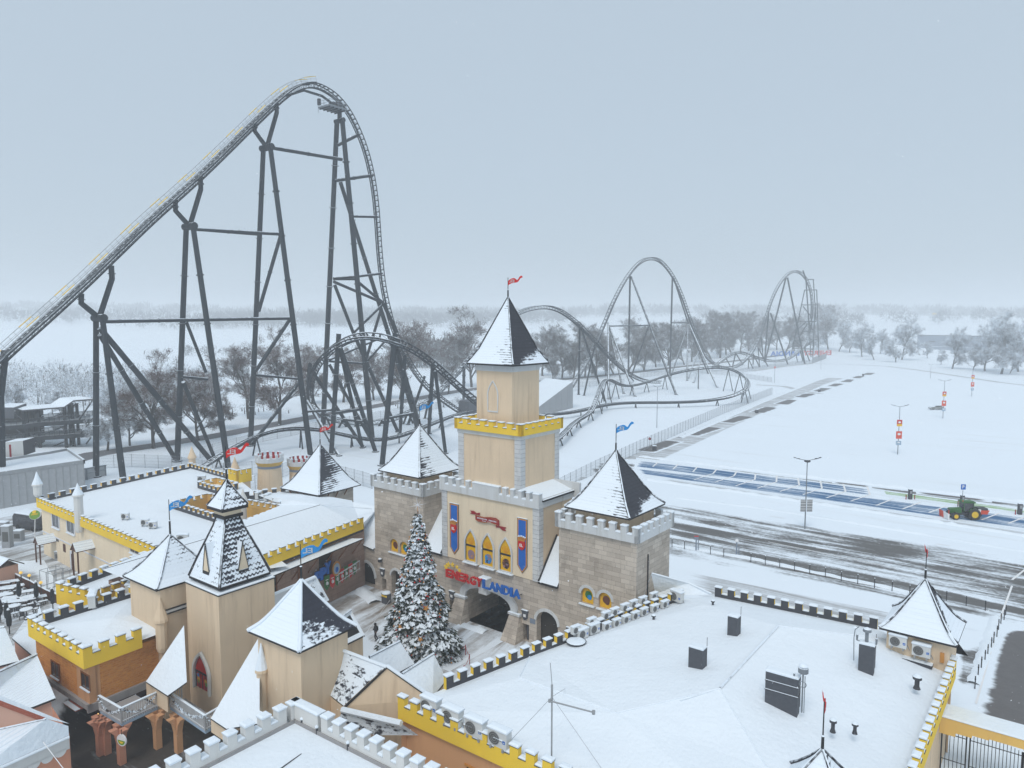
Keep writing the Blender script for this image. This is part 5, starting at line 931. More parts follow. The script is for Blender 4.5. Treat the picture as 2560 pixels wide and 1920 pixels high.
        for p, r in segs[:2]:
            L = (r - p).length; n = int(L / .05); out = Vector((r.y - p.y, p.x - r.x, 0)).normalized()
            for k in range(n):
                s = k / n; c = lerp2(p, r, s) + UP * (1.25 - .62 * math.sin(math.pi * min(1, s * 1.02))) + out * .09
                for _ in range(3):
                    v = Vector((random.gauss(0, 1), random.gauss(0, 1), random.gauss(0, 1))).normalized() * random.uniform(.1, .2); w = v.cross(Vector((random.gauss(0, 1), random.gauss(0, 1), random.gauss(0, 1)))).normalized() * .06; g.face((c - w, c + w, c + v + w * .3), 1 if (random.random() < .55 and nm.endswith('doorway')) or random.random() < .3 else 0)
        tg = g.build('garland', None, label='fir garland swagged along the white railing of the ' + nm, cat='garland', group='fir garlands on the balconies')


brick_house()
def hanging_sign():
    o = G(305, 1909); c = o + UP * 2.05 + Vector((.35, -.55, 0)); f = Fr(c, 20); t = thing('hanging_sign', c, 'round white hanging sign with green and yellow picture under the balcony', 'sign'); R_ = lambda r, k, d, w=1: f.P(r * math.cos(k * math.pi / 10), d, c.z + r * math.sin(k * math.pi / 10))
    mb = MB('white_paint', 'leafgreen', 'yellow', 'snow', 'black'); mb.prism([R_(.42, k, 0) for k in range(20)], f.d * .1, 0); mb.poly([R_(.34, k, -.01) for k in range(10, 21)], (), 1); mb.poly([R_(.22, k, -.02) for k in range(11, 20)], (), 2); mb.tube(f.P(0, .05, c.z + .42), f.P(0, .05, c.z + .75), .03, n=5, mi=4); mb.build('disc', t)
hanging_sign()
def yellow_block():
    zm, zn, zb = 7.3, 6.75, 5.4; Lp, Fp, Rp, Bk = G(139, 1459, zm), G(232, 1480, zm), G(325, 1449, zm), G(361, 1381, zm); t = thing('terrace_building', Vector((Fp.x, Fp.y, 0)), 'low block with yellow crenellations behind the orange brick house', 'building')
    mb = MB('yellow', 'dark', 'snow', 'capmetal')
    for p, q in ((Lp, Fp), (Fp, Rp), (Bk, Lp)): battlement(mb, p, q, zb, zn, zm, .34, 1.1, .62, 0, 1, 2, outn(p, q), capm=3)
    mb.build('battlement', t); mb = MB('roofsnow'); R2 = Rp + (Bk - Lp) * .3; mb.face([Vector((p.x, p.y, 6.4)) for p in (Lp, Fp, Rp, R2, Bk)], 0); mb.build('roof', t)
    mb = MB('orange'); c = (Lp + Fp + Rp + Bk) / 4; [wallquad(mb, lerp2(p, c, .05), lerp2(q, c, .05), 0, zb + .05) for p, q in ((Lp, Fp), (Fp, Rp), (Bk, Lp))]; mb.build('wall', t)
    AC.put(G(*Z6B(735, 1165), 7.0), facing(outn(Lp, Fp)) + 2.4, 'white air conditioner on the brick house roof between grey merlons', 'rooftop units on the left foreground', 1.5); AC.put(G(*Z6B(1030, 1060), 7.0), facing(outn(Lp, Fp)) + 2.2, 'white air conditioner tucked beside the blue pennant tower wall', 'rooftop units on the left foreground', 1.3)
yellow_block()
# ---------------------------------------------------------------- tiled cottages at the lower left corner
def cottages():
    for pts, zs, lab in ((((-60, 1575), (12, 1568), (48, 1652), (-60, 1680)), (6.8, 6.8, 5.4, 5.4), 'snow-covered tiled roof cut by the left edge behind the nearer cottage'), (((-80, 1715), (92, 1636), (139, 1745), (77, 1769), (-80, 1790)), (6.6, 6.6, 4.9, 4.6, 4.7), 'snow-covered ribbed tile roof beside the orange brick house'), (((105, 1535), (62, 1550), (30, 1595), (95, 1650), (118, 1620)), (5.2, 5.2, 4.4, 4.2, 4.6), 'white tent-like snow roof next to the cafe terrace')):
        q = [G(x, y, z) for (x, y), z in zip(pts, zs)]; t = thing('cottage', Vector((q[2].x, q[2].y, 0)), lab, 'cottage'); mb = MB('tilesnow', 'black', 'hipcap'); quad_roof(mb, q, 0, 1); mb.path([lerp2(q[0], q[1], k / 8) + UP * .03 for k in range(9)], .1, 5, 2)
        back = [q[0], q[1], q[1] + (q[1] - q[2]) * .7, q[0] + (q[0] - q[-1]) * .7]; back[2].z = back[3].z = q[2].z; quad_roof(mb, back, 0, 1); mb.build('roof', t)
        mb = MB('pink'); cen = sum(q + back[2:], Vector()) / (len(q) + 2); ins = [lerp2(p, cen, .1) for p in (q[-1], q[2], back[2], back[3])]; [wallquad(mb, ins[k], ins[(k + 1) % 4], 0, zs[2] - .15) for k in range(4)]; mb.build('wall', t)
    e0, e1 = G(172, 1838, 4.6), G(-90, 1955, 4.6); r0, r1 = G(115, 1797, 6.2), G(-90, 1842, 6.2); t = thing('cottage', Vector((e0.x, e0.y, 0)), 'salmon cottage with snowy tiled roof and scalloped white eaves in the bottom left corner', 'cottage')
    mb = MB('tilesnow', 'black', 'terracotta', 'snow', 'hipcap'); quad_roof(mb, [e1, e0, r0, r1], 0, 1); v0 = G(171, 1815, 5.2); quad_roof(mb, [e0, v0, r0], 0, 1); mb.path([lerp2(r1, r0, k / 8) for k in range(9)], .07, 5, 4); mb.path([e1 - UP * .1, e0 - UP * .1], .1, 6, 3); mb.build('roof', t)
    g0, g1, g2 = G(112, 1800, 6.1), G(-60, 1735, 8.8), G(-60, 1838, 6.1); mb = MB('pink', 'terracotta', 'snow'); mb.face((g2, g0, g1), 0); mb.tube(g0, g1, .13, n=4, mi=1); b = Vector((0, .5, .1)); mb.face((g0 + b * .2, v0 + Vector((0, .1, .1)), g1 + b * 1.0, g1 + b * .3), 2); mb.build('gable', t)
    i0, i1 = lerp2(e0, e1, .03) + Vector((-.1, .5, 0)), e1 + Vector((-.1, .5, 0)); mb = MB('salmon', 'lightwall', 'void'); u = (i1 - i0); L = u.length; u /= L; wallquad(mb, i1, i0, 0, 3.9, 0); wallquad(mb, i1 + Vector((.0, -.04, 0)), i0 + Vector((0, -.04, 0)), 3.5, 4.55, 1)
    n = outn(i1, i0)
    for k in range(10): c = i0 + u * (.6 + k * .75) + n * .06; mb.poly([Vector((c.x, c.y, 3.6)) + u * (.36 * math.cos(-q * math.pi / 8)) + UP * (.36 * math.sin(-q * math.pi / 8)) for q in range(9)], (), 1)
    wallquad(mb, i0, i0 + Vector((-3.2, 3.2, 0)), 0, 4.5, 0)
    for k in range(2): c = i0 + u * (2.6 + 3 * k) + n * .05; mb.poly([c + u * x + UP * (z - 4.6) for x, z in ((-1, .2), (1, .2), (1, 1.9), (.7, 2.5), (0, 2.8), (-.7, 2.5), (-1, 1.9))], (), 2)
    mb.build('wall', t)
    p, q = G(108, 1855, 5.0), G(165, 1930, 3.6); mb = MB('white_paint'); mb.tube(p, q, .025, n=5); mb.build('light_cable', None, label='thin white cable slanting down from the salmon cottage roof', cat='cable')
cottages()
# ================================================================ the roller coaster
def plane_az(x, y, az): a = R(az); return Vector((x, y, 0)), Vector((math.cos(a), -math.sin(a), 0))
LIFT = plane_az(-66.5, 150.3, 36.5); H2P = plane_az(-15, 226, 38); _p = G(1425, 972, 1.0); H3P = plane_az(_p.x, _p.y, 38)
def on(pl): return lambda px, py: PL(px, py, pl[0], pl[1])
onL, on2, on3 = on(LIFT), on(H2P), on(H3P)
coaster = thing('roller_coaster', (-40, 190, 0), 'giant dark steel roller coaster with a towering lift hill, loops and camelback hills', 'roller coaster')
def spline(ctrl, step):
    P = [Vector(c[0]) for c in ctrl]; rl = [c[1] for c in ctrl]; out = []
    for i in range(len(P) - 1):
        p0, p1, p2, p3 = P[max(i - 1, 0)], P[i], P[i + 1], P[min(i + 2, len(P) - 1)]; n = max(1, round((p2 - p1).length / step))
        for k in range(n):
            t = k / n; t2, t3 = t * t, t * t * t
            out.append((.5 * ((2 * p1) + (p2 - p0) * t + (2 * p0 - 5 * p1 + 4 * p2 - p3) * t2 + (3 * p1 - p0 - 3 * p2 + p3) * t3), rl[i] + (rl[i + 1] - rl[i]) * t))
    out.append((P[-1], rl[-1])); return out
def smooth(ctrl, it=2):
    P = [Vector(c[0]) for c in ctrl]
    for _ in range(it): P = [P[0]] + [(P[i - 1] + P[i] * 2 + P[i + 1]) / 4 for i in range(1, len(P) - 1)] + [P[-1]]
    return [(p, c[1]) for p, c in zip(P, ctrl)]
def track(ctrl, step=1.3, g=1.15, depth=.95, rail=.12, chord=.13, legs=0, seg_name='track', sm=2, tie=1, flat_depth=None):
    S_ = spline(smooth(ctrl, sm), step); pos = [s[0] for s in S_]; N = len(pos); prev = None; fr = []
    for i in range(N):
        T = (pos[min(i + 1, N - 1)] - pos[max(i - 1, 0)]).normalized(); sd = T.cross(UP)
        if sd.length < .16 and prev is not None: sd = prev - T * prev.dot(T)
        sd.normalize()
        prev = sd; nn = sd.cross(T); a = R(S_[i][1]); fr.append((sd * math.cos(a) + nn * math.sin(a), nn * math.cos(a) - sd * math.sin(a), T))
    mb = MB('track'); 
    for s in (-1, 1): mb.path([p + f[0] * (s * g / 2) for p, f in zip(pos, fr)], rail, 6)
    mb.build('rail', coaster)
    mb = MB('track'); 
    if depth > .5:
        for s in (-1, 1): mb.path([p + f[0] * (s * .3) - f[1] * depth for p, f in zip(pos, fr)], chord, 6)
    else: mb.path([p - f[1] * depth for p, f in zip(pos, fr)], chord * 1.6, 6)
    for i in range(0, N, tie):
        p, (sd, nn, T) = pos[i], fr[i]; mb.obox(p - sd * (g / 2) - nn * .12 - T * (step * .1), sd * g, T * (step * .2), nn * .14)
        for s in (-1, 1):
            q = p - nn * depth + sd * (s * .3 if depth > .5 else 0); mb.tube(p + sd * (s * g / 2) - nn * .05, q, .055, n=4, cap=False)
            if depth > .5 and i + tie < N: p2, f2 = pos[i + tie], fr[i + tie]; mb.tube(q, p2 + f2[0] * (s * g / 2) - f2[1] * .05, .05, n=4, cap=False)
    mb.build(seg_name, coaster)
    if legs:
        acc = legs * .5
        for i in range(1, N):
            acc += (pos[i] - pos[i - 1]).length
            p = pos[i] - fr[i][1] * depth
            if acc > legs and p.z > .6:
                acc = 0; sd = fr[i][0].copy(); sd.z = 0
                if sd.length < .1: continue
                sd.normalize(); w = .2; mb = MB('steel')
                for s in ((-1, 1) if p.z > 1.6 else (0,)): b = Vector((p.x, p.y, -.1)) + sd * s * (.35 + .2 * p.z); mb.tube(b, p, w * .95, w * .8, 8)
                if p.z > 1.6: mb.tube(p - sd * .7, p + sd * .7, w, n=8)
                mb.build('support', coaster)
    return pos, fr
Z1C = zz(0, 150, .45208)
lift = [(onL(px, py), 0) for px, py in ((-260, 1148), (-120, 1012), (-60, 954), (0, 893), (27, 869), (115, 790), (203, 713), (283, 634), (362, 557), (430, 496), (497, 439), (565, 371), (633, 304), (692, 247), (723, 222), (755, 207), (780, 205), (805, 212), (845, 236), (873, 272), (897, 322), (918, 371), (934, 439), (943, 503), (947, 560), (949, 602), (953, 645), (957, 690), (963, 730), (972, 770), (984, 815), (998, 850), (1016, 886), (1034, 920), (1057, 951), (1080, 974), (1102, 992), (1129, 1011), (1152, 1026))]
Lp, Lf = track(lift, 1.35, 1.2, 1.1, .13, .15, sm=1)
def walkway():
    k1 = min(range(len(Lp)), key=lambda i: (Lp[i] - onL(790, 206)).length); pos, fr = Lp[:k1], Lf[:k1]; away = -LIFT[1]
    mb = MB('steel', 'track')
    for i in range(len(pos) - 1):
        for s in (-1, 1):
            q = [pos[j] + (fr[j][0] * s * o) - fr[j][1] * .02 for j, o in ((i, .75), (i + 1, .75), (i + 1, 1.7), (i, 1.7))]; mb.face(q if s < 0 else q[::-1], 0); low = [x - fr[i][1] * .28 for x in q]; mb.face((low[3], low[2], q[2], q[3]), 0); mb.face(low[::-1] if s < 0 else low, 0); mb.face((q[0], q[1], low[1], low[0]), 0)
    mb.build('walkway', coaster)
    for s in (-1, 1):
        mb = MB('grey', 'yellow')
        side = [p + f[0] * (s * 1.65) for p, f in zip(pos, fr)]
        mb.path([q + f[1] * 1.15 for q, f in zip(side, fr)], .05, 4, 0); mb.path([q + f[1] * .6 for q, f in zip(side, fr)], .03, 4, 0)
        for i in range(0, len(pos), 1):
            mb.tube(side[i], side[i] + fr[i][1] * 1.15, .035, n=4, mi=0, cap=False)
        for i in range(2, len(pos) - 2, 6): mb.tube(side[i] + fr[i][1] * 1.17, side[i + 2] + fr[i][1] * 1.17 if False else side[min(i + 2, len(pos) - 1)] + fr[min(i + 2, len(pos) - 1)][1] * 1.17, .085, n=4, mi=1)
        mb.build('handrail', coaster)
walkway()
loop = [(D(px, py, Y), rl) for px, py, Y, rl in ((1215, 1022, 182, -20), (1193, 1003, 178, -20), (1147, 967, 171, -30), (1118, 940, 167, -38), (1084, 908, 162, -45), (1039, 877, 156, -50), (1000, 854, 153, -55), (949, 837, 152, -60), (903, 836, 154, -62), (863, 850, 158, -65), (827, 875, 163, -66), (799, 902, 170, -66), (784, 936, 178, -64), (777, 970, 186, -60), (779, 999, 192, -52), (793, 1021, 197, -40), (813, 1037, 200, -30), (840, 1046, 203, -20), (872, 1051, 205, -12), (903, 1053, 206, -5), (937, 1052, 207, 0), (971, 1046, 208, 0), (1005, 1035, 210, 0), (1039, 1019, 213, 0), (1073, 999, 216, 0), (1100, 972, 219, 0), (1129, 942, 223, 0))] + \
       [(on2(px, py), 0) for px, py in ((1159, 912), (1200, 862), (1240, 818), (1270, 793), (1295, 777), (1325, 766), (1358, 762), (1385, 766), (1410, 777), (1449, 808), (1489, 849), (1525, 894), (1562, 925), (1593, 944), (1616, 952), (1650, 952))]
track(loop, 1.8, 1.45, 1.15, .17, .19, sm=1)
hill3 = [(on3(px, py), 0) for px, py in ((1405, 998), (1425, 970), (1439, 948), (1461, 911), (1480, 882), (1512, 803), (1535, 745), (1562, 695), (1589, 659), (1607, 647), (1625, 642), (1642, 645), (1657, 653), (1684, 686), (1706, 736), (1724, 794), (1743, 849), (1761, 885), (1778, 905), (1797, 914))]
track(hill3, 2.1, 1.6, 1.2, .2, .22, sm=1)
far = [(D(px, py, Y), rl) for px, py, Y, rl in ((1797, 914, 438, 0), (1820, 918, 434, 0), (1839, 917, 436, 0), (1863, 901, 444, 0), (1881, 879, 450, 0), (1895, 851, 456, 0), (1908, 816, 462, 0), (1919, 780, 468, 0), (1931, 740, 474, 0), (1948, 706, 482, 0), (1968, 681, 491, 0), (1986, 673, 500, 0), (2002, 679, 508, 0), (2015, 693, 514, 0), (2024, 713, 519, 0), (2029, 737, 523, 0), (2032, 767, 526, 0), (2029, 795, 527, 0), (2025, 822, 526, 0), (2020, 849, 522, 0), (2007, 867, 514, 0), (1989, 885, 504, 0), (1968, 898, 492, 0), (1944, 902, 482, 0), (1917, 899, 474, 0), (1899, 895, 468, 0), (1872, 885, 460, 0), (1854, 878, 454, 0), (1839, 878, 449, 0), (1823, 885, 443, 0), (1805, 898, 436, 0), (1780, 918, 428, 0))]
track(far, 2.8, 1.7, 1.25, .22, .24, sm=1, legs=0)
low = [(G(px, py, z), rl) for px, py, z, rl in ((1380, 1106, 2.2, 0), (1397, 1094, 2.3, 0), (1412, 1082, 2.4, 0), (1429, 1060, 2.6, 5), (1446, 1046, 2.4, 10), (1463, 1041, 2.4, 5), (1478, 1029, 2.8, 0), (1487, 1010, 4.2, 0), (1495, 987, 6.4, 0), (1500, 967, 8.2, 0), (1509, 950, 9.2, 0), (1522, 945, 9.0, 0), (1534, 953, 7.0, 0), (1551, 962, 5.0, 0), (1570, 964, 4.4, 5), (1595, 961, 4.2, 10), (1624, 952, 4.6, 15), (1653, 941, 5.8, 20), (1685, 932, 7.2, 25), (1722, 924, 8.6, 28), (1758, 919, 9.6, 30), (1795, 917, 10, 34), (1824, 920, 10, 38), (1851, 930, 9.4, 40), (1871, 945, 8.2, 40), (1874, 960, 6.8, 36), (1866, 974, 5.2, 30), (1849, 984, 4.0, 22), (1819, 993, 3.0, 12), (1783, 999, 2.3, 5), (1734, 1003, 2.1, 0), (1673, 1005, 2.1, 0), (1612, 1004, 2.1, 0), (1563, 1005, 2.1, 0), (1526, 1008, 2.1, 0), (1490, 1015, 2.0, 0), (1461, 1023, 2.0, 0), (1429, 1030, 2.0, 0), (1380, 1034, 2.0, 0), (1330, 1036, 2.0, 0))]
track(low, 1.9, 1.5, .5, .18, .2, legs=15, sm=1)
arc = [(G(px, py, z), rl) for px, py, z, rl in ((500, 1170, 1.2, 0), (522, 1156, 1.7, 0), (554, 1135, 2.7, 5), (590, 1113, 3.7, 8), (627, 1093, 4.6, 12), (663, 1079, 5.1, 14), (703, 1070, 5.4, 14), (753, 1067, 5.2, 14), (797, 1071, 4.6, 12), (844, 1080, 3.7, 10), (880, 1089, 2.8, 6), (916, 1096, 2.2, 4), (952, 1098, 2.0, 2), (988, 1092, 2.0, 0), (1024, 1080, 2.1, 0), (1061, 1066, 2.3, 0), (1097, 1051, 2.5, 0), (1133, 1037, 2.6, 0), (1173, 1026, 2.6, 0), (1230, 1020, 2.4, 0))]
track(arc, 1.6, 1.3, .48, .14, .18, legs=12, sm=1)
def supports():
    def S(p, q, r, r2=None, nm='support', flange=True):
        mb = MB('steel'); mb.tube(p, q, r, r2 or r, 10)
        if flange and (q - p).length > 8:
            n = int((q - p).length // 11) + 1
            for k in range(1, n): c = lerp2(p, q, k / n); t = (q - p).normalized() * .09; mb.tube(c - t, c + t, r * 1.25, n=10)
        if abs(p.z) < .5 and r > .3: mb.tube(Vector((p.x, p.y, -.05)), Vector((p.x, p.y, .25)), r * 1.7, n=10)
        mb.build(nm, coaster)
    u = Vector((math.sin(R(36.5)), math.cos(R(36.5)), 0)); pp = Vector((u.y, -u.x, 0)); z1 = Z1C
    c1 = Vector((-66.5, 150.3, 0)) - u * 19; nodes = [onL(248, 795), onL(474, 566), onL(667, 369)]
    bases = [(c1 - pp * 5.7, c1 + pp * 5.8), (G(443, 1154), G(571, 1172)), (G(626, 1115), G(777, 1143))]
    for nd, (b0, b1), rr in zip(nodes, bases, (.55, .6, .62)):
        for b, s in ((b0, -1), (b1, 1)): S(b, nd + pp * (s * 1.3), rr * 1.05, rr * .9)
        mb = MB('steel'); mb.tube(nd - pp * 2.0, nd + pp * 2.0, .75, n=12); mb.build('cross_head', coaster)
    for nd, arms in zip(nodes, (((203, 758), (203, 734), (280, 697), (278, 664)), ((439, 527), (438, 500), (502, 473), (501, 438)), ((637, 328), (636, 303), (692, 281), (690, 252)))):
        for (e, t) in (arms[:2], arms[2:]):
            a, b = onL(*e), onL(*t); mb = MB('steel'); mb.path([nd, lerp2(nd, a, .5), a, b], .5, 10); mb.tube(a + (b - a) * .35, a + (b - a) * .42, .68, n=10); mb.build('arm', coaster)
    a, b = onL(-30, 1010), onL(12, 905); S(onL(-6, 1010) - UP * 14, onL(2, 990), .5); S(onL(2, 990), b, .5); S(b, onL(10, 875), .5)
    # tower under the top of the drop
    top = onL(849, 302); tl, tm = G(808, 1062), G(930, 1096); S(tl, top - pp * 1.0, .75, .6); S(tm, top + pp * 1.0, .75, .6); mid = lerp2(tm, top, .76); t3 = G(1046, 1070); S(t3, D(851, 455, mid.y + 4), .62, .5)
    mb = MB('steel'); mb.tube(top - pp * 1.6, top + pp * 1.6, .6, n=10); mb.tube(top, onL(849, 258), .55, n=10); mb.build('cross_head', coaster)
    L1 = lambda x, y: onL(*z1(x, y)); z2 = zz(500, 650, .3617); LL = lambda x, y: onL(*z2(x, y))
    for p, q, r in ((L1(1500, 485), L1(1890, 550), .42), (L1(1870, 470), L1(1985, 412), .4), (L1(1850, 668), L1(2060, 638), .42), (L1(1955, 865), L1(2088, 868), .32), (L1(1845, 1208), L1(1975, 1197), .34), (L1(1975, 1197), L1(2112, 1180), .34), (L1(1845, 1212), L1(1965, 1212), .3), (L1(1070, 935), L1(1440, 965), .33), (L1(1075, 936), L1(1545, 963), .36), (L1(575, 1446), L1(1612, 1428), .38), (L1(1555, 960), L1(1430, 1390), .42),
                    (LL(628, 400), LL(385, 768), .42), (LL(385, 795), LL(685, 822), .3), (LL(685, 848), LL(358, 1275), .42), (LL(925, 150), LL(1265, 296), .38), (LL(1090, 150), LL(1265, 296), .38), (LL(1260, 310), LL(1060, 505), .34), (LL(1255, 330), LL(1150, 680), .38), (LL(1270, 570), LL(1155, 700), .3), (LL(1245, 540), LL(895, 690), .3), (LL(895, 700), LL(1125, 715), .3), (LL(930, 170), LL(1060, 505), .42), (LL(1360, 500), LL(1265, 296), .5)):
        S(p, q, r, nm='brace')
    for (bx, by), p, r in (((440, 1150), lerp2(nodes[0], Vector((nodes[0].x, nodes[0].y, 0)), .1), .5), ((528, 1152), lerp2(nodes[0], Vector((nodes[0].x, nodes[0].y, 0)), .06), .55), ((535, 1142), onL(458, 955), .42), ((995, 1080), LL(1060, 505), .48), ((924, 1094), LL(893, 720), .38)): S(G(bx, by), p, r, nm='brace')
    S(onL(466, 805), onL(515, 931), .34, nm='brace'); S(onL(457, 942), onL(519, 948), .3, nm='brace')
    # turn-round loop
    for tx, ty, Y, bx, by, r in ((847, 834, 160, 828, 1136, .55), (849, 868, 160, 906, 1120, .42), (851, 870, 160, 939, 1130, .5), (988, 834, 153.5, 955, 1164, .58), (992, 868, 153.5, 1050, 1062, .42), (994, 880, 153.5, 1042, 1070, .5), (775, 912, 176, 764, 1008, .5), (779, 926, 176, 908, 1118, .42), (1082, 914, 162, 1072, 1084, .5), (1088, 928, 162, 1114, 1134, .42), (1160, 920, 226, 1159, 1000, .5), (768, 1003, 189, 848, 1140, .42), (1012, 893, 154, 1000, 1085, .45), (1062, 940, 210, 1020, 1062, .4), (1075, 985, 215, 1062, 1046, .35), (1090, 880, 222, 1080, 1030, .0)):
        if r: S(G(bx, by), D(tx, ty, Y), r)
    for x0, y0, Y0, x1, y1, Y1 in ((768, 1029, 170, 829, 1025, 162), (840, 1032, 158, 899, 1023, 154), (972, 1045, 154, 1033, 1033, 158), (860, 1048, 170, 906, 1054, 166)): S(D(x0, y0, Y0), D(x1, y1, Y1), .3, nm='brace')
    for x, y, Y in ((815, 1042, 200), (856, 1052, 204), (895, 1056, 206), (955, 1052, 207), (1020, 1030, 211)):
        p = D(x, y, Y); mb = MB('steel')
        for s in (-1, 1): mb.tube((p.x + s * (.5 + p.z * .25), p.y + s * .8, -.1), p, .3, n=8)
        mb.build('support', coaster)
    # camelback hills
    z3 = zz(1200, 600, .45208)
    for (tx, ty), (bx, by), f, r in (((552, 480), (545, 855), on2, .42), ((560, 484), (690, 892), on2, .38), ((560, 484), (640, 760), on2, .35), ((640, 560), (575, 860), on2, .35), ((708, 458), (712, 880), on3, .48), ((716, 478), (858, 865), on3, .42), ((716, 490), (795, 850), on3, .4), ((830, 198), (820, 757), on3, .5), ((836, 203), (1085, 856), on3, .46), ((932, 476), (835, 760), on3, .4), ((1064, 203), (1050, 745), on3, .5), ((1070, 208), (1152, 462), on3, .44), ((1152, 470), (1050, 770), on3, .42), ((1150, 465), (1145, 778), on3, .4), ((1160, 472), (1312, 815), on3, .42), ((1165, 500), (1262, 740), on3, .4), ((1215, 600), (1150, 765), on3, .4), ((1228, 640), (1180, 790), on3, .36), ((800, 720), (850, 780), on2, .3)):
        t = f(*z3(tx, ty)); b = G(*z3(bx, by)) if (tx, ty) != (1070, 208) else on3(*z3(bx, by)); S(b, t, r, r * .9)
    for a, b in (((714, 476), (936, 471)), ((1060, 457), (1152, 457))): S(on3(*z3(*a)), on3(*z3(*b)), .36, nm='brace')
    zf = zz(1700, 650, 400 / 2212); F_ = lambda x, y, Y: D(*zf(x, y), Y)
    for tx, ty, Y, bx, by, r in ((1466, 238, 489, 1178, 1395, .55), (1485, 240, 491, 1725, 1437, .55), (1225, 722, 468, 1168, 1412, .5), (1252, 736, 470, 1490, 1442, .5), (1122, 1075, 456, 1150, 1350, .4), (1075, 1200, 452, 1215, 1470, .36), (1015, 1300, 448, 1010, 1440, .36), (1020, 1310, 448, 1100, 1480, .36), (950, 1380, 443, 945, 1500, .3), (955, 1385, 443, 1010, 1500, .3), (770, 1290, 447, 725, 1480, .36), (775, 1295, 447, 870, 1450, .36), (630, 1350, 441, 700, 1475, .34), (1080, 1215, 453, 1100, 1465, .3), (1740, 260, 520, 1812, 1345, .45), (1660, 1245, 512, 1700, 1400, .36), (1720, 1210, 517, 1790, 1395, .36), (1605, 1310, 505, 1625, 1410, .3)): S(G(*zf(bx, by)), F_(tx, ty, Y), r)
    YT = 528
    for a, b in (((1722, 418), (1530, 1345)), ((1745, 278), (1792, 1000)), ((1843, 268), (1882, 850)), ((1890, 415), (1920, 1340)), ((1870, 600), (1832, 1420)), ((1765, 268), (1850, 268)), ((1720, 415), (1893, 413)), ((1690, 620), (1870, 620)), ((1648, 848), (1885, 850)), ((1580, 1105), (1895, 1102)), ((1560, 1220), (1830, 1232)), ((1700, 640), (1830, 800)), ((1740, 860), (1640, 945)), ((1770, 880), (1840, 970)), ((1755, 890), (1660, 1045)), ((1590, 1110), (1680, 1200)), ((1840, 1115), (1720, 1210)), ((1700, 985), (1800, 985))): S(F_(*a, YT), F_(*b, YT), .36, nm='brace')
    S(F_(1698, 140, 522), F_(1745, 280, 524), .5, nm='brace')
supports()
def top_platform():
    c = onL(836, 268); f = Fr((c.x, c.y), 36.5 - 90); f = Fr((c.x, c.y), 36.5); z = c.z - .3; mb = MB('galv', 'steel'); mb.box(f, -2.2, 2.2, -3.2, 2.0, z - .35, z, 0)
    for k in range(5): mb.box(f, -2.0, 2.0, -3 + k * 1.15, -2.9 + k * 1.15, z - .7, z - .35, 1)
    mb.build('platform', coaster); mb = MB('galv')
    for a, d in ((-2.2, -3.2), (2.2, -3.2), (2.2, 2.0), (-2.2, 2.0), (0, -3.2), (0, 2.0), (-2.2, -.6), (2.2, -.6)): mb.tube(f.P(a, d, z - (1.5 if a < 0 and d < -3 else 0)), f.P(a, d, z + 1.2), .05, n=5)
    for zz_ in (.6, 1.2):
        q = [f.P(-2.2, -3.2, z + zz_), f.P(2.2, -3.2, z + zz_), f.P(2.2, 2, z + zz_), f.P(-2.2, 2, z + zz_)]; [mb.tube(q[k], q[(k + 1) % 4], .045, n=5) for k in range(4)]
    mb.build('platform_rail', coaster); mb = MB('dark', 'steel')
    mb.box(f, -.9, .9, -1.0, .8, z, z + 1.3, 0); mb.box(f, -2.3, -1.6, -3.4, -2.8, z + .4, z + 1.9, 0); mb.tube(f.P(-1.2, .5, z + .9), f.P(1.2, .5, z + .9), .7, n=10, mi=0); mb.build('winch_motor', coaster)
    mb = MB('steel'); a = onL(720, 235); pts = [onL(x, y) for x, y in ((715, 240), (760, 226), (805, 240), (835, 262))]; mb.path(pts, .3, 6); mb.build('winch_beam', coaster)
top_platform()
def tunnels():
    o = G(1145, 1046); f = Fr(o, 38.4); t = thing('tunnel_portal', o, 'dark box-shaped tunnel portal swallowing the drop beside the tall castle tower', 'tunnel'); mb = MB('slategrey', 'snow', 'void'); mb.prism([f.P(-.5, 0, 0), f.P(4.5, 0, 0), f.P(4.5, 0, 5.5), f.P(.6, 0, 5.8)], f.d * 6, 0); mb.build('portal', t)
    a, b, c = G(1310, 1050), G(1432, 1020), G(1425, 962, 7.2); t = thing('tunnel_shed', (a + b) / 2, 'grey wedge-shaped tunnel shed with a snow slope where the tall camelback hill dives', 'shed'); mb = MB('panelgrey', 'snow'); back = Vector((-9, 15, 0)); d0 = Vector((a.x, a.y, .6)); tp = Vector((b.x, b.y, 0)) + UP * 9.5
    mb.face((a, b, tp, d0), 0); mb.face((d0, tp, tp + back, d0 + back), 1); mb.face((b, b + back, tp + back, tp), 0)
    for k in range(1, 8): s = k / 8; p = lerp2(a, b, s); mb.tube(p + Vector((0, -.04, 0)), lerp2(d0, tp, s) + Vector((0, -.04, 0)), .07, n=4, mi=0)
    mb.build('shed', t)
tunnels()
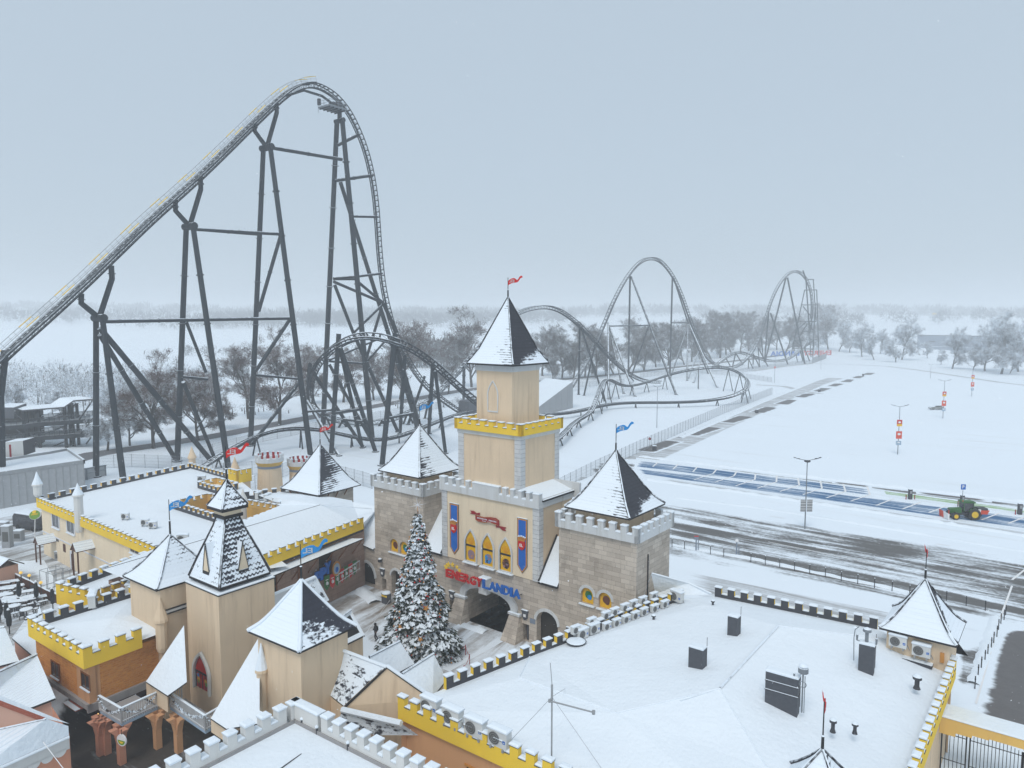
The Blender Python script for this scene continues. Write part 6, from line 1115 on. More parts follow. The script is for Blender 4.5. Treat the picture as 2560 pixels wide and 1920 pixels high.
# ================================================================ ground, roads, painted bays
def sstep(a, b, x): t = max(0, min(1, (x - a) / (b - a))); return t * t * (3 - 2 * t)
def ground_h(x, y):
    d = math.hypot(x, y); h = 30 * sstep(620, 1500, y + .25 * abs(x + 150)) + 16 * sstep(1300, 2200, d) * (1 + .4 * math.sin(x * .004))
    return h + 2.0 * sstep(500, 800, d) * math.sin(x * .011 + 1) * math.cos(y * .009)
def ground():
    xs = [-1500 + 3200 * i / 110 for i in range(111)]; ys = [-160 + 2760 * (j / 110) ** 1.25 for j in range(111)]; mb = MB('groundsnow'); n = len(xs)
    mb.v = [Vector((x, y, ground_h(x, y))) for y in ys for x in xs]
    for j in range(n - 1):
        for i in range(n - 1): mb.f.append([j * n + i, j * n + i + 1, (j + 1) * n + i + 1, (j + 1) * n + i]); mb.m.append(0); mb.r.append(None)
    mb.build('ground', None, True, kind='structure')
def gsnow():
    k = NT('ground_snow'); k.b.inputs['Roughness'].default_value = .8; p = k.pos(); n1 = k.noise(.05, p, 6, .6); n2 = k.noise(1.1, p, 5, .65)
    m0 = k.n('ShaderNodeMapping'); m0.inputs['Rotation'].default_value = (0, 0, R(39)); k.l(p, m0.inputs[0]); m1 = k.n('ShaderNodeMapping'); m1.inputs['Scale'].default_value = (.02, .35, 1); k.l(m0.outputs[0], m1.inputs[0]); n3 = k.noise(1, m1.outputs[0], 5, .6)
    c = k.mix(n1, tuple(x * .95 for x in SNOWC), tuple(x * 1.02 for x in SNOWC)); c = k.mix(k.math('MULTIPLY', k.ss(n3, .55, .74), .34), c, (.6, .62, .62)); c = k.mix(k.math('MULTIPLY', k.ss(n2, .66, .8), .2), c, (.5, .5, .48))
    k.bump(k.math('ADD', k.math('MULTIPLY', n3, 1.5), n2), .35, .15); M['groundsnow'] = k.col(c)
gsnow()
ground()
M['asphalt'] = streak_mat('windswept_asphalt', (.12, .118, .115), 38, .5, .03, .38, soft=.075); M['asphalt2'] = streak_mat('bare_asphalt', (.13, .125, .125), 38, .3, .05, .5, soft=.12); M['plaza'] = streak_mat('snowy_paving', (.19, .165, .145), -62, .52, .1, .75, soft=.16, under2=(.23, .19, .15))
M['bluebay'] = streak_mat('blue_bay_paint', (.03, .1, .22), 39, .46, .04, 1.3, soft=.12, under2=(.03, .13, .28)); M['greenbay'] = streak_mat('green_bay_paint', (.22, .38, .1), 39, .5, .06, .9, soft=.12); M['track_mark'] = streak_mat('wheel_tracks', (.3, .3, .3), 38, .5, .02, 1.4, soft=.2); M['road'] = streak_mat('wet_road', (.13, .13, .14), 20, .2, .02, .9, soft=.2)
M['yard'] = streak_mat('trodden_yard', (.22, .21, .2), -60, .5, .08, .7, soft=.16); M['darkpaving'] = streak_mat('dark_street_paving', (.06, .05, .042), 38, .33, .2, .9, soft=.16)
def patch(name, quad, mat, z, nx=24, ny=10, edge=.18, ey=None, world=False):
    q = [Vector(p) if world else G(p[0], p[1]) for p in quad]; mb = MB(mat); ey = edge if ey is None else ey
    for j in range(ny + 1):
        for i in range(nx + 1):
            u, v = i / nx, j / ny; p = lerp2(lerp2(q[0], q[1], u), lerp2(q[3], q[2], u), v); mb.w[len(mb.v)] = min(1, min(u, 1 - u) / max(edge, 1e-4)) * min(1, min(v, 1 - v) / max(ey, 1e-4)) if edge else 1.0; mb.v.append(Vector((p.x, p.y, z)))
    for j in range(ny):
        for i in range(nx):
            a = j * (nx + 1) + i; f = [a, a + 1, a + nx + 2, a + nx + 1]
            if (mb.v[f[1]] - mb.v[f[0]]).cross(mb.v[f[3]] - mb.v[f[0]]).z < 0: f = f[::-1]
            mb.f.append(f); mb.m.append(0); mb.r.append(None)
    return mb.build(name, None, kind='structure')
def ribbon(name, pts, w, mat, z, edge=.25):
    P = [Vector((p.x, p.y, 0)) for p in pts]; mb = MB(mat); n = len(P); offs = (-1, -1 + edge, 0, 1 - edge, 1)
    for i, p in enumerate(P):
        t = (P[min(i + 1, n - 1)] - P[max(i - 1, 0)]).normalized(); s = Vector((t.y, -t.x, 0)) * (w / 2)
        for o in offs: mb.w[len(mb.v)] = 0.0 if abs(o) == 1 else 1.0; q = p + s * o; mb.v.append(Vector((q.x, q.y, z + ground_h(q.x, q.y))))
    for i in range(n - 1):
        for k in range(4): a = i * 5 + k; mb.f.append([a, a + 1, a + 6, a + 5]); mb.m.append(0); mb.r.append(None)
    return mb.build(name, None, kind='structure')
patch('car_park_asphalt', ((1540, 1218), (2660, 1400), (2760, 1640), (1590, 1405)), 'asphalt', .012, 80, 40, .05, .2)
patch('car_park_asphalt', ((1480, 1145), (1640, 1150), (1600, 1205), (1420, 1190)), 'asphalt', .016, 20, 10, .3)
patch('access_road', ((2505, 1580), (2660, 1560), (2720, 1920), (2440, 1790)), 'asphalt2', .016, 20, 20, .14, .06)
patch('forecourt', ((1660, 1380), (2300, 1480), (2420, 1640), (1650, 1480)), 'track_mark', .008, 30, 16, .2)
patch('forecourt', ((2370, 1600), (2500, 1560), (2480, 1760), (2370, 1760)), 'asphalt', .008, 16, 16, .3)
patch('parking_bays', ((1596, 1150), (2178, 1217), (2184, 1242), (1584, 1168)), 'bluebay', .02, 60, 6, .02, .12)
patch('parking_bays', ((1584, 1169), (2640, 1300), (2640, 1338), (1600, 1186)), 'bluebay', .02, 80, 6, .02, .15)
patch('parking_bays', ((2200, 1222), (2640, 1282), (2640, 1296), (2210, 1240)), 'greenbay', .02, 40, 6, .02, .25)
patch('bay_edge', ((1590, 1144), (2640, 1270), (2640, 1282), (1590, 1150)), 'asphalt', .024, 60, 4, .05, .3); patch('bay_edge', ((2080, 1203), (2180, 1215), (2180, 1221), (2080, 1208)), 'asphalt2', .028, 20, 4, .2, .3); patch('bay_edge', ((2290, 1228), (2480, 1250), (2480, 1257), (2290, 1235)), 'asphalt2', .028, 20, 4, .2, .3)
patch('bay_edge', ((1640, 1192), (2640, 1340), (2640, 1352), (1640, 1200)), 'track_mark', .024, 60, 4, .05, .3)
def bay_lines():
    mb = MB('white_paint'); zf = .034
    def ln(p, q, w=.14): p, q = G(*p), G(*q); t = (q - p).normalized(); s = Vector((t.y, -t.x, 0)) * w; mb.face([Vector((v.x, v.y, zf)) for v in (p - s, q - s, q + s, p + s)][::-1])
    up = [(1645, 1156), (1695, 1161), (1744, 1167), (1792, 1173), (1842, 1178), (1889, 1185), (1942, 1189), (1995, 1196), (2051, 1203), (2108, 1210), (2168, 1217)]; mid = [(1632, 1167), (1683, 1173), (1732, 1180), (1783, 1184), (1835, 1190), (1887, 1199), (1941, 1205), (1998, 1213), (2055, 1221), (2114, 1229), (2175, 1237)]
    for a, b in zip(up, mid): ln(a, b, .17)
    for a in mid[3:]: ln(a, (a[0] - 48, a[1] + 16), .15)
    for k in range(6): x = 2235 + 66 * k; y = 1247 + 9 * k; ln((x, y), (x - 45, y + 17), .15)
    for x, y in ((1926, 1291), (2075, 1333), (2040, 1370), (2340, 1360)): ln((x, y), (x + 35, y + 5), .1)
    ln((2020, 1335), (2110, 1352), .1); ln((1920, 1355), (2240, 1421), .08); ln((2530, 1450), (2600, 1395), .12); ln((2485, 1590), (2530, 1465), .1); ln((2440, 1760), (2485, 1600), .08)
    mb.build('road_marking', None, kind='structure')
bay_lines()
def bare_strip():
    a, b = G(1600, 1133), G(2185, 930); t = (b - a).normalized(); s = Vector((t.y, -t.x, 0)); L = (b - a).length; n = 11; k = 0
    for k in range(n):
        p = a + t * (L * k / n + 2); q = a + t * (L * (k + .72) / n); w = 3.0; patch('bare_strip', (p - s * w, q - s * w, q + s * w * random.uniform(.6, 1.1), p + s * w * random.uniform(.7, 1.1)), 'asphalt2', .02, 12, 6, .06, .25, True)
bare_strip()
ribbon('service_road', [G(x, y) for x, y in ((1430, 1240), (1500, 1195), (1600, 1150), (1750, 1085), (1900, 1020), (2040, 960), (2090, 945))], 9, 'track_mark', .01)
ribbon('cross_track', [G(x, y) for x, y in ((1890, 962), (1960, 966), (2010, 978), (2050, 985))], 5, 'track_mark', .014); ribbon('perimeter_road', [G(x, y) for x, y in ((1880, 928), (1960, 916), (2030, 909), (2120, 911), (2220, 916), (2300, 926), (2400, 941), (2500, 956), (2640, 972))], 5, 'track_mark', .014)
ribbon('country_road', [G(x, y) for x, y in ((60, 1182), (239, 1135), (400, 1112), (560, 1086), (752, 1048), (900, 1022), (1010, 1003), (1130, 980), (1300, 958), (1400, 949), (1560, 934), (1700, 917), (1860, 900), (1960, 889))], 7.5, 'road', .03, .12)
patch('plaza', ((770, 1500), (935, 1448), (1420, 1600), (1100, 1760)), 'plaza', .012, 40, 30, .08)
_q = [CF.P(12.8, -9), CF.P(18.8, -9), CF.P(18.8, 9), CF.P(12.8, 9)]; patch('passage_paving', _q, 'plaza', .02, 12, 20, .12, .12, True)
patch('yard', ((-80, 1290), (120, 1250), (480, 1500), (-80, 1640)), 'yard', .012, 40, 30, .12)
patch('street', ((150, 1745), (620, 1600), (760, 1900), (60, 2050)), 'darkpaving', .012, 30, 30, .05)
patch('terrace', ((-80, 1410), (110, 1400), (240, 1640), (-80, 1720)), 'yard', .016, 20, 20, .2)
def snow_bank(pts, w, h, seed):
    rr = random.Random(seed); P = [Vector((p.x, p.y, 0)) for p in pts]; Q = []
    for a, b in zip(P, P[1:]): n = max(2, int((b - a).length / .9)); Q += [a.lerp(b, k / n) for k in range(n)]
    Q.append(P[-1]); mb = MB('snow'); m = 5
    for i, p in enumerate(Q):
        t = (Q[min(i + 1, len(Q) - 1)] - Q[max(i - 1, 0)]).normalized(); s = Vector((t.y, -t.x, 0)); hh = h * rr.uniform(.35, 1.2)
        for k in range(m): u = k / (m - 1) * 2 - 1; mb.v.append(p + s * (u * w * rr.uniform(.85, 1.1) + rr.uniform(-.1, .1)) + UP * (max(.0, hh * (1 - u * u)) * rr.uniform(.8, 1.15) + .002 if abs(u) < 1 else -.02))
    for i in range(len(Q) - 1):
        for k in range(m - 1): a = i * m + k; mb.f.append([a, a + 1, a + m + 1, a + m]); mb.m.append(0); mb.r.append(None)
    mb.build('snow_bank', None, True, kind='structure')
for k, (pts, w, h) in enumerate(((((1398, 1243), (1440, 1222), (1500, 1192), (1560, 1165)), 1.6, 1.0), (((1600, 1141), (1900, 1178), (2200, 1213), (2640, 1264)), .8, .4), (((1620, 1200), (1900, 1238), (2200, 1283), (2640, 1352)), .7, .35), (((1690, 1245), (1900, 1270), (2200, 1318), (2640, 1392)), .6, .22), (((1680, 1362), (1900, 1402), (2100, 1445), (2280, 1482)), .5, .25), (((2490, 1545), (2462, 1630), (2435, 1710)), .6, .3), (((900, 1478), (925, 1492), (938, 1508)), .9, .5), (((1150, 1560), (1180, 1570), (1215, 1580)), .7, .35), (((1700, 1095), (1900, 1008), (2040, 952)), .9, .35))): snow_bank([G(*p) for p in pts], w, h, k)
# ================================================================ fences, bollards, lamps and signs
def fence(name, pts, h, pitch, label, cat='fence', mat='net', rows=4):
    P = [Vector((p.x, p.y, 0)) for p in pts]; t = thing(name, P[len(P) // 2], label, cat); mb = MB(mat); rb = MB('galv')
    post = None; posts = []
    for a, b in zip(P, P[1:]):
        L = (b - a).length; n = max(1, round(L / pitch)); mb.face((a + UP * .05, b + UP * .05, b + UP * (h - .03), a + UP * (h - .03)), 0)
        for k in range(rows + 1): z = .08 + (h - .14) * k / rows; rb.tube(a + UP * z, b + UP * z, .02, n=4, cap=False)
        posts += [lerp2(a, b, k / n) for k in range(n)]
    posts.append(P[-1]); mb.build('mesh_panel', t); rb.build('wire', t)
    m = MB('galv'); p0 = P[len(P) // 2]; m.tube(p0, p0 + UP * (h + .08), .045, n=5); proto = m.build('post', t); proto.location = posts[0] - P[len(P) // 2]; step = max(1, math.ceil(len(posts) / 98))
    for p in posts[1::step]: c = proto.copy(); COL.objects.link(c); c.parent = t; c.location = p - P[len(P) // 2]
fence('mesh_fence', [G(x, y) for x, y in ((1396, 1236), (1440, 1212), (1500, 1180), (1600, 1130), (1700, 1083), (1800, 1038), (1900, 998), (1930, 986))], 2.9, 2.6, 'long grey wire mesh fence running from the castle past the car park service road')
fence('mesh_fence', [G(x, y) for x, y in ((930, 1222), (865, 1203), (800, 1190), (740, 1180), (690, 1200), (600, 1245))], 2.8, 2.6, 'wire mesh fence crossing behind the squat stone tower and round turrets'); fence('mesh_fence', [G(x, y) for x, y in ((240, 1172), (330, 1168), (430, 1172), (560, 1192), (700, 1182))], 2.8, 3, 'wire mesh fence behind the restaurant roof under the lift hill'); fence('mesh_fence', [G(x, y) for x, y in ((500, 1145), (620, 1112), (760, 1083), (900, 1056), (1000, 1038), (1170, 1010), (1400, 972), (1560, 960))], 2.5, 4.5, 'wire mesh fence along the country road behind the coaster'); fence('mesh_fence', [G(x, y) for x, y in ((1930, 956), (1830, 940), (1720, 930), (1600, 945))], 2.5, 4.0, 'far wire mesh fence behind the low coaster turn'); fence('mesh_fence', [G(x, y) for x, y in ((1840, 935), (1900, 924), (1960, 915), (2030, 909))], 2.6, 4.0, 'wire mesh fence at the foot of the farthest coaster hill')
def bollards():
    b = thing('bollard', (0, 0, 0), 'thin black snow-capped bollard', 'bollard'); mb = MB('black'); mb.tube((0, 0, -.05), (0, 0, 1.15), .045, n=8); mb.tube((0, 0, .8), (0, 0, .9), .06, n=8); mb.build('post', b); mb = MB('snow'); mb.lathe((0, 0, 1.15), [(.06, 0), (.05, .05), (.01, .08)], 8); mb.build('snow_cap', b); pr = Proto(b)
    rows = (([(1680, 1368), (1711, 1373), (1776, 1386), (1809, 1392), (1877, 1406), (1913, 1412), (1949, 1420), (1986, 1427), (2024, 1434), (2063, 1443), (2103, 1453), (2144, 1460), (2186, 1470), (2230, 1478), (2274, 1488)], 'thin black bollard in the long row dividing the forecourt from the windswept car park', 'bollards along the windswept car park'), ([(2366, 1502), (2415, 1515), (2463, 1527)], 'thin black bollard right behind the corner pavilion roof', 'bollards behind the corner pavilion'), ([(2514, 1538), (2510, 1550), (2502, 1560), (2496, 1575), (2492, 1592), (2484, 1608), (2478, 1622), (2469, 1640), (2462, 1655), (2453, 1672), (2445, 1692), (2437, 1722)], 'thin black bollard in the curved row beside the right access road', 'bollards beside the access road'))
    for pts, lab, grp in rows:
        for x, y in pts: pr.put(G(x, y), 0, lab, grp)
bollards()
def lamps():
    def mast(loc, H, arms, label, boards=(), name='lamp_post', rot=0, cat='lamp post'):
        loc = Vector(loc); t = thing(name, loc, label, cat); f = Fr((loc.x, loc.y), rot); mb = MB('galv'); mb.tube(loc, loc + UP * H, .1, .06, 8); mb.build('pole', t)
        for s in arms: a = MB('dark', 'snow'); p = f.P(0, 0, H); q = f.P(s * 1.2, 0, H + .15); a.tube(p - UP * .1, q, .04, n=5); a.obox(f.P(s * 1.15, -.15, H + .12), f.v * (s * .85) + UP * .22, f.d * .3, UP * .1, 0); a.snowcap(f.P(min(s * 1.15, s * 2.0), -.15, H + .3), f.v * .85, f.d * .3, .05, 0, 1); a.build('lamp_head', t)
        for z0, w, h, mats in boards:
            b = MB(*mats, 'white_paint'); b.box(f, -w / 2, w / 2, -.2, -.14, z0, z0 + h, 0)
            if len(mats) > 1: b.box(f, -w / 2 + .02, w / 2 - .02, -.215, -.2, z0, z0 + h * .35, 1)
            b.poly([f.P(.28 * w * math.cos(k * .785), -.22, z0 + h * .62 + .16 * h * math.sin(k * .785)) for k in range(8)], (), len(mats)); b.build('sign_board', t)
        return f, t
    o = G(2012, 1322); H = D(2012, 1150, o.y).z; f, t = mast(o, H, (-1, 1), 'tall double-armed lamp post with two grey notice boards in the windswept car park', rot=0); mb = MB('dark'); mb.lathe(o + UP * (H - .35), [(.2, 0), (.45, .1), (.45, .25), (.2, .3)], 10); mb.build('collar', t); z0, z1 = D(2012, 1278, o.y).z, D(2012, 1248, o.y).z
    for a0, a1, dd in ((-.85, -.1, 0), (.1, .9, 0)):
        mb = MB('grey', 'white_paint', 'dark'); mb.box(f, a0, a1, -.25, -.2, z0, z1, 0); [mb.box(f, a0, a1, -.27, -.25, z0 + (z1 - z0) * q, z0 + (z1 - z0) * q + .08, 1) for q in (.2, .42, .64, .86)]; mb.build('notice_board', t)
    brd = lambda H: [(H * .59, 1.2, 1.5, ('red', 'yellowglass')), (H * .33, 1.35, 1.75, ('bright_red',)), (H * .2, 1.2, .95, ('paleblue',))]
    for x, y, yt, lab in ((2244, 1136, 1016, 'nearest double-armed lamp post with red bay boards on the open snow car park'), (2357, 1046, 952, 'double-armed lamp post with red bay boards standing in front of the snow-covered car'), (2429, 991, 916, 'farther lamp post with red bay boards near the right row of frosted trees')):
        o = G(x, y); H = D(x, yt, o.y).z; mast(o, H, (-1, 1), lab, brd(H))
    for x, y, yt, lab in ((1936, 957, 891, 'slim lamp post with a small red board on the service road below the far hill'), (2326, 946, 912, 'short slanting far lamp post by the perimeter road right of centre'), (2052, 924, 880, 'slender far lamp post beside the grey barrier panel'), (1642, 1070, 967, 'tall slim double lamp post standing inside the mesh fence')):
        o = G(x, y); H = D(x, yt, o.y).z; mast(o, H, (-.7, .7), lab, [(H * .55, .8, .9, ('red',))] if x == 1936 else ())
    o = G(2405, 1265); H = D(2405, 1223, o.y).z; t = thing('parking_sign', o, 'square blue parking sign with white P behind the green tractor', 'sign'); f = Fr((o.x, o.y), 5); mb = MB('galv'); mb.tube(o, o + UP * (H - .1), .05, n=6); mb.build('post', t); mb = MB('blue', 'white_paint'); mb.box(f, -.38, .38, -.1, -.06, H - .05, H + .85, 0); put_text(mb, 'P', f.P(-.17, -.115, H + .15), f.v, UP, 1, .03, .005, .34, .55); mb.build('plate', t)
    for k, (x, y) in enumerate(((2275, 1248), (2405, 1264), (2549, 1286))):
        o = G(x, y); t = thing('charging_post', o, ('dark charging post with red guard rails left of the tractor', 'dark charging post right under the blue parking sign', 'dark charging post with red guard rails at the right edge')[k], 'charging post', 'charging posts by the green bays'); mb = MB('dark', 'snow', 'grey'); mb.cbox(o, .28, .22, 0, 1.75, 0); mb.cbox((o.x, o.y - .22), .18, .02, 1.0, 1.5, 2); mb.snowcap((o.x - .28, o.y - .22, 1.75), (.56, 0, 0), (0, .44, 0), .08, .02, 1); mb.build('cabinet', t)
        mb = MB('darkred'); [mb.tube((o.x + s * .75, o.y - .1, 0), (o.x + s * .75, o.y - .1, .8), .08, n=7) for s in (-1, 1)]; mb.build('guard_rail', t)
    for x, y, lab in ((1740, 1376, 'small blue and red information post in the bollard row'), (1841, 1391, 'small blue post with a white camera dome in the bollard row')):
        o = G(x, y); t = thing('info_post', o, lab, 'post'); mb = MB('warehouse', 'red', 'white_paint'); mb.tube(o, o + UP * 1.9, .09, n=7); mb.tube(o + Vector((.3, 0, 0)), o + Vector((.3, 0, 1.4)), .06, n=6)
        if x == 1740: mb.cbox(o, .3, .05, 1.5, 1.9, 0); mb.cbox(o, .3, .06, 1.9, 2.0, 1)
        else: mb.lathe(o + UP * 1.9, [(.1, 0), (.24, .12), (.22, .3), (.05, .42)], 8, 2)
        mb.build('post', t)
    for k, (x, y) in enumerate(((1636, 1127), (1892, 1033), (2048, 980), (2158, 940))):
        o = G(x, y); t = thing('litter_bin', o, ('nearest', 'second', 'third', 'farthest')[k] + ' dark litter bin along the bare strip crossing the snow car park', 'bin', 'bins along the bare strip'); mb = MB('dark', 'snow'); mb.cbox(o, .45, .4, 0, 1.2, 0); mb.snowcap((o.x - .45, o.y - .4, 1.2), (.9, 0, 0), (0, .8, 0), .1, .03, 1); mb.build('body', t)
    o = G(1624, 1117); t = thing('round_road_sign', o, 'round road sign on a short post at the near end of the bare strip', 'sign'); mb = MB('grey', 'darkred'); mb.tube(o, o + UP * 2.2, .05, n=6); mb.tube(o + UP * 2.0 - Vector((0, .06, 0)), o + UP * 2.0, .35, n=12, mi=1); mb.build('post', t)
lamps()
# ================================================================ vehicles and people
def tractor():
    o = G(2412, 1296); t = thing('tractor', o, 'green tractor with yellow wheel hubs ploughing snow from the blue bays', 'tractor'); L = G(2370, 1283) - G(2440, 1296); f = Fr((o.x, o.y), 97); S_ = 1.0    # a axis points backwards to the left
    az = 90 + 6; a = R(az); f = Fr((o.x, o.y), 4)
    P = f.P; mb = MB('tractor', 'dark', 'tyre')                          # nose towards -a (left)
    mb.obox(P(-2.5, -.42, .95), f.v * 1.75, f.d * .84, UP * .62, 0); mb.obox(P(-2.55, -.36, 1.0), f.v * .06, f.d * .72, UP * .5, 1); mb.prism([P(-2.5, -.42, 1.57), P(-.75, -.42, 1.57), P(-.75, -.3, 1.75), P(-2.4, -.25, 1.66)], f.d * .6, 0); mb.obox(P(-2.3, -.3, .6), f.v * 3.4, f.d * .6, UP * .4, 1)
    for s in (-1, 1): mb.prism([P(.1, s * .95, 1.3), P(.5, s * .95, 1.75), P(1.3, s * .95, 1.75), P(1.65, s * .95, 1.35)], f.d * (-s * .5), 0)
    mb.build('body', t); mb = MB('tractor', 'glass', 'dark'); 
    for q in ((-.6, -.7), (-.6, .7), (.95, -.7), (.95, .7)): mb.tube(P(q[0], q[1], 1.3), P(q[0] * .92, q[1] * .92, 2.65), .05, n=5, mi=0)
    mb.prism([P(-.58, -.66, 1.3), P(.93, -.66, 1.3), P(.87, -.62, 2.6), P(-.53, -.62, 2.6)], f.d * 1.26, 1); mb.obox(P(-.8, -.75, 2.62), f.v * 1.9, f.d * 1.5, UP * .18, 0); mb.obox(P(-.6, -.6, 2.8), f.v * 1.5, f.d * 1.2, UP * .07, 0); mb.tube(P(-1.0, .3, 1.6), P(-1.0, .3, 2.6), .05, n=6, mi=2); mb.build('cab', t)
    def wheel(a, d, r, w): 
        m = MB('tyre'); c = P(a, d, r); m.tube(c - f.d * (w / 2), c + f.d * (w / 2), r, n=22)
        for k in range(16): q = k * math.pi / 8; m.obox(c + f.v * (r * math.cos(q)) + UP * (r * math.sin(q)) - f.d * (w / 2) - f.v * .04, f.v * .08, f.d * w, UP * .06)
        wo = m.build('wheel', t); m = MB('hub', 'snow'); m.tube(c - f.d * (w / 2 + .02), c + f.d * (w / 2 + .02), r * .58, n=16); m.tube(c - f.d * (w / 2 + .06), c + f.d * (w / 2 + .06), r * .18, n=8); m.build('hub', wo)
    for d in (-.85, .85): wheel(-1.85, d, .55, .4); wheel(.9, d, .88, .5)
    mb = MB('bright_red', 'white_paint', 'dark'); mb.obox(P(-3.0, -.1, .5), f.v * .6, f.d * .2, UP * .2, 2); 
    for s in (-1, 1): mb.prism([P(-3.2, 0, .08), P(-3.05, 0, .08), P(-3.0, 0, 1.0), P(-3.3, 0, 1.15)], f.d * (s * 1.3), 0 if s > 0 else 1)
    mb.tube(P(-3.15, -1.3, 1.0), P(-3.15, -1.3, 1.6), .05, n=5, mi=0); mb.build('snow_plough', t); mb = MB('bright_red', 'white_paint', 'dark'); mb.prism([P(1.75, -.8, .9), P(2.9, -.8, .9), P(3.2, -.8, 1.5), P(1.65, -.8, 1.5)], f.d * 1.6, 0); mb.obox(P(1.7, -.7, 1.5), f.v * 1.3, f.d * 1.4, UP * .3, 2); mb.prism([P(1.5, -.85, 1.0), P(1.8, -.85, .9), P(1.9, -.85, 1.7), P(1.5, -.85, 1.7)], f.d * .1, 1); mb.tube(P(2.3, 0, .9), P(2.4, 0, .45), .3, .1, 8, 2); mb.build('spreader', t)
    mb = MB('bright_red'); mb.lathe(P(-.7, -.5, 2.82), [(.07, 0), (.07, .12), (.02, .18)], 8); mb.build('beacon', t)
tractor()
def car():
    o = G(2340, 1024); t = thing('parked_car', o, 'snow-covered grey car parked alone on the open snow car park', 'car'); f = Fr((o.x, o.y), 3); P = f.P; prof = [(-2.3, .35), (2.3, .35), (2.32, .8), (2.1, 1.0), (1.75, 1.05), (1.2, 1.5), (-.4, 1.52), (-1.1, 1.05), (-2.1, .9), (-2.32, .7)]
    mb = MB('carbody', 'glass'); mb.prism([P(a, -.88, z) for a, z in prof], f.d * 1.76, 0); mb.prism([P(-.95, -.892, 1.05), P(1.5, -.892, 1.07), P(1.1, -.892, 1.42), P(-.4, -.892, 1.44)], -f.d * .004, 1); mb.build('body', t)
    mb = MB('snow'); mb.snowcap(P(-.4, -.8, 1.52), f.v * 1.6, f.d * 1.6, .14, .03); mb.obox(P(-2.1, -.8, .93), f.v * 1.0 + UP * .13, f.d * 1.6, UP * .09); mb.obox(P(1.25, -.8, 1.5), f.v * .6 - UP * .4, f.d * 1.6, UP * .06); mb.build('snow_cover', t)
    for a in (-1.4, 1.4):
        for d in (-.85, .85): m = MB('tyre', 'grey'); c = P(a, d, .33); m.tube(c - f.d * .11, c + f.d * .11, .33, n=16); m.tube(c - f.d * .125, c + f.d * .125, .19, n=10, mi=1); m.build('wheel', t)
M['carbody'] = dusted('grey_car_paint', (.25, .26, .25), .4, .8, .35); car()
def person():
    o = G(939, 1602); t = thing('person', o, 'person in dark winter clothes walking across the snowy plaza left of the Christmas tree', 'person'); me = bpy.data.meshes.new('body'); J = dict(p=(0, 0, .95), s=(0, .02, 1.2), c=(0, .03, 1.42), n=(0, .04, 1.53), h=(0, .0, 1.66), ht=(0, .0, 1.74), hl=(.1, 0, .9), kl=(.12, -.12, .5), al=(.12, .02, .09), tl=(.12, -.16, .04), hr=(-.1, 0, .9), kr=(-.1, .06, .5), ar=(-.1, .26, .12), tr=(-.1, .12, .05), sl=(.2, .03, 1.42), el=(.27, .1, 1.16), wl=(.26, .0, .93), sr=(-.2, .03, 1.42), er=(-.26, -.04, 1.15), wr=(-.2, -.2, 1.0))
    ks = list(J); ed = [('p', 's'), ('s', 'c'), ('c', 'n'), ('n', 'h'), ('h', 'ht'), ('p', 'hl'), ('hl', 'kl'), ('kl', 'al'), ('al', 'tl'), ('p', 'hr'), ('hr', 'kr'), ('kr', 'ar'), ('ar', 'tr'), ('c', 'sl'), ('sl', 'el'), ('el', 'wl'), ('c', 'sr'), ('sr', 'er'), ('er', 'wr')]
    rad = dict(p=.17, s=.17, c=.17, n=.075, h=.115, ht=.09, hl=.12, kl=.075, al=.055, tl=.05, hr=.12, kr=.075, ar=.055, tr=.05, sl=.09, el=.065, wl=.05, sr=.09, er=.065, wr=.05)
    me.from_pydata([J[k] for k in ks], [(ks.index(a), ks.index(b)) for a, b in ed], []); ob = bpy.data.objects.new('body', me); COL.objects.link(ob); m = ob.modifiers.new('skin', 'SKIN'); 
    for i, k in enumerate(ks): me.skin_vertices[0].data[i].radius = (rad[k], rad[k]); me.skin_vertices[0].data[i].use_root = (k == 'p')
    ob.modifiers.new('sub', 'SUBSURF').levels = 2; ob.modifiers['sub'].render_levels = 2; bpy.context.view_layer.update(); m2 = bpy.data.meshes.new_from_object(ob.evaluated_get(bpy.context.evaluated_depsgraph_get())); ob.modifiers.clear(); ob.data = m2; m2.materials.clear()
    for x in ('coat', 'trousers', 'skin'): m2.materials.append(M[x])
    for p in m2.polygons: c = p.center; p.material_index = 1 if c.z < .82 else (2 if (c.z > 1.55 and c.y < .0 and c.z < 1.72) or (c.z < 1.0 and abs(c.x) > .19 and c.z > .85) else 0); p.use_smooth = True
    ob.parent = t; t.rotation_euler = (0, 0, R(-60)); mb = MB('coat'); mb.lathe(o + UP * 1.68, [(.13, -.06), (.135, 0), (.11, .08), (.03, .13)], 12); h = mb.build('hat', t); h2 = MB('coat'); h2.cbox(o + Vector((0, .17, 0)), .15, .08, 1.05, 1.42); h2.build('backpack', t)
person()
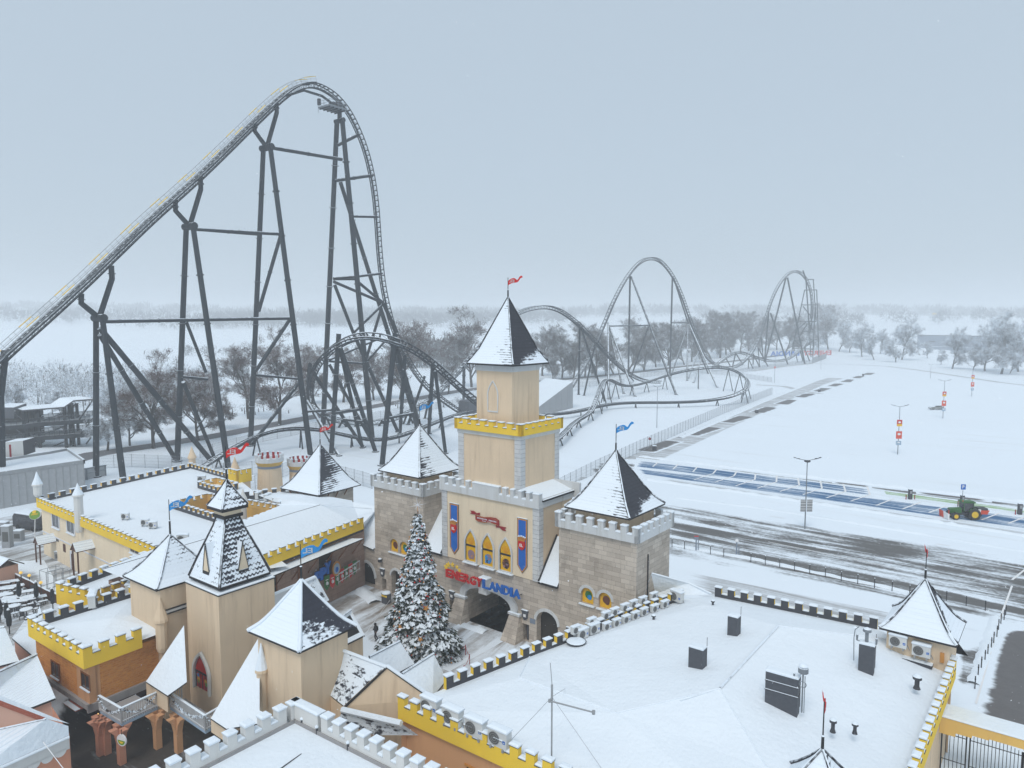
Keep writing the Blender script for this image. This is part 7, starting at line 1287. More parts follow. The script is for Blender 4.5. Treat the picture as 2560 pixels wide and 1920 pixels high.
def plaza_bits():
    o = G(966, 1508); t = thing('ticket_machine', o, 'dark cabinet with yellow stripe and snowy top left of the Christmas tree', 'cabinet'); f = Fr((o.x, o.y), 38); mb = MB('slategrey', 'snow', 'yellow'); mb.box(f, -.45, .45, -.3, .3, 0, 1.15, 0); mb.box(f, -.42, .42, -.32, -.3, .8, 1.0, 2); mb.lathe(f.P(0, 0, 1.15), [(.5, 0), (.45, .12), (.2, .2)], 10, 1); mb.build('body', t)
    o = G(1330, 1600); t = thing('information_pillar', o, 'dark information pillar with snow cap between the main arch and the small right arch', 'pillar'); f = Fr((o.x, o.y), 38); mb = MB('slategrey', 'snow', 'white_paint'); mb.box(f, -.4, .4, -.3, .3, 0, 1.9, 0); mb.box(f, -.08, .08, -.31, -.3, .7, 1.4, 2); mb.snowcap(f.P(-.4, -.3, 1.9), f.v * .8, f.d * .6, .1, .03, 1); mb.build('body', t)
    t = thing('rope_barrier', G(1165, 1660), 'thin red barrier rope on posts around the foot of the Christmas tree', 'barrier'); P = [G(x, y) for x, y in ((1142, 1640), (1164, 1638), (1174, 1662), (1160, 1690))]
    mb = MB('darkred'); [mb.tube(p, p + UP * 1.0, .035, n=6) for p in P]; [mb.path([lerp2(a, b, k / 6) + UP * (.92 - .25 * math.sin(math.pi * k / 6)) for k in range(7)], .025, 4) for a, b in zip(P, P[1:])]; mb.build('rope', t)
    p, q = D(965, 1515, 72), D(905, 1600, 60); mb = MB('white_paint'); mb.path([lerp2(G(975, 1500, 1.5), G(908, 1592, 5.5), k / 6) for k in range(7)], .022, 4); mb.build('light_cable', None, label='thin white guy cable stretched over the plaza from the stone wall', cat='cable')
plaza_bits()
# ================================================================ the Christmas tree
def christmas_tree():
    o = Vector((-8.55, 63.2, 0)); Ht = 14.0; t = thing('christmas_tree', o, 'tall snow-laden Christmas tree with baubles and a gold star in the castle plaza', 'tree'); rr = random.Random(3)
    mb = MB('wood'); mb.tube(o, o + UP * (Ht - .3), .28, .04, 10); mb.build('trunk', t)
    nd = MB('needles', 'clump', 'snow')
    def spray(c, out, r, snowy):
        sd = out.cross(UP).normalized()
        for _ in range(9):
            a = rr.uniform(-1.1, 1.1); d = (out * math.cos(a) + sd * math.sin(a) + UP * rr.uniform(-.75, .35)).normalized(); L = r * rr.uniform(.5, 1.1); w = d.cross(Vector((rr.gauss(0, 1), rr.gauss(0, 1), rr.gauss(0, 1)))).normalized() * (L * .2); nd.face((c - w * .35, c + d * L * .45 - w, c + d * L, c + d * L * .45 + w), 0)
        if snowy:
            for _ in range(6):
                d = (out * rr.uniform(.1, 1) + sd * rr.uniform(-.8, .8)).normalized(); p = c + d * rr.uniform(0, r * .75) + UP * (.05 + .04 * rr.random()); s1 = r * rr.uniform(.18, .42); e1 = (d + UP * rr.uniform(-.5, -.1)).normalized() * s1; e2 = sd * s1 * rr.uniform(.5, .95) + UP * rr.uniform(-.06, .06); nd.face((p - e1 - e2 * .6, p + e1 * .2 - e2, p + e1, p + e1 * .2 + e2, p - e1 + e2 * .5), 1)
    n = 3200
    for i in range(n):
        u = (i + rr.random()) / n; z = .5 + (Ht - .75) * (1 - math.sqrt(1 - u * .9996)) ; tt = z / Ht; Rm = 3.6 * (1 - tt) ** 1.22 * (1.0 + .1 * math.sin(z * 3.1)) + .12
        if tt < .09: Rm *= .82 + 2 * tt
        a = rr.uniform(0, 2 * math.pi); Rm *= 1 + .14 * math.sin(a * 3 + z * 1.3) + .1 * math.sin(a * 7 - z * 2.1); q = rr.random() ** .4; rad = Rm * q; c = o + Vector((math.cos(a) * rad, math.sin(a) * rad, z - rad * .16)); out = (Vector((math.cos(a), math.sin(a), -.35))).normalized()
        spray(c, out, .62 * (1 - tt * .55) + .06, rr.random() < .95)
    cr = nd.build('branches', t)
    for mat, cnt, nm in (('red', 70, 'bauble'), ('gold', 60, 'bauble')):
        for k in range(cnt if False else 0): pass
    mb = MB('red', 'gold', 'bulb')
    for k in range(170):
        tt = rr.random() ** 1.3 * .93; z = .7 + tt * (Ht - 1.2); Rm = 3.5 * (1 - z / Ht) + .15; a = rr.uniform(-math.pi, 0); mb.lathe(o + Vector((math.cos(a) * Rm, math.sin(a) * Rm, z - Rm * .15)), [(.02, -.07), (.07, -.03), (.075, .02), (.02, .07)] if k % 3 else [(.01, -.03), (.03, 0), (.01, .03)], 6, (2 if k % 21 == 0 else k % 2))
    mb.build('bauble', t)['kind'] = 'stuff'
    mb = MB('gold', 'frame'); c = o + UP * (Ht + .25)
    for k in range(8): a = k * math.pi / 4 + .2; L = .75 if k % 2 == 0 else .45; mb.tube(c, c + Vector((math.cos(a) * L, 0, math.sin(a) * L)), .035, .01, 5, 1)
    mb.tube(c - UP * .7, c, .03, n=5); mb.build('star', t)
    mb = MB('gold', 'wood')
    for x, z, s in ((-.75, .95, .42), (1.0, 6.0, .3), (-1.3, 4.4, .26), (.4, 3.5, .26)):
        rz = 3.5 * (1 - z / Ht) + .35; a = -math.pi / 2 + x * .4; cc = o + Vector((math.cos(a) * rz, math.sin(a) * rz, z - .5)); ex, ez = Vector((-math.sin(a), math.cos(a), 0)), UP; mb.prism([cc + (ex * math.cos(q * math.pi / 5 + .3) + ez * math.sin(q * math.pi / 5 + .3)) * (s if q % 2 else s * .45) for q in range(10)], Vector((math.cos(a), math.sin(a), 0)) * .05, 0)
    mb.build('star_ornament', t)
M['needles'] = plain('spruce_needles', (.03, .042, .026), .8, var=.5, scale=2); M['clump'] = snow_mat('snow_on_branches', .8, 6)
christmas_tree()
# ================================================================ bare frosted trees
def crown_mat(name, c, frost, scale):
    k = NT(name); k.b.inputs['Roughness'].default_value = .9; p = k.n('ShaderNodeTexCoord').outputs['Object']; f = k.ss(k.math('ADD', k.noise(scale, p, 4, .7), k.math('MULTIPLY', k.noise(5, p, 2), .5)), frost - .12, frost + .12)
    k.col(k.mix(f, k.mix(k.noise(2, p, 3), tuple(x * .7 for x in c), tuple(x * 1.35 for x in c)), SNOWC)); return k.m
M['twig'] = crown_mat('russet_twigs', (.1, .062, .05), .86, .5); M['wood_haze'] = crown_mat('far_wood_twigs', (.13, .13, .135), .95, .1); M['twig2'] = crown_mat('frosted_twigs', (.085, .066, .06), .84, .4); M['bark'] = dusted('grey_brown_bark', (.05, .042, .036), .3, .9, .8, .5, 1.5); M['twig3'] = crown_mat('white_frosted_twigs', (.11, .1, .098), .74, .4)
def tree_proto(seed, Ht, W, twig, low=.28, dens=1.0, kind='bare deciduous tree'):
    rr = random.Random(seed); t = thing('bare_tree', (0, 0, 0), kind, 'tree'); tr = MB('bark'); cr = MB(twig); tips = []
    def limb(p, d, L, r, lv):
        n = 3; pts = [p]; rs = [r]; q = p.copy(); dd = d.copy()
        for k in range(n):
            dd = (dd + Vector((rr.gauss(0, .13), rr.gauss(0, .13), rr.gauss(.05, .09)))).normalized(); q = q + dd * (L / n); pts.append(q.copy()); rs.append(r * (1 - .55 * (k + 1) / n))
        (tr if lv < 3 else tr).path(pts, rs, 6 if lv < 2 else 4)
        if lv >= 3: tips.append((q.copy(), dd.copy())); return
        nb = (rr.randint(8, 10), rr.randint(4, 6), rr.randint(3, 4))[lv]
        for b in range(nb):
            k = rr.uniform(.35, 1.0) if lv else .34 + .66 * b / (nb - 1); i = min(n - 1, int(k * n)); st = pts[i].lerp(pts[i + 1], k * n - i); a = b * 2 * math.pi / nb + rr.uniform(-.5, .5); s = dd.orthogonal().normalized(); s2 = dd.cross(s); tilt = (rr.uniform(.35, .95) if lv else (1.05 - .75 * b / (nb - 1)) * rr.uniform(.85, 1.1)) * (W if lv == 0 else 1); nd = (dd * math.cos(tilt) + (s * math.cos(a) + s2 * math.sin(a)) * math.sin(tilt)).normalized(); limb(st, nd, L * (rr.uniform(.52, .74) if lv else (.48 + .3 * b / (nb - 1)) * rr.uniform(.9, 1.1)), rs[i] * .62, lv + 1)
        if lv: tips.append((q.copy(), dd.copy()))
    limb(Vector((0, 0, -.1)), Vector((rr.gauss(0, .04), rr.gauss(0, .04), 1)).normalized(), 1.0, .045, 0)
    zm = sorted(p.z for p, d in tips)[int(len(tips) * .95)]; sc = Ht * .95 / zm
    for p, d in tips:
        for _ in range(int(34 * dens)):
            v = (d * rr.uniform(.1, 1) + Vector((rr.gauss(0, .75), rr.gauss(0, .75), rr.gauss(.05, .6)))).normalized(); L = rr.uniform(.05, .15); st = p - d * rr.uniform(0, .14) + Vector((rr.gauss(0, .035), rr.gauss(0, .035), rr.gauss(0, .03))); w = v.cross(Vector((rr.gauss(0, 1), rr.gauss(0, 1), rr.gauss(0, 1)))).normalized() * rr.uniform(.0022, .006); m = st + v * L * .5 + Vector((rr.gauss(0, .01), rr.gauss(0, .01), rr.gauss(0, .01))); cr.face((st - w, st + w, m + w, m - w)); v2 = (v + Vector((rr.gauss(0, .5), rr.gauss(0, .5), rr.gauss(0, .4)))).normalized(); cr.face((m - w * .8, m + w * .8, m + v2 * L * .6))
    for mb in (tr, cr): mb.v = [v * sc for v in mb.v]
    tr.build('trunk', t); cr.build('crown', t); t['H'] = Ht; return Proto(t)
def far_trees():
    TP = {'r': [tree_proto(s, 18, w, 'twig', dens=1.25) for s, w in ((11, .95), (12, .7), (13, 1.1))], 'g': [tree_proto(s, 18, w, 'twig2', dens=1.5) for s, w in ((21, .9), (22, .75), (23, 1.0))], 'w': [tree_proto(s, 18, w, 'twig3', dens=1.6) for s, w in ((31, .9), (32, .7), (33, 1.0))]}
    for v in TP.values():
        for p in v: del p.o['H']
    L = [('r', 325, 1114, 975, 'low broad russet tree behind the left leg of the lift hill'), ('r', 385, 1121, 900, 'tall russet tree behind the first lift hill brace'), ('r', 497, 1100, 930, 'russet tree between the two left lift supports'), ('r', 622, 1047, 866, 'spreading dark-limbed tree just left of the third lift support'), ('r', 698, 1063, 848, 'dense russet tree between the legs of the third lift support'), ('w', 268, 1127, 970, 'small white-frosted tree beside the dark staircase tower'), ('r', 780, 1010, 865, 'russet tree seen through the left edge of the loop'), ('r', 858, 1006, 856, 'russet tree framed inside the loop'), ('r', 1000, 999, 808, 'tall russet tree behind the right side of the loop'), ('r', 935, 1000, 880, 'smaller russet tree inside the loop near its right post'), ('r', 1180, 968, 790, 'tall russet tree left of the castle spire'), ('g', 1120, 985, 880, 'frosted tree behind the crossing tracks left of the tall tower'), ('g', 1356, 940, 818, 'round-crowned frosted tree right of the castle spire'), ('g', 1383, 949, 880, 'small slender tree at the road right of the castle spire'), ('g', 1432, 949, 808, 'tall spreading frosted tree left of the nearer camelback hill'), ('g', 1490, 945, 840, 'frosted tree behind the rising camelback track'), ('g', 1537, 936, 826, 'frosted tree just inside the left leg of the tall camelback hill'), ('g', 1609, 926, 808, 'wide frosted tree under the crest of the tall camelback hill'), ('g', 1670, 914, 808, 'frosted tree inside the right half of the tall camelback hill'), ('g', 1712, 912, 830, 'frosted tree at the right leg of the tall camelback hill'), ('g', 1757, 906, 805, 'frosted tree just right of the tall camelback hill'), ('g', 1800, 896, 785, 'big dark frosted tree between the camelback hill and the far hill'), ('g', 1833, 890, 780, 'tallest frosted tree between the two right coaster hills'), ('g', 1872, 882, 785, 'frosted tree at the rising track of the far hill'), ('g', 1920, 880, 800, 'frosted tree inside the far hill on its left'), ('g', 1962, 886, 795, 'frosted tree inside the far hill on its right'), ('g', 2050, 872, 772, 'pale tall tree right behind the far lattice support'), ('w', 2071, 879, 782, 'misty tree right of the far lattice support'), ('w', 2096, 882, 808, 'white-frosted tree beside the perimeter road bend'), ('w', 2124, 884, 826, 'lesser white-frosted tree second along the perimeter road'), ('w', 2155, 893, 815, 'white-frosted tree with a leaning trunk by the perimeter road'), ('w', 2186, 900, 838, 'slim small white-frosted tree by the perimeter road'), ('w', 2240, 906, 846, 'low bushy white-frosted tree before the twin-crowned one'), ('w', 2254, 900, 806, 'large twin-crowned white-frosted tree left of the blue-grey warehouse'), ('w', 2318, 896, 856, 'stubby snow-laden tree before the warehouse wall'), ('w', 2352, 912, 875, 'small thin tree before the warehouse lower roof'), ('w', 2380, 922, 828, 'upright frosted tree in the middle of the warehouse wall'), ('w', 2432, 925, 862, 'small frosted tree left of the big right pair'), ('w', 2462, 928, 812, 'left one of the big frosted pair near the right edge'), ('w', 2502, 935, 796, 'tallest frosted tree near the right edge'), ('w', 2524, 934, 880, 'small frosted tree below the tallest one at the right edge'), ('w', 2546, 930, 812, 'frosted tree cut by the right edge of the picture'),
         ('g', 1590, 905, 800, 'hazy tree line member left behind the tall camelback crest'), ('g', 1700, 892, 806, 'hazy tree behind the right leg of the camelback'), ('w', 2012, 884, 800, 'hazy tree standing behind the far lattice columns'), ('w', 2200, 886, 830, 'hazy tree behind the perimeter trees left of the warehouse'), ('r', 560, 1075, 945, 'small russet tree beside the country road left of the third support'), ('g', 1245, 958, 850, 'frosted tree mostly hidden by the tall castle tower'), ('w', 160, 1085, 985, 'white-frosted tree behind the dark staircase tower roof'), ('w', 60, 1075, 965, 'white-frosted tree at the left edge behind the station'), ('r', 440, 1075, 965, 'thin russet tree on the snowfield beyond the country road')]
    L += [('g', x, y, yt, 'frosted tree in the row behind the coaster, ' + w) for x, y, yt, w in ((1280, 952, 835, 'first right of the castle spire'), (1405, 945, 835, 'left of the nearer camelback post'), (1462, 943, 828, 'behind the nearer camelback post'), (1515, 938, 836, 'at the left camelback foot'), (1568, 930, 830, 'under the left camelback shoulder'), (1640, 918, 822, 'under the right camelback shoulder'), (1730, 905, 812, 'beyond the descending track'), (1780, 898, 795, 'over the lowest dip of the track'), (1816, 890, 790, 'over the small rear hill'), (1852, 886, 800, 'right of the small rear hill'), (1900, 880, 806, 'crossed by the rising far track'), (1942, 880, 806, 'behind the middle of the far hill'), (1985, 882, 808, 'left of the far lattice columns'), (2030, 880, 800, 'inside the far lattice columns'))]
    for k, (kd, x, y, yt, lab) in enumerate(L):
        o = G(x, y); H = D(x, yt, o.y).z; o.z = ground_h(o.x, o.y); p = TP[kd][k % 3]; p.put(o, random.uniform(0, 6.28), lab, 'bare trees along the country road' if kd != 'w' else 'frosted trees round the car park', max(.2, H / 18))
far_trees()
def woods():
    rr = random.Random(5)
    def band(name, pts, n, h0, h1, wd, mat, depth):
        mb = MB(mat, 'bark')
        for i in range(n):
            s = rr.random() * (len(pts) - 1); k = int(s); a, b = Vector((*pts[k], 0)), Vector((*pts[k + 1], 0)); c = a.lerp(b, s - k) + Vector((rr.uniform(-8, 8), rr.uniform(-depth, depth), 0)); gz = ground_h(c.x, c.y); h = rr.uniform(h0, h1); r = h * rr.uniform(.3, .48) * wd; mb.tube((c.x, c.y, gz), (c.x, c.y, gz + h * .6), .2, .08, 4, 1, False)
            for _ in range(170 if name == 'thicket' else 60):
                v = Vector((rr.gauss(0, 1), rr.gauss(0, 1), rr.gauss(0, 1))).normalized(); q = Vector((c.x, c.y, gz + h * .6)) + Vector((v.x * r, v.y * r, v.z * h * .4)) * rr.uniform(.5, 1); e1 = (v + Vector((0, 0, .5))).normalized() * r * (rr.uniform(.08, .26) if name == 'thicket' else rr.uniform(.25, .6)); e2 = Vector((rr.gauss(0, 1), rr.gauss(0, 1), rr.gauss(0, 1))).normalized() * r * (rr.uniform(.012, .04) if name == 'thicket' else rr.uniform(.03, .1)); mb.face((q - e2, q + e2, q + e1 + e2 * .4, q + e1 - e2 * .3))
        mb.build(name, None, kind='stuff', label={'thicket': 'whitish frosted thicket filling the ground behind the station', 'far_woods': 'hazy far-off woods along the horizon'}.get(name))
    band('thicket', [(-255, 300), (-190, 290), (-150, 280), (-128, 262)], 260, 4, 13, 1.3, 'twig3', 45)
    band('thicket', [(-110, 225), (-70, 240), (-20, 262), (20, 280)], 60, 1.5, 3.5, 1.4, 'twig3', 10)
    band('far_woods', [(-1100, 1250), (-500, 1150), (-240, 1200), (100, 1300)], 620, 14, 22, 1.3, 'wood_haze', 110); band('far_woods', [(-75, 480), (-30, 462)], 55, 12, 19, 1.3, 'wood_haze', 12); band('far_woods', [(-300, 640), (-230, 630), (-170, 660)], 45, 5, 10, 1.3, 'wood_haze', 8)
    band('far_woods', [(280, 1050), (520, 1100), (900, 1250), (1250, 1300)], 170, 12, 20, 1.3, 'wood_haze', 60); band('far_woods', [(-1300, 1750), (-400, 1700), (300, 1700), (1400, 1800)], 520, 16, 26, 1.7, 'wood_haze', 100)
woods()
# ================================================================ far buildings and the reversed park lettering
def far_buildings():
    def shed(c0, c1, z1, depth, label, wall='warehouse', name='warehouse', lower=None):
        a, b = Vector((c0.x, c0.y, 0)), Vector((c1.x, c1.y, 0)); t_ = (b - a).normalized(); back = Vector((-t_.y, t_.x, 0)); back = back if back.y > 0 else -back; t = thing(name, (a + b) / 2, label, 'building'); mb = MB(wall, 'dark'); mb.obox(a, b - a, back * depth, UP * z1, (0, 0, 0, 0, 0, None)); mb.build('wall', t); mb = MB('snow', 'dark'); mb.obox(a - back * .4 - t_ * .4 + UP * z1, b - a + t_ * .8, back * (depth + .8), UP * .5, (1, 1, 1, 1, 1, 0)); mb.build('roof', t)
        if lower:
            mb = MB(wall, 'snow'); p = a.lerp(b, lower[0]); mb.obox(p - back * 9, (b - a) * lower[1], back * 9, UP * lower[2], (0, 0, 0, 0, 0, 1)); mb.build('annex', t)
        return t, a, b, back
    b0, b1 = G(2292, 878), G(2450, 884); t, a, b, bk = shed(b0, b1, D(2292, 838, b0.y).z, 40, 'large blue-grey warehouse with snowy roofs behind the right frosted trees', lower=(.25, .8, 5.5)); mb = MB('dark'); p = a.lerp(b, .2) - bk * .1; mb.obox(p + UP * 9.5, (b - a) * .1, -bk * .1, UP * 1.2); mb.build('wall_sign', t)
    shed(G(2168, 856), G(2330, 858), 10, 30, 'long low blue-grey hall farther off, left of the warehouse'); shed(G(2540, 905), G(2640, 910), 11, 30, 'pale grey building cut by the right picture edge', 'panelgrey'); shed(G(2112, 826), G(2165, 826), 12, 30, 'misty grey hall on the far right horizon', 'panelgrey'); shed(G(2200, 822), G(2226, 822), 12, 30, 'misty white-roofed hall right of the coloured one', 'panelgrey')
    o = G(2175, 832); t, a, b, bk = shed(G(2165, 834), G(2202, 835), 13, 20, 'misty hall with faded red and yellow front on the far horizon', 'pink'); mb = MB('bright_red', 'yellow'); mb.obox(a - bk * .2 + UP * 2, (b - a) * .55, bk * .1, UP * 9, 0); mb.obox(a + (b - a) * .6 - bk * .2 + UP * 2, (b - a) * .35, bk * .1, UP * 8, 1); mb.build('front', t)
    o = G(2333, 842); H = D(2333, 790, o.y).z; t = thing('sign_tower', o, 'tall far-off advertising tower with stacked boards above the warehouse', 'sign tower'); mb = MB('grey'); mb.tube(o, o + UP * H, .7, n=8); mb.build('mast', t); mb = MB('warehouse', 'yellow', 'white_paint'); mb.cbox(o, 4, 1, H - 4, H - 1.5, 0); mb.cbox(o, 4.5, 1, H - .5, H + 2, 2); mb.cbox(o, 3.5, .8, H + 2.5, H + 5.5, 1); mb.build('boards', t)
    # hoarding seen from behind: the park's name in mirror writing
    p0, p1 = G(2078, 890, 0), G(1922, 893, 0); o = p0.copy(); x = (p1 - p0); W = x.length; x.normalize(); t = thing('hoarding', (p0 + p1) / 2, 'far hoarding with the park name in mirror writing at the foot of the far hill', 'sign'); mb = MB('red', 'blue', 'panelgrey'); nrm = x.cross(UP)
    mb.obox(p0 - nrm * .3, p1 - p0, -nrm * .1, UP * 4.4, 2) if False else None
    put_text(mb, 'ENERGY', p0 + UP * .9, x, UP, 0, .03, .05, W * .46, 4.0); put_text(mb, 'LANDIA', p0 + x * (W * .52) + UP * .9, x, UP, 1, .03, .05, W * .46, 4.0); 
    for k in range(12): q = p0 + x * (W * k / 11); mb.tube(q, q + UP * 5, .12, n=4, mi=2)
    mb.build('letters', t)
    a, b = G(2030, 909), G(2066, 896); t = thing('barrier_panel', (a + b) / 2, 'grey solid fence panel at the far end of the coaster fence', 'fence'); mb = MB('panelgrey'); mb.obox(a, b - a, Vector((.1, .2, 0)), UP * 4.2); mb.build('panel', t)
far_buildings()
# ================================================================ station, walls and yard on the left
def station():
    Yb = 170; q = zz(0, 950, 320 / 2212); P = lambda x, y, dy=0: D(*q(x, y), Yb + dy); t = thing('station', G(150, 1150), 'dark steel staircase tower of the station with a folded snow roof at the left edge', 'station'); B = Vector((-3.0, 9, 0))
    mb = MB('snow', 'dark'); 
    for a, b, c, d in (((390, 520), (1105, 462), (880, 410), (215, 475)), ((1105, 462), (1270, 350), (1035, 305), (880, 410)), ((1270, 350), (1630, 322), (1390, 280), (1035, 305))):
        w = [P(*a), P(*b), P(*c, 9), P(*d, 9)]; w = [Vector((v.x, v.y, v.z)) for v in w]; quad_roof(mb, w, 0, 1, .35)
    mb.build('roof', t)
    for lv, y0 in enumerate((770, 1010)):
        mb = MB('darksteel', 'snow'); pts = [(-200, y0 + 80), (390, y0 + 40), (680, y0), (1560, y0 - 60)]
        for (xa, ya), (xb, yb) in zip(pts, pts[1:]): a, b = P(xa, ya), P(xb, yb); mb.obox(a - UP * .5, b - a, B * .8, UP * 1.0, 0)
        mb.build('landing', t); mb = MB('darksteel', 'darknet')
        for (xa, ya), (xb, yb) in zip(pts, pts[1:]):
            a, b = P(xa, ya) + UP * .5, P(xb, yb) + UP * .5
            for off in (Vector((0, 0, 0)), B * .78):
                mb.tube(a + off + UP * 1.2, b + off + UP * 1.2, .06, n=4); n = max(2, int((b - a).length / 1.2)); [mb.tube(lerp2(a, b, k / n) + off, lerp2(a, b, k / n) + off + UP * 1.2, .05, n=4) for k in range(n + 1)]; mb.face((a + off, b + off, b + off + UP * 1.15, a + off + UP * 1.15), 1)
        mb.build('railing', t)
    for x in (405, 460, 560, 660, 1110, 1190, 1240, 1325):
        top = 520 if x < 1000 else (470 if x < 1150 else 400); a = P(x, top, 1 + (x % 3) * 2); mb = MB('darksteel'); g = Vector((a.x, a.y, 0)); mb.obox(g - Vector((.25, .25, 0)), (.5, 0, 0), (0, .5, 0), UP * a.z, 0); mb.build('column', t)
    for p, r, w in (((1610, 335), (1370, 690), .18), ((1560, 725), (1390, 940), .18), ((1575, 990), (1490, 1105), .18), ((1590, 1250), (1520, 1330), .18), ((1250, 490), (1310, 400), .16), ((600, 610), (650, 570), .12), ((240, 570), (385, 690), .1), ((390, 570), (290, 680), .1), ((280, 860), (410, 960), .1), ((410, 860), (330, 930), .1)): mb = MB('darksteel'); mb.tube(P(*p), P(*r), w, n=6); mb.build('diagonal', t)
    for y0 in (640, 880, 1150):
        mb = MB('darksteel', 'snow'); n = 14
        for k in range(n): a = lerp2(P(720, y0 + 70, 3), P(1130, y0 - 90, 3), k / n); b = lerp2(P(720, y0 + 70, 3), P(1130, y0 - 90, 3), (k + 1) / n); mb.obox(Vector((a.x, a.y, a.z)), Vector((b.x - a.x, b.y - a.y, 0)), B * .25, UP * .12, (0, 0, 0, 0, 0, 1))
        mb.tube(P(720, y0 + 40, 3) + UP * .8, P(1130, y0 - 120, 3) + UP * .8, .08, n=5, mi=1); mb.build('stair', t)
    mb = MB('slategrey', 'snow'); a, b = P(-80, 690, 2), P(245, 665, 2); h = P(245, 475, 2).z - b.z; mb.obox(Vector((a.x, a.y, b.z)), Vector((b.x - a.x, b.y - a.y, 0)), B, UP * h, (0, 0, 0, 0, 0, 1)); mb.build('cabin', t)
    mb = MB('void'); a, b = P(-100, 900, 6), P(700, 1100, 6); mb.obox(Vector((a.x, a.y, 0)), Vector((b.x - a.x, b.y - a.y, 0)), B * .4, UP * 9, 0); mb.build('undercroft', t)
    # low flat-roofed service building in front
    t = thing('service_building', G(120, 1175), 'low grey flat-roofed service building with deep snow in front of the dark station', 'building'); z = 6.0; c = [G(*q(x, y), z) for x, y in ((-250, 1640), (1440, 1395), (1150, 1195), (860, 1250), (-250, 1420))]
    mb = MB('snow', 'grey', 'dark'); mb.poly([p - UP * .3 for p in c], (), 0); 
    for a, b in zip(c, c[1:] + c[:1]): mb.obox(a - UP * .6, b - a, Vector((0, .5, 0)), UP * .75, (1, 1, 1, 2, 1, 0))
    mb.build('roof', t); mb = MB('panelgrey', 'grey'); wallquad(mb, c[0], c[1], 0, 5.5, 0); wallquad(mb, c[1], c[2], 0, 5.5, 0)
    for k in range(14): p = lerp2(c[0], c[1], k / 13); mb.obox(Vector((p.x, p.y - .05, 0)), (.08, 0, 0), (0, .06, 0), UP * 5.4, 1)
    mb.build('wall', t); mb = MB('lightwall', 'snow', 'dark', 'darkred'); a, b = G(*q(85, 1340), 6), G(*q(410, 1310), 6); mb.obox(a, b - a, Vector((-.5, 4, 0)), UP * 2.8, (0, 2, 0, 0, 0, 1)); mb.obox(lerp2(a, b, .26) - Vector((0, .05, 0)), (b - a) * .1, Vector((0, .04, 0)), UP * 2.3, 3); mb.build('roof_cabin', t)
    # yard wall panels and screens
    t = thing('yard_wall', G(130, 1250), 'tall grey panel wall with snowy top rail left of the restaurant', 'wall'); a, b = D(-60, 1218, 118), D(265, 1163, 140); mb = MB('net', 'galv', 'panelgrey'); g = lambda p, z=0.0: Vector((p.x, p.y, z)); k0, k1 = a.z, b.z
    mb.face((g(a), g(b), b, a), 2); mb.tube(a, b, .16, n=6, mi=1)
    for k in range(7): p = lerp2(a, b, k / 6); mb.tube(g(p, 0) - Vector((0, .2, 0)), p - Vector((0, .2, 0)), .12, n=5, mi=1)
    mb.tube(lerp2(g(a), a, .6) - Vector((0, .2, 0)), lerp2(g(b), b, .6) - Vector((0, .2, 0)), .08, n=5, mi=1); mb.build('panel', t)
    t = thing('parked_van', G(78, 1330), 'dark rounded van with a snowy roof beside the restaurant corner', 'van'); o = G(80, 1322); f = Fr(o, 20); mb = MB('dark', 'glass', 'tyre'); mb.prism([f.P(a, -1, z) for a, z in ((-2.6, .4), (2.4, .4), (2.5, 1.3), (2.1, 2.3), (-2.2, 2.4), (-2.6, 1.9))], f.d * 2.0, 0); mb.prism([f.P(a, -1.01, z) for a, z in ((-1.8, 1.35), (1.9, 1.35), (1.8, 2.0), (-1.8, 2.05))], -f.d * .01, 1)
    for a in (-1.6, 1.6): mb.tube(f.P(a, -1.05, .4), f.P(a, -.8, .4), .4, n=12, mi=2)
    mb.build('body', t); mb = MB('snow'); mb.snowcap(f.P(-2.1, -.95, 2.4), f.v * 4.1 - UP * .06, f.d * 1.9, .22, .05); mb.build('snow_cover', t)
    for x, y, h, lab in ((12, 1350, 2.6, 'grey utility cabinet at the far left edge of the yard'), (20, 1368, 3.0, 'tall grey utility cabinet by the yard wall'), (48, 1352, 1.5, 'small snow-topped utility box before the dark van'), (152, 1400, 1.2, 'grey heat pump box by the restaurant porch')):
        o = G(x, y); t = thing('utility_cabinet', o, lab, 'cabinet'); mb = MB('grey', 'snow', 'fan'); mb.cbox(o, .55, .4, 0, h, 0); mb.cbox((o.x, o.y - .4), .4, .02, h * .3, h * .75, 2); mb.snowcap((o.x - .55, o.y - .4, h), (1.1, 0, 0), (0, .8, 0), .14, .03, 1); mb.build('body', t)
station()
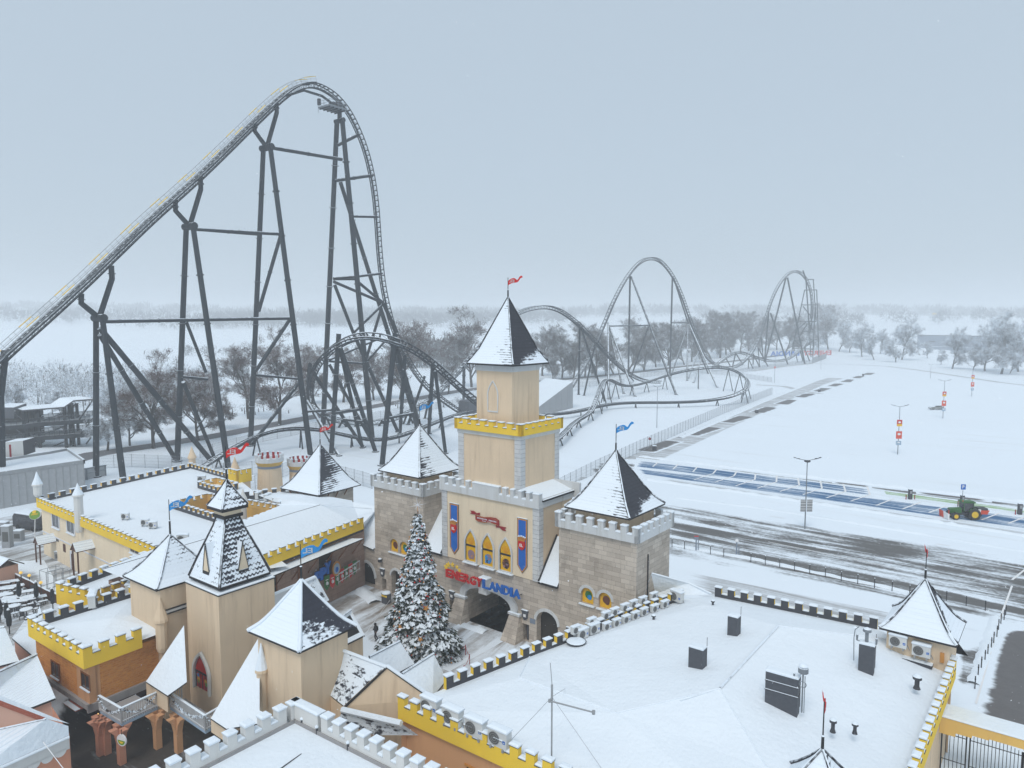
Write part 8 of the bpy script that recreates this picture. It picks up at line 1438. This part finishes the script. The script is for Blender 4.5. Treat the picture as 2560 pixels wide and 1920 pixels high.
# ================================================================ cafe terrace
def cafe():
    q = zz(0, 1380, 320 / 2212)
    tb = thing('cafe_table', (0, 0, 0), 'snow-covered cafe table', 'table'); mb = MB('dark', 'snow'); mb.lathe((0, 0, 0), [(.3, 0), (.05, .05), (.05, .7), (.6, .72), (.6, .76)], 14, 0); mb.lathe((0, 0, .76), [(.6, 0), (.58, .06), (.4, .09)], 14, 1); mb.build('table_top', tb); TB = Proto(tb)
    bt = thing('bench_table', (0, 0, 0), 'snow-covered picnic bench table', 'table'); mb = MB('wood', 'snow'); mb.cbox((0, 0), .9, .38, .7, .75, 0); mb.snowcap((-.9, -.38, .75), (1.8, 0, 0), (0, .76, 0), .1, .02, 1); mb.build('table_top', bt)
    mb = MB('wood', 'snow')
    for y in (-.75, .75): mb.cbox((0, y), .9, .15, .42, .46, 0); mb.snowcap((-.9, y - .15, .46), (1.8, 0, 0), (0, .3, 0), .07, .02, 1)
    for x in (-.7, .7): mb.cbox((x, 0), .04, .8, .3, .36, 0); mb.tube((x, -.6, 0), (x, -.2, .7), .04, n=5); mb.tube((x, .6, 0), (x, .2, .7), .04, n=5)
    mb.build('bench', bt); BT = Proto(bt)
    ch = thing('cafe_chair', (0, 0, 0), 'dark cafe chair with snow on its seat', 'chair'); mb = MB('dark', 'snow'); mb.cbox((0, 0), .22, .22, .43, .46, 0); mb.snowcap((-.2, -.2, .46), (.4, 0, 0), (0, .4, 0), .08, 0, 1); mb.build('seat', ch)
    for x in (-.2, .2):
        for y in (-.2, .2): m = MB('dark'); m.tube((x, y, 0), (x, y, .44), .025, n=5); m.build('leg', ch)
    mb = MB('dark'); mb.obox((-.22, .2, .46), (.44, 0, 0), (0, .03, .0), (0, .05, .45)); mb.build('backrest', ch); CH = Proto(ch)
    pa = thing('closed_parasol', (0, 0, 0), 'closed dark parasol', 'parasol'); mb = MB('darksteel', 'snow'); mb.lathe((0, 0, 0), [(.05, 0), (.05, .9), (.2, 1.0), (.26, 1.5), (.18, 2.3), (.06, 2.75)], 9, 0); mb.lathe((0, 0, 2.6), [(.14, 0), (.1, .12), (.02, .22)], 8, 1); mb.build('canopy', pa); mb = MB('grey'); mb.lathe((0, 0, 0), [(.35, 0), (.3, .1), (.05, .12)], 8); mb.build('base', pa); PA = Proto(pa)
    for k, (x, y) in enumerate(((460, 1110), (255, 1045))): TB.put(G(*q(x, y)), 0, ('round snow-covered cafe table nearest the yellow crenellations', 'round snow-covered cafe table half hidden among the chairs')[k], 'cafe terrace tables')
    for k, (x, y) in enumerate(((100, 740), (250, 700), (60, 860), (210, 900), (480, 790), (520, 880), (330, 960), (120, 960), (640, 900), (40, 640), (150, 620))): BT.put(G(*q(x, y)), .3 + .2 * (k % 3), 'picnic bench table with snow on its boards on the cafe terrace', 'cafe terrace benches')
    for k, (x, y) in enumerate(((290, 1120), (620, 1050), (650, 980), (380, 1170), (540, 1140), (600, 930), (240, 1130), (330, 1000), (180, 800), (420, 850), (560, 720), (700, 930))): CH.put(G(*q(x, y)), k * 1.3, 'dark cafe chair with a snowy seat on the terrace', 'cafe terrace chairs')
    for k, (x, y, lab) in enumerate(((340, 900, 'closed parasol with yellow-tipped lamp behind it on the cafe terrace'), (640, 920, 'closed dark parasol in the middle of the cafe terrace'), (920, 1040, 'closed dark parasol half behind the brick house merlons'), (130, 1300, 'closed dark parasol with a white tip at the tiled cottages'), (170, 1440, 'closed dark parasol lowest on the terrace by the white tent roof'), (15, 1240, 'closed dark parasol cut by the left edge'))): PA.put(G(*q(x, y)), k, lab, 'closed parasols on the cafe terrace')
    pts = [G(*q(x, y)) for x, y in ((130, 480), (260, 520), (390, 590), (540, 660), (720, 770), (900, 860), (1180, 960))]; t = thing('terrace_fence', pts[2], 'low dark terrace fence with snowy top rail along the cafe terrace', 'fence'); mb = MB('wood', 'snow')
    for a, b in zip(pts, pts[1:]):
        n = max(2, int((b - a).length / .35)); [mb.obox(lerp2(a, b, k / n) - Vector((.1, .03, 0)), (.2, 0, 0), (0, .06, 0), UP * random.uniform(.95, 1.15), 0) for k in range(n)]; mb.path([a + UP * 1.12, lerp2(a, b, .5) + UP * 1.1, b + UP * 1.12], .09, 5, 1)
    mb.build('slat', t)
    lp = thing('globe_lamp', (0, 0, 0), 'yellow globe lamp', 'lamp'); mb = MB('black'); mb.tube((0, 0, 0), (0, 0, 1.5), .05, n=6); mb.build('post', lp); mb = MB('globe', 'snow'); mb.lathe((0, 0, 1.5), [(.05, 0), (.17, .1), (.18, .22), (.08, .34)], 10, 0); mb.build('globe', lp); LPp = Proto(lp)
    for k, (x, y) in enumerate(((180, 500), (375, 600), (520, 650), (720, 780), (1160, 965))): LPp.put(G(*q(x, y)), 0, 'yellow globe lamp on the terrace fence, ' + ('farthest one', 'second farthest one', 'middle one', 'second nearest one', 'one beside the brick house merlons')[k], 'globe lamps on the terrace fence')
    o = G(*q(960, 600)); t = thing('wire_cage', o, 'pale metal frame cage standing in the snowy yard behind the yellow block', 'cage'); f = Fr(o, 30); mb = MB('galv')
    for a0 in (-1.5, .1):
        for zz_ in (0.05, 2.0):
            w = [f.P(a0, -.9, zz_), f.P(a0 + 1.4, -.9, zz_), f.P(a0 + 1.4, .9, zz_), f.P(a0, .9, zz_)]; [mb.tube(w[k], w[(k + 1) % 4], .04, n=4) for k in range(4)]
        for a in (a0, a0 + 1.4):
            for d in (-.9, 0, .9): mb.tube(f.P(a, d, 0), f.P(a, d, 2.0), .03, n=4)
    mb.build('frame', t)
    o = G(*q(20, 560)); t = thing('kiosk', o, 'small snow-roofed salmon kiosk at the far left edge of the terrace', 'kiosk'); f = Fr(o, 30); mb = MB('pink', 'terracotta'); mb.box(f, -2.5, .9, -.8, 1.5, 0, 2.2, 0); mb.box(f, -2.5, .95, -.85, -.8, .3, .9, 1); mb.build('wall', t); mb = MB('snow', 'dark'); quad_roof(mb, [f.P(-3, -1.2, 2.2), f.P(1.3, -1.2, 2.2), f.P(1.3, .4, 3.2), f.P(-3, .4, 3.2)], 0, 1); quad_roof(mb, [f.P(1.3, 2, 2.2), f.P(-3, 2, 2.2), f.P(-3, .4, 3.2), f.P(1.3, .4, 3.2)], 0, 1); mb.build('roof', t)
M['globe'] = plain('yellow_lamp_globe', (.85, .55, .12), .4, emit=(1, .6, .1), es=.35)
cafe()
# ================================================================ falling snow
def flakes():
    rr = random.Random(9); mb = MB('flake')
    for _ in range(5200):
        y = 13 + 71 * rr.random() ** .8; x = rr.uniform(-.75, .75) * y; z = 31 + y * rr.uniform(-.62, .42)
        if z < .4: continue
        r = rr.uniform(.008, .02) * (1 + y * .012); p = Vector((x, y, z)); q = [p + Vector((rr.gauss(0, 1), rr.gauss(0, 1), rr.gauss(0, 1))).normalized() * r for _ in range(4)]
        for a, b, c in ((0, 1, 2), (0, 3, 1), (0, 2, 3), (1, 3, 2)): mb.face((q[a], q[b], q[c]))
    mb.build('falling_snow', None, kind='stuff', label='fine snowflakes falling through the air over the castle')
M['flake'] = plain('snowflake', (.88, .9, .93), .8, var=.02)
flakes()
# ================================================================ the snowy air
def haze():
    mb = MB(HZ); mb.cbox((100, 1200), 1650, 1420, -1.5, 93.0, 0); mb.build('haze', None, kind='stuff', label='pale snow-filled air between the park and the horizon')
HZ = bpy.data.materials.new('snowy_air'); HZ.use_nodes = True; _h = HZ.node_tree; _h.nodes.remove(_h.nodes['Principled BSDF']); _v = _h.nodes.new('ShaderNodeVolumePrincipled')
_v.inputs['Color'].default_value = (.955, .975, .99, 1); _v.inputs['Density'].default_value = .00085; _v.inputs['Anisotropy'].default_value = .1; _h.links.new(_v.outputs[0], _h.nodes['Material Output'].inputs['Volume'])
haze()
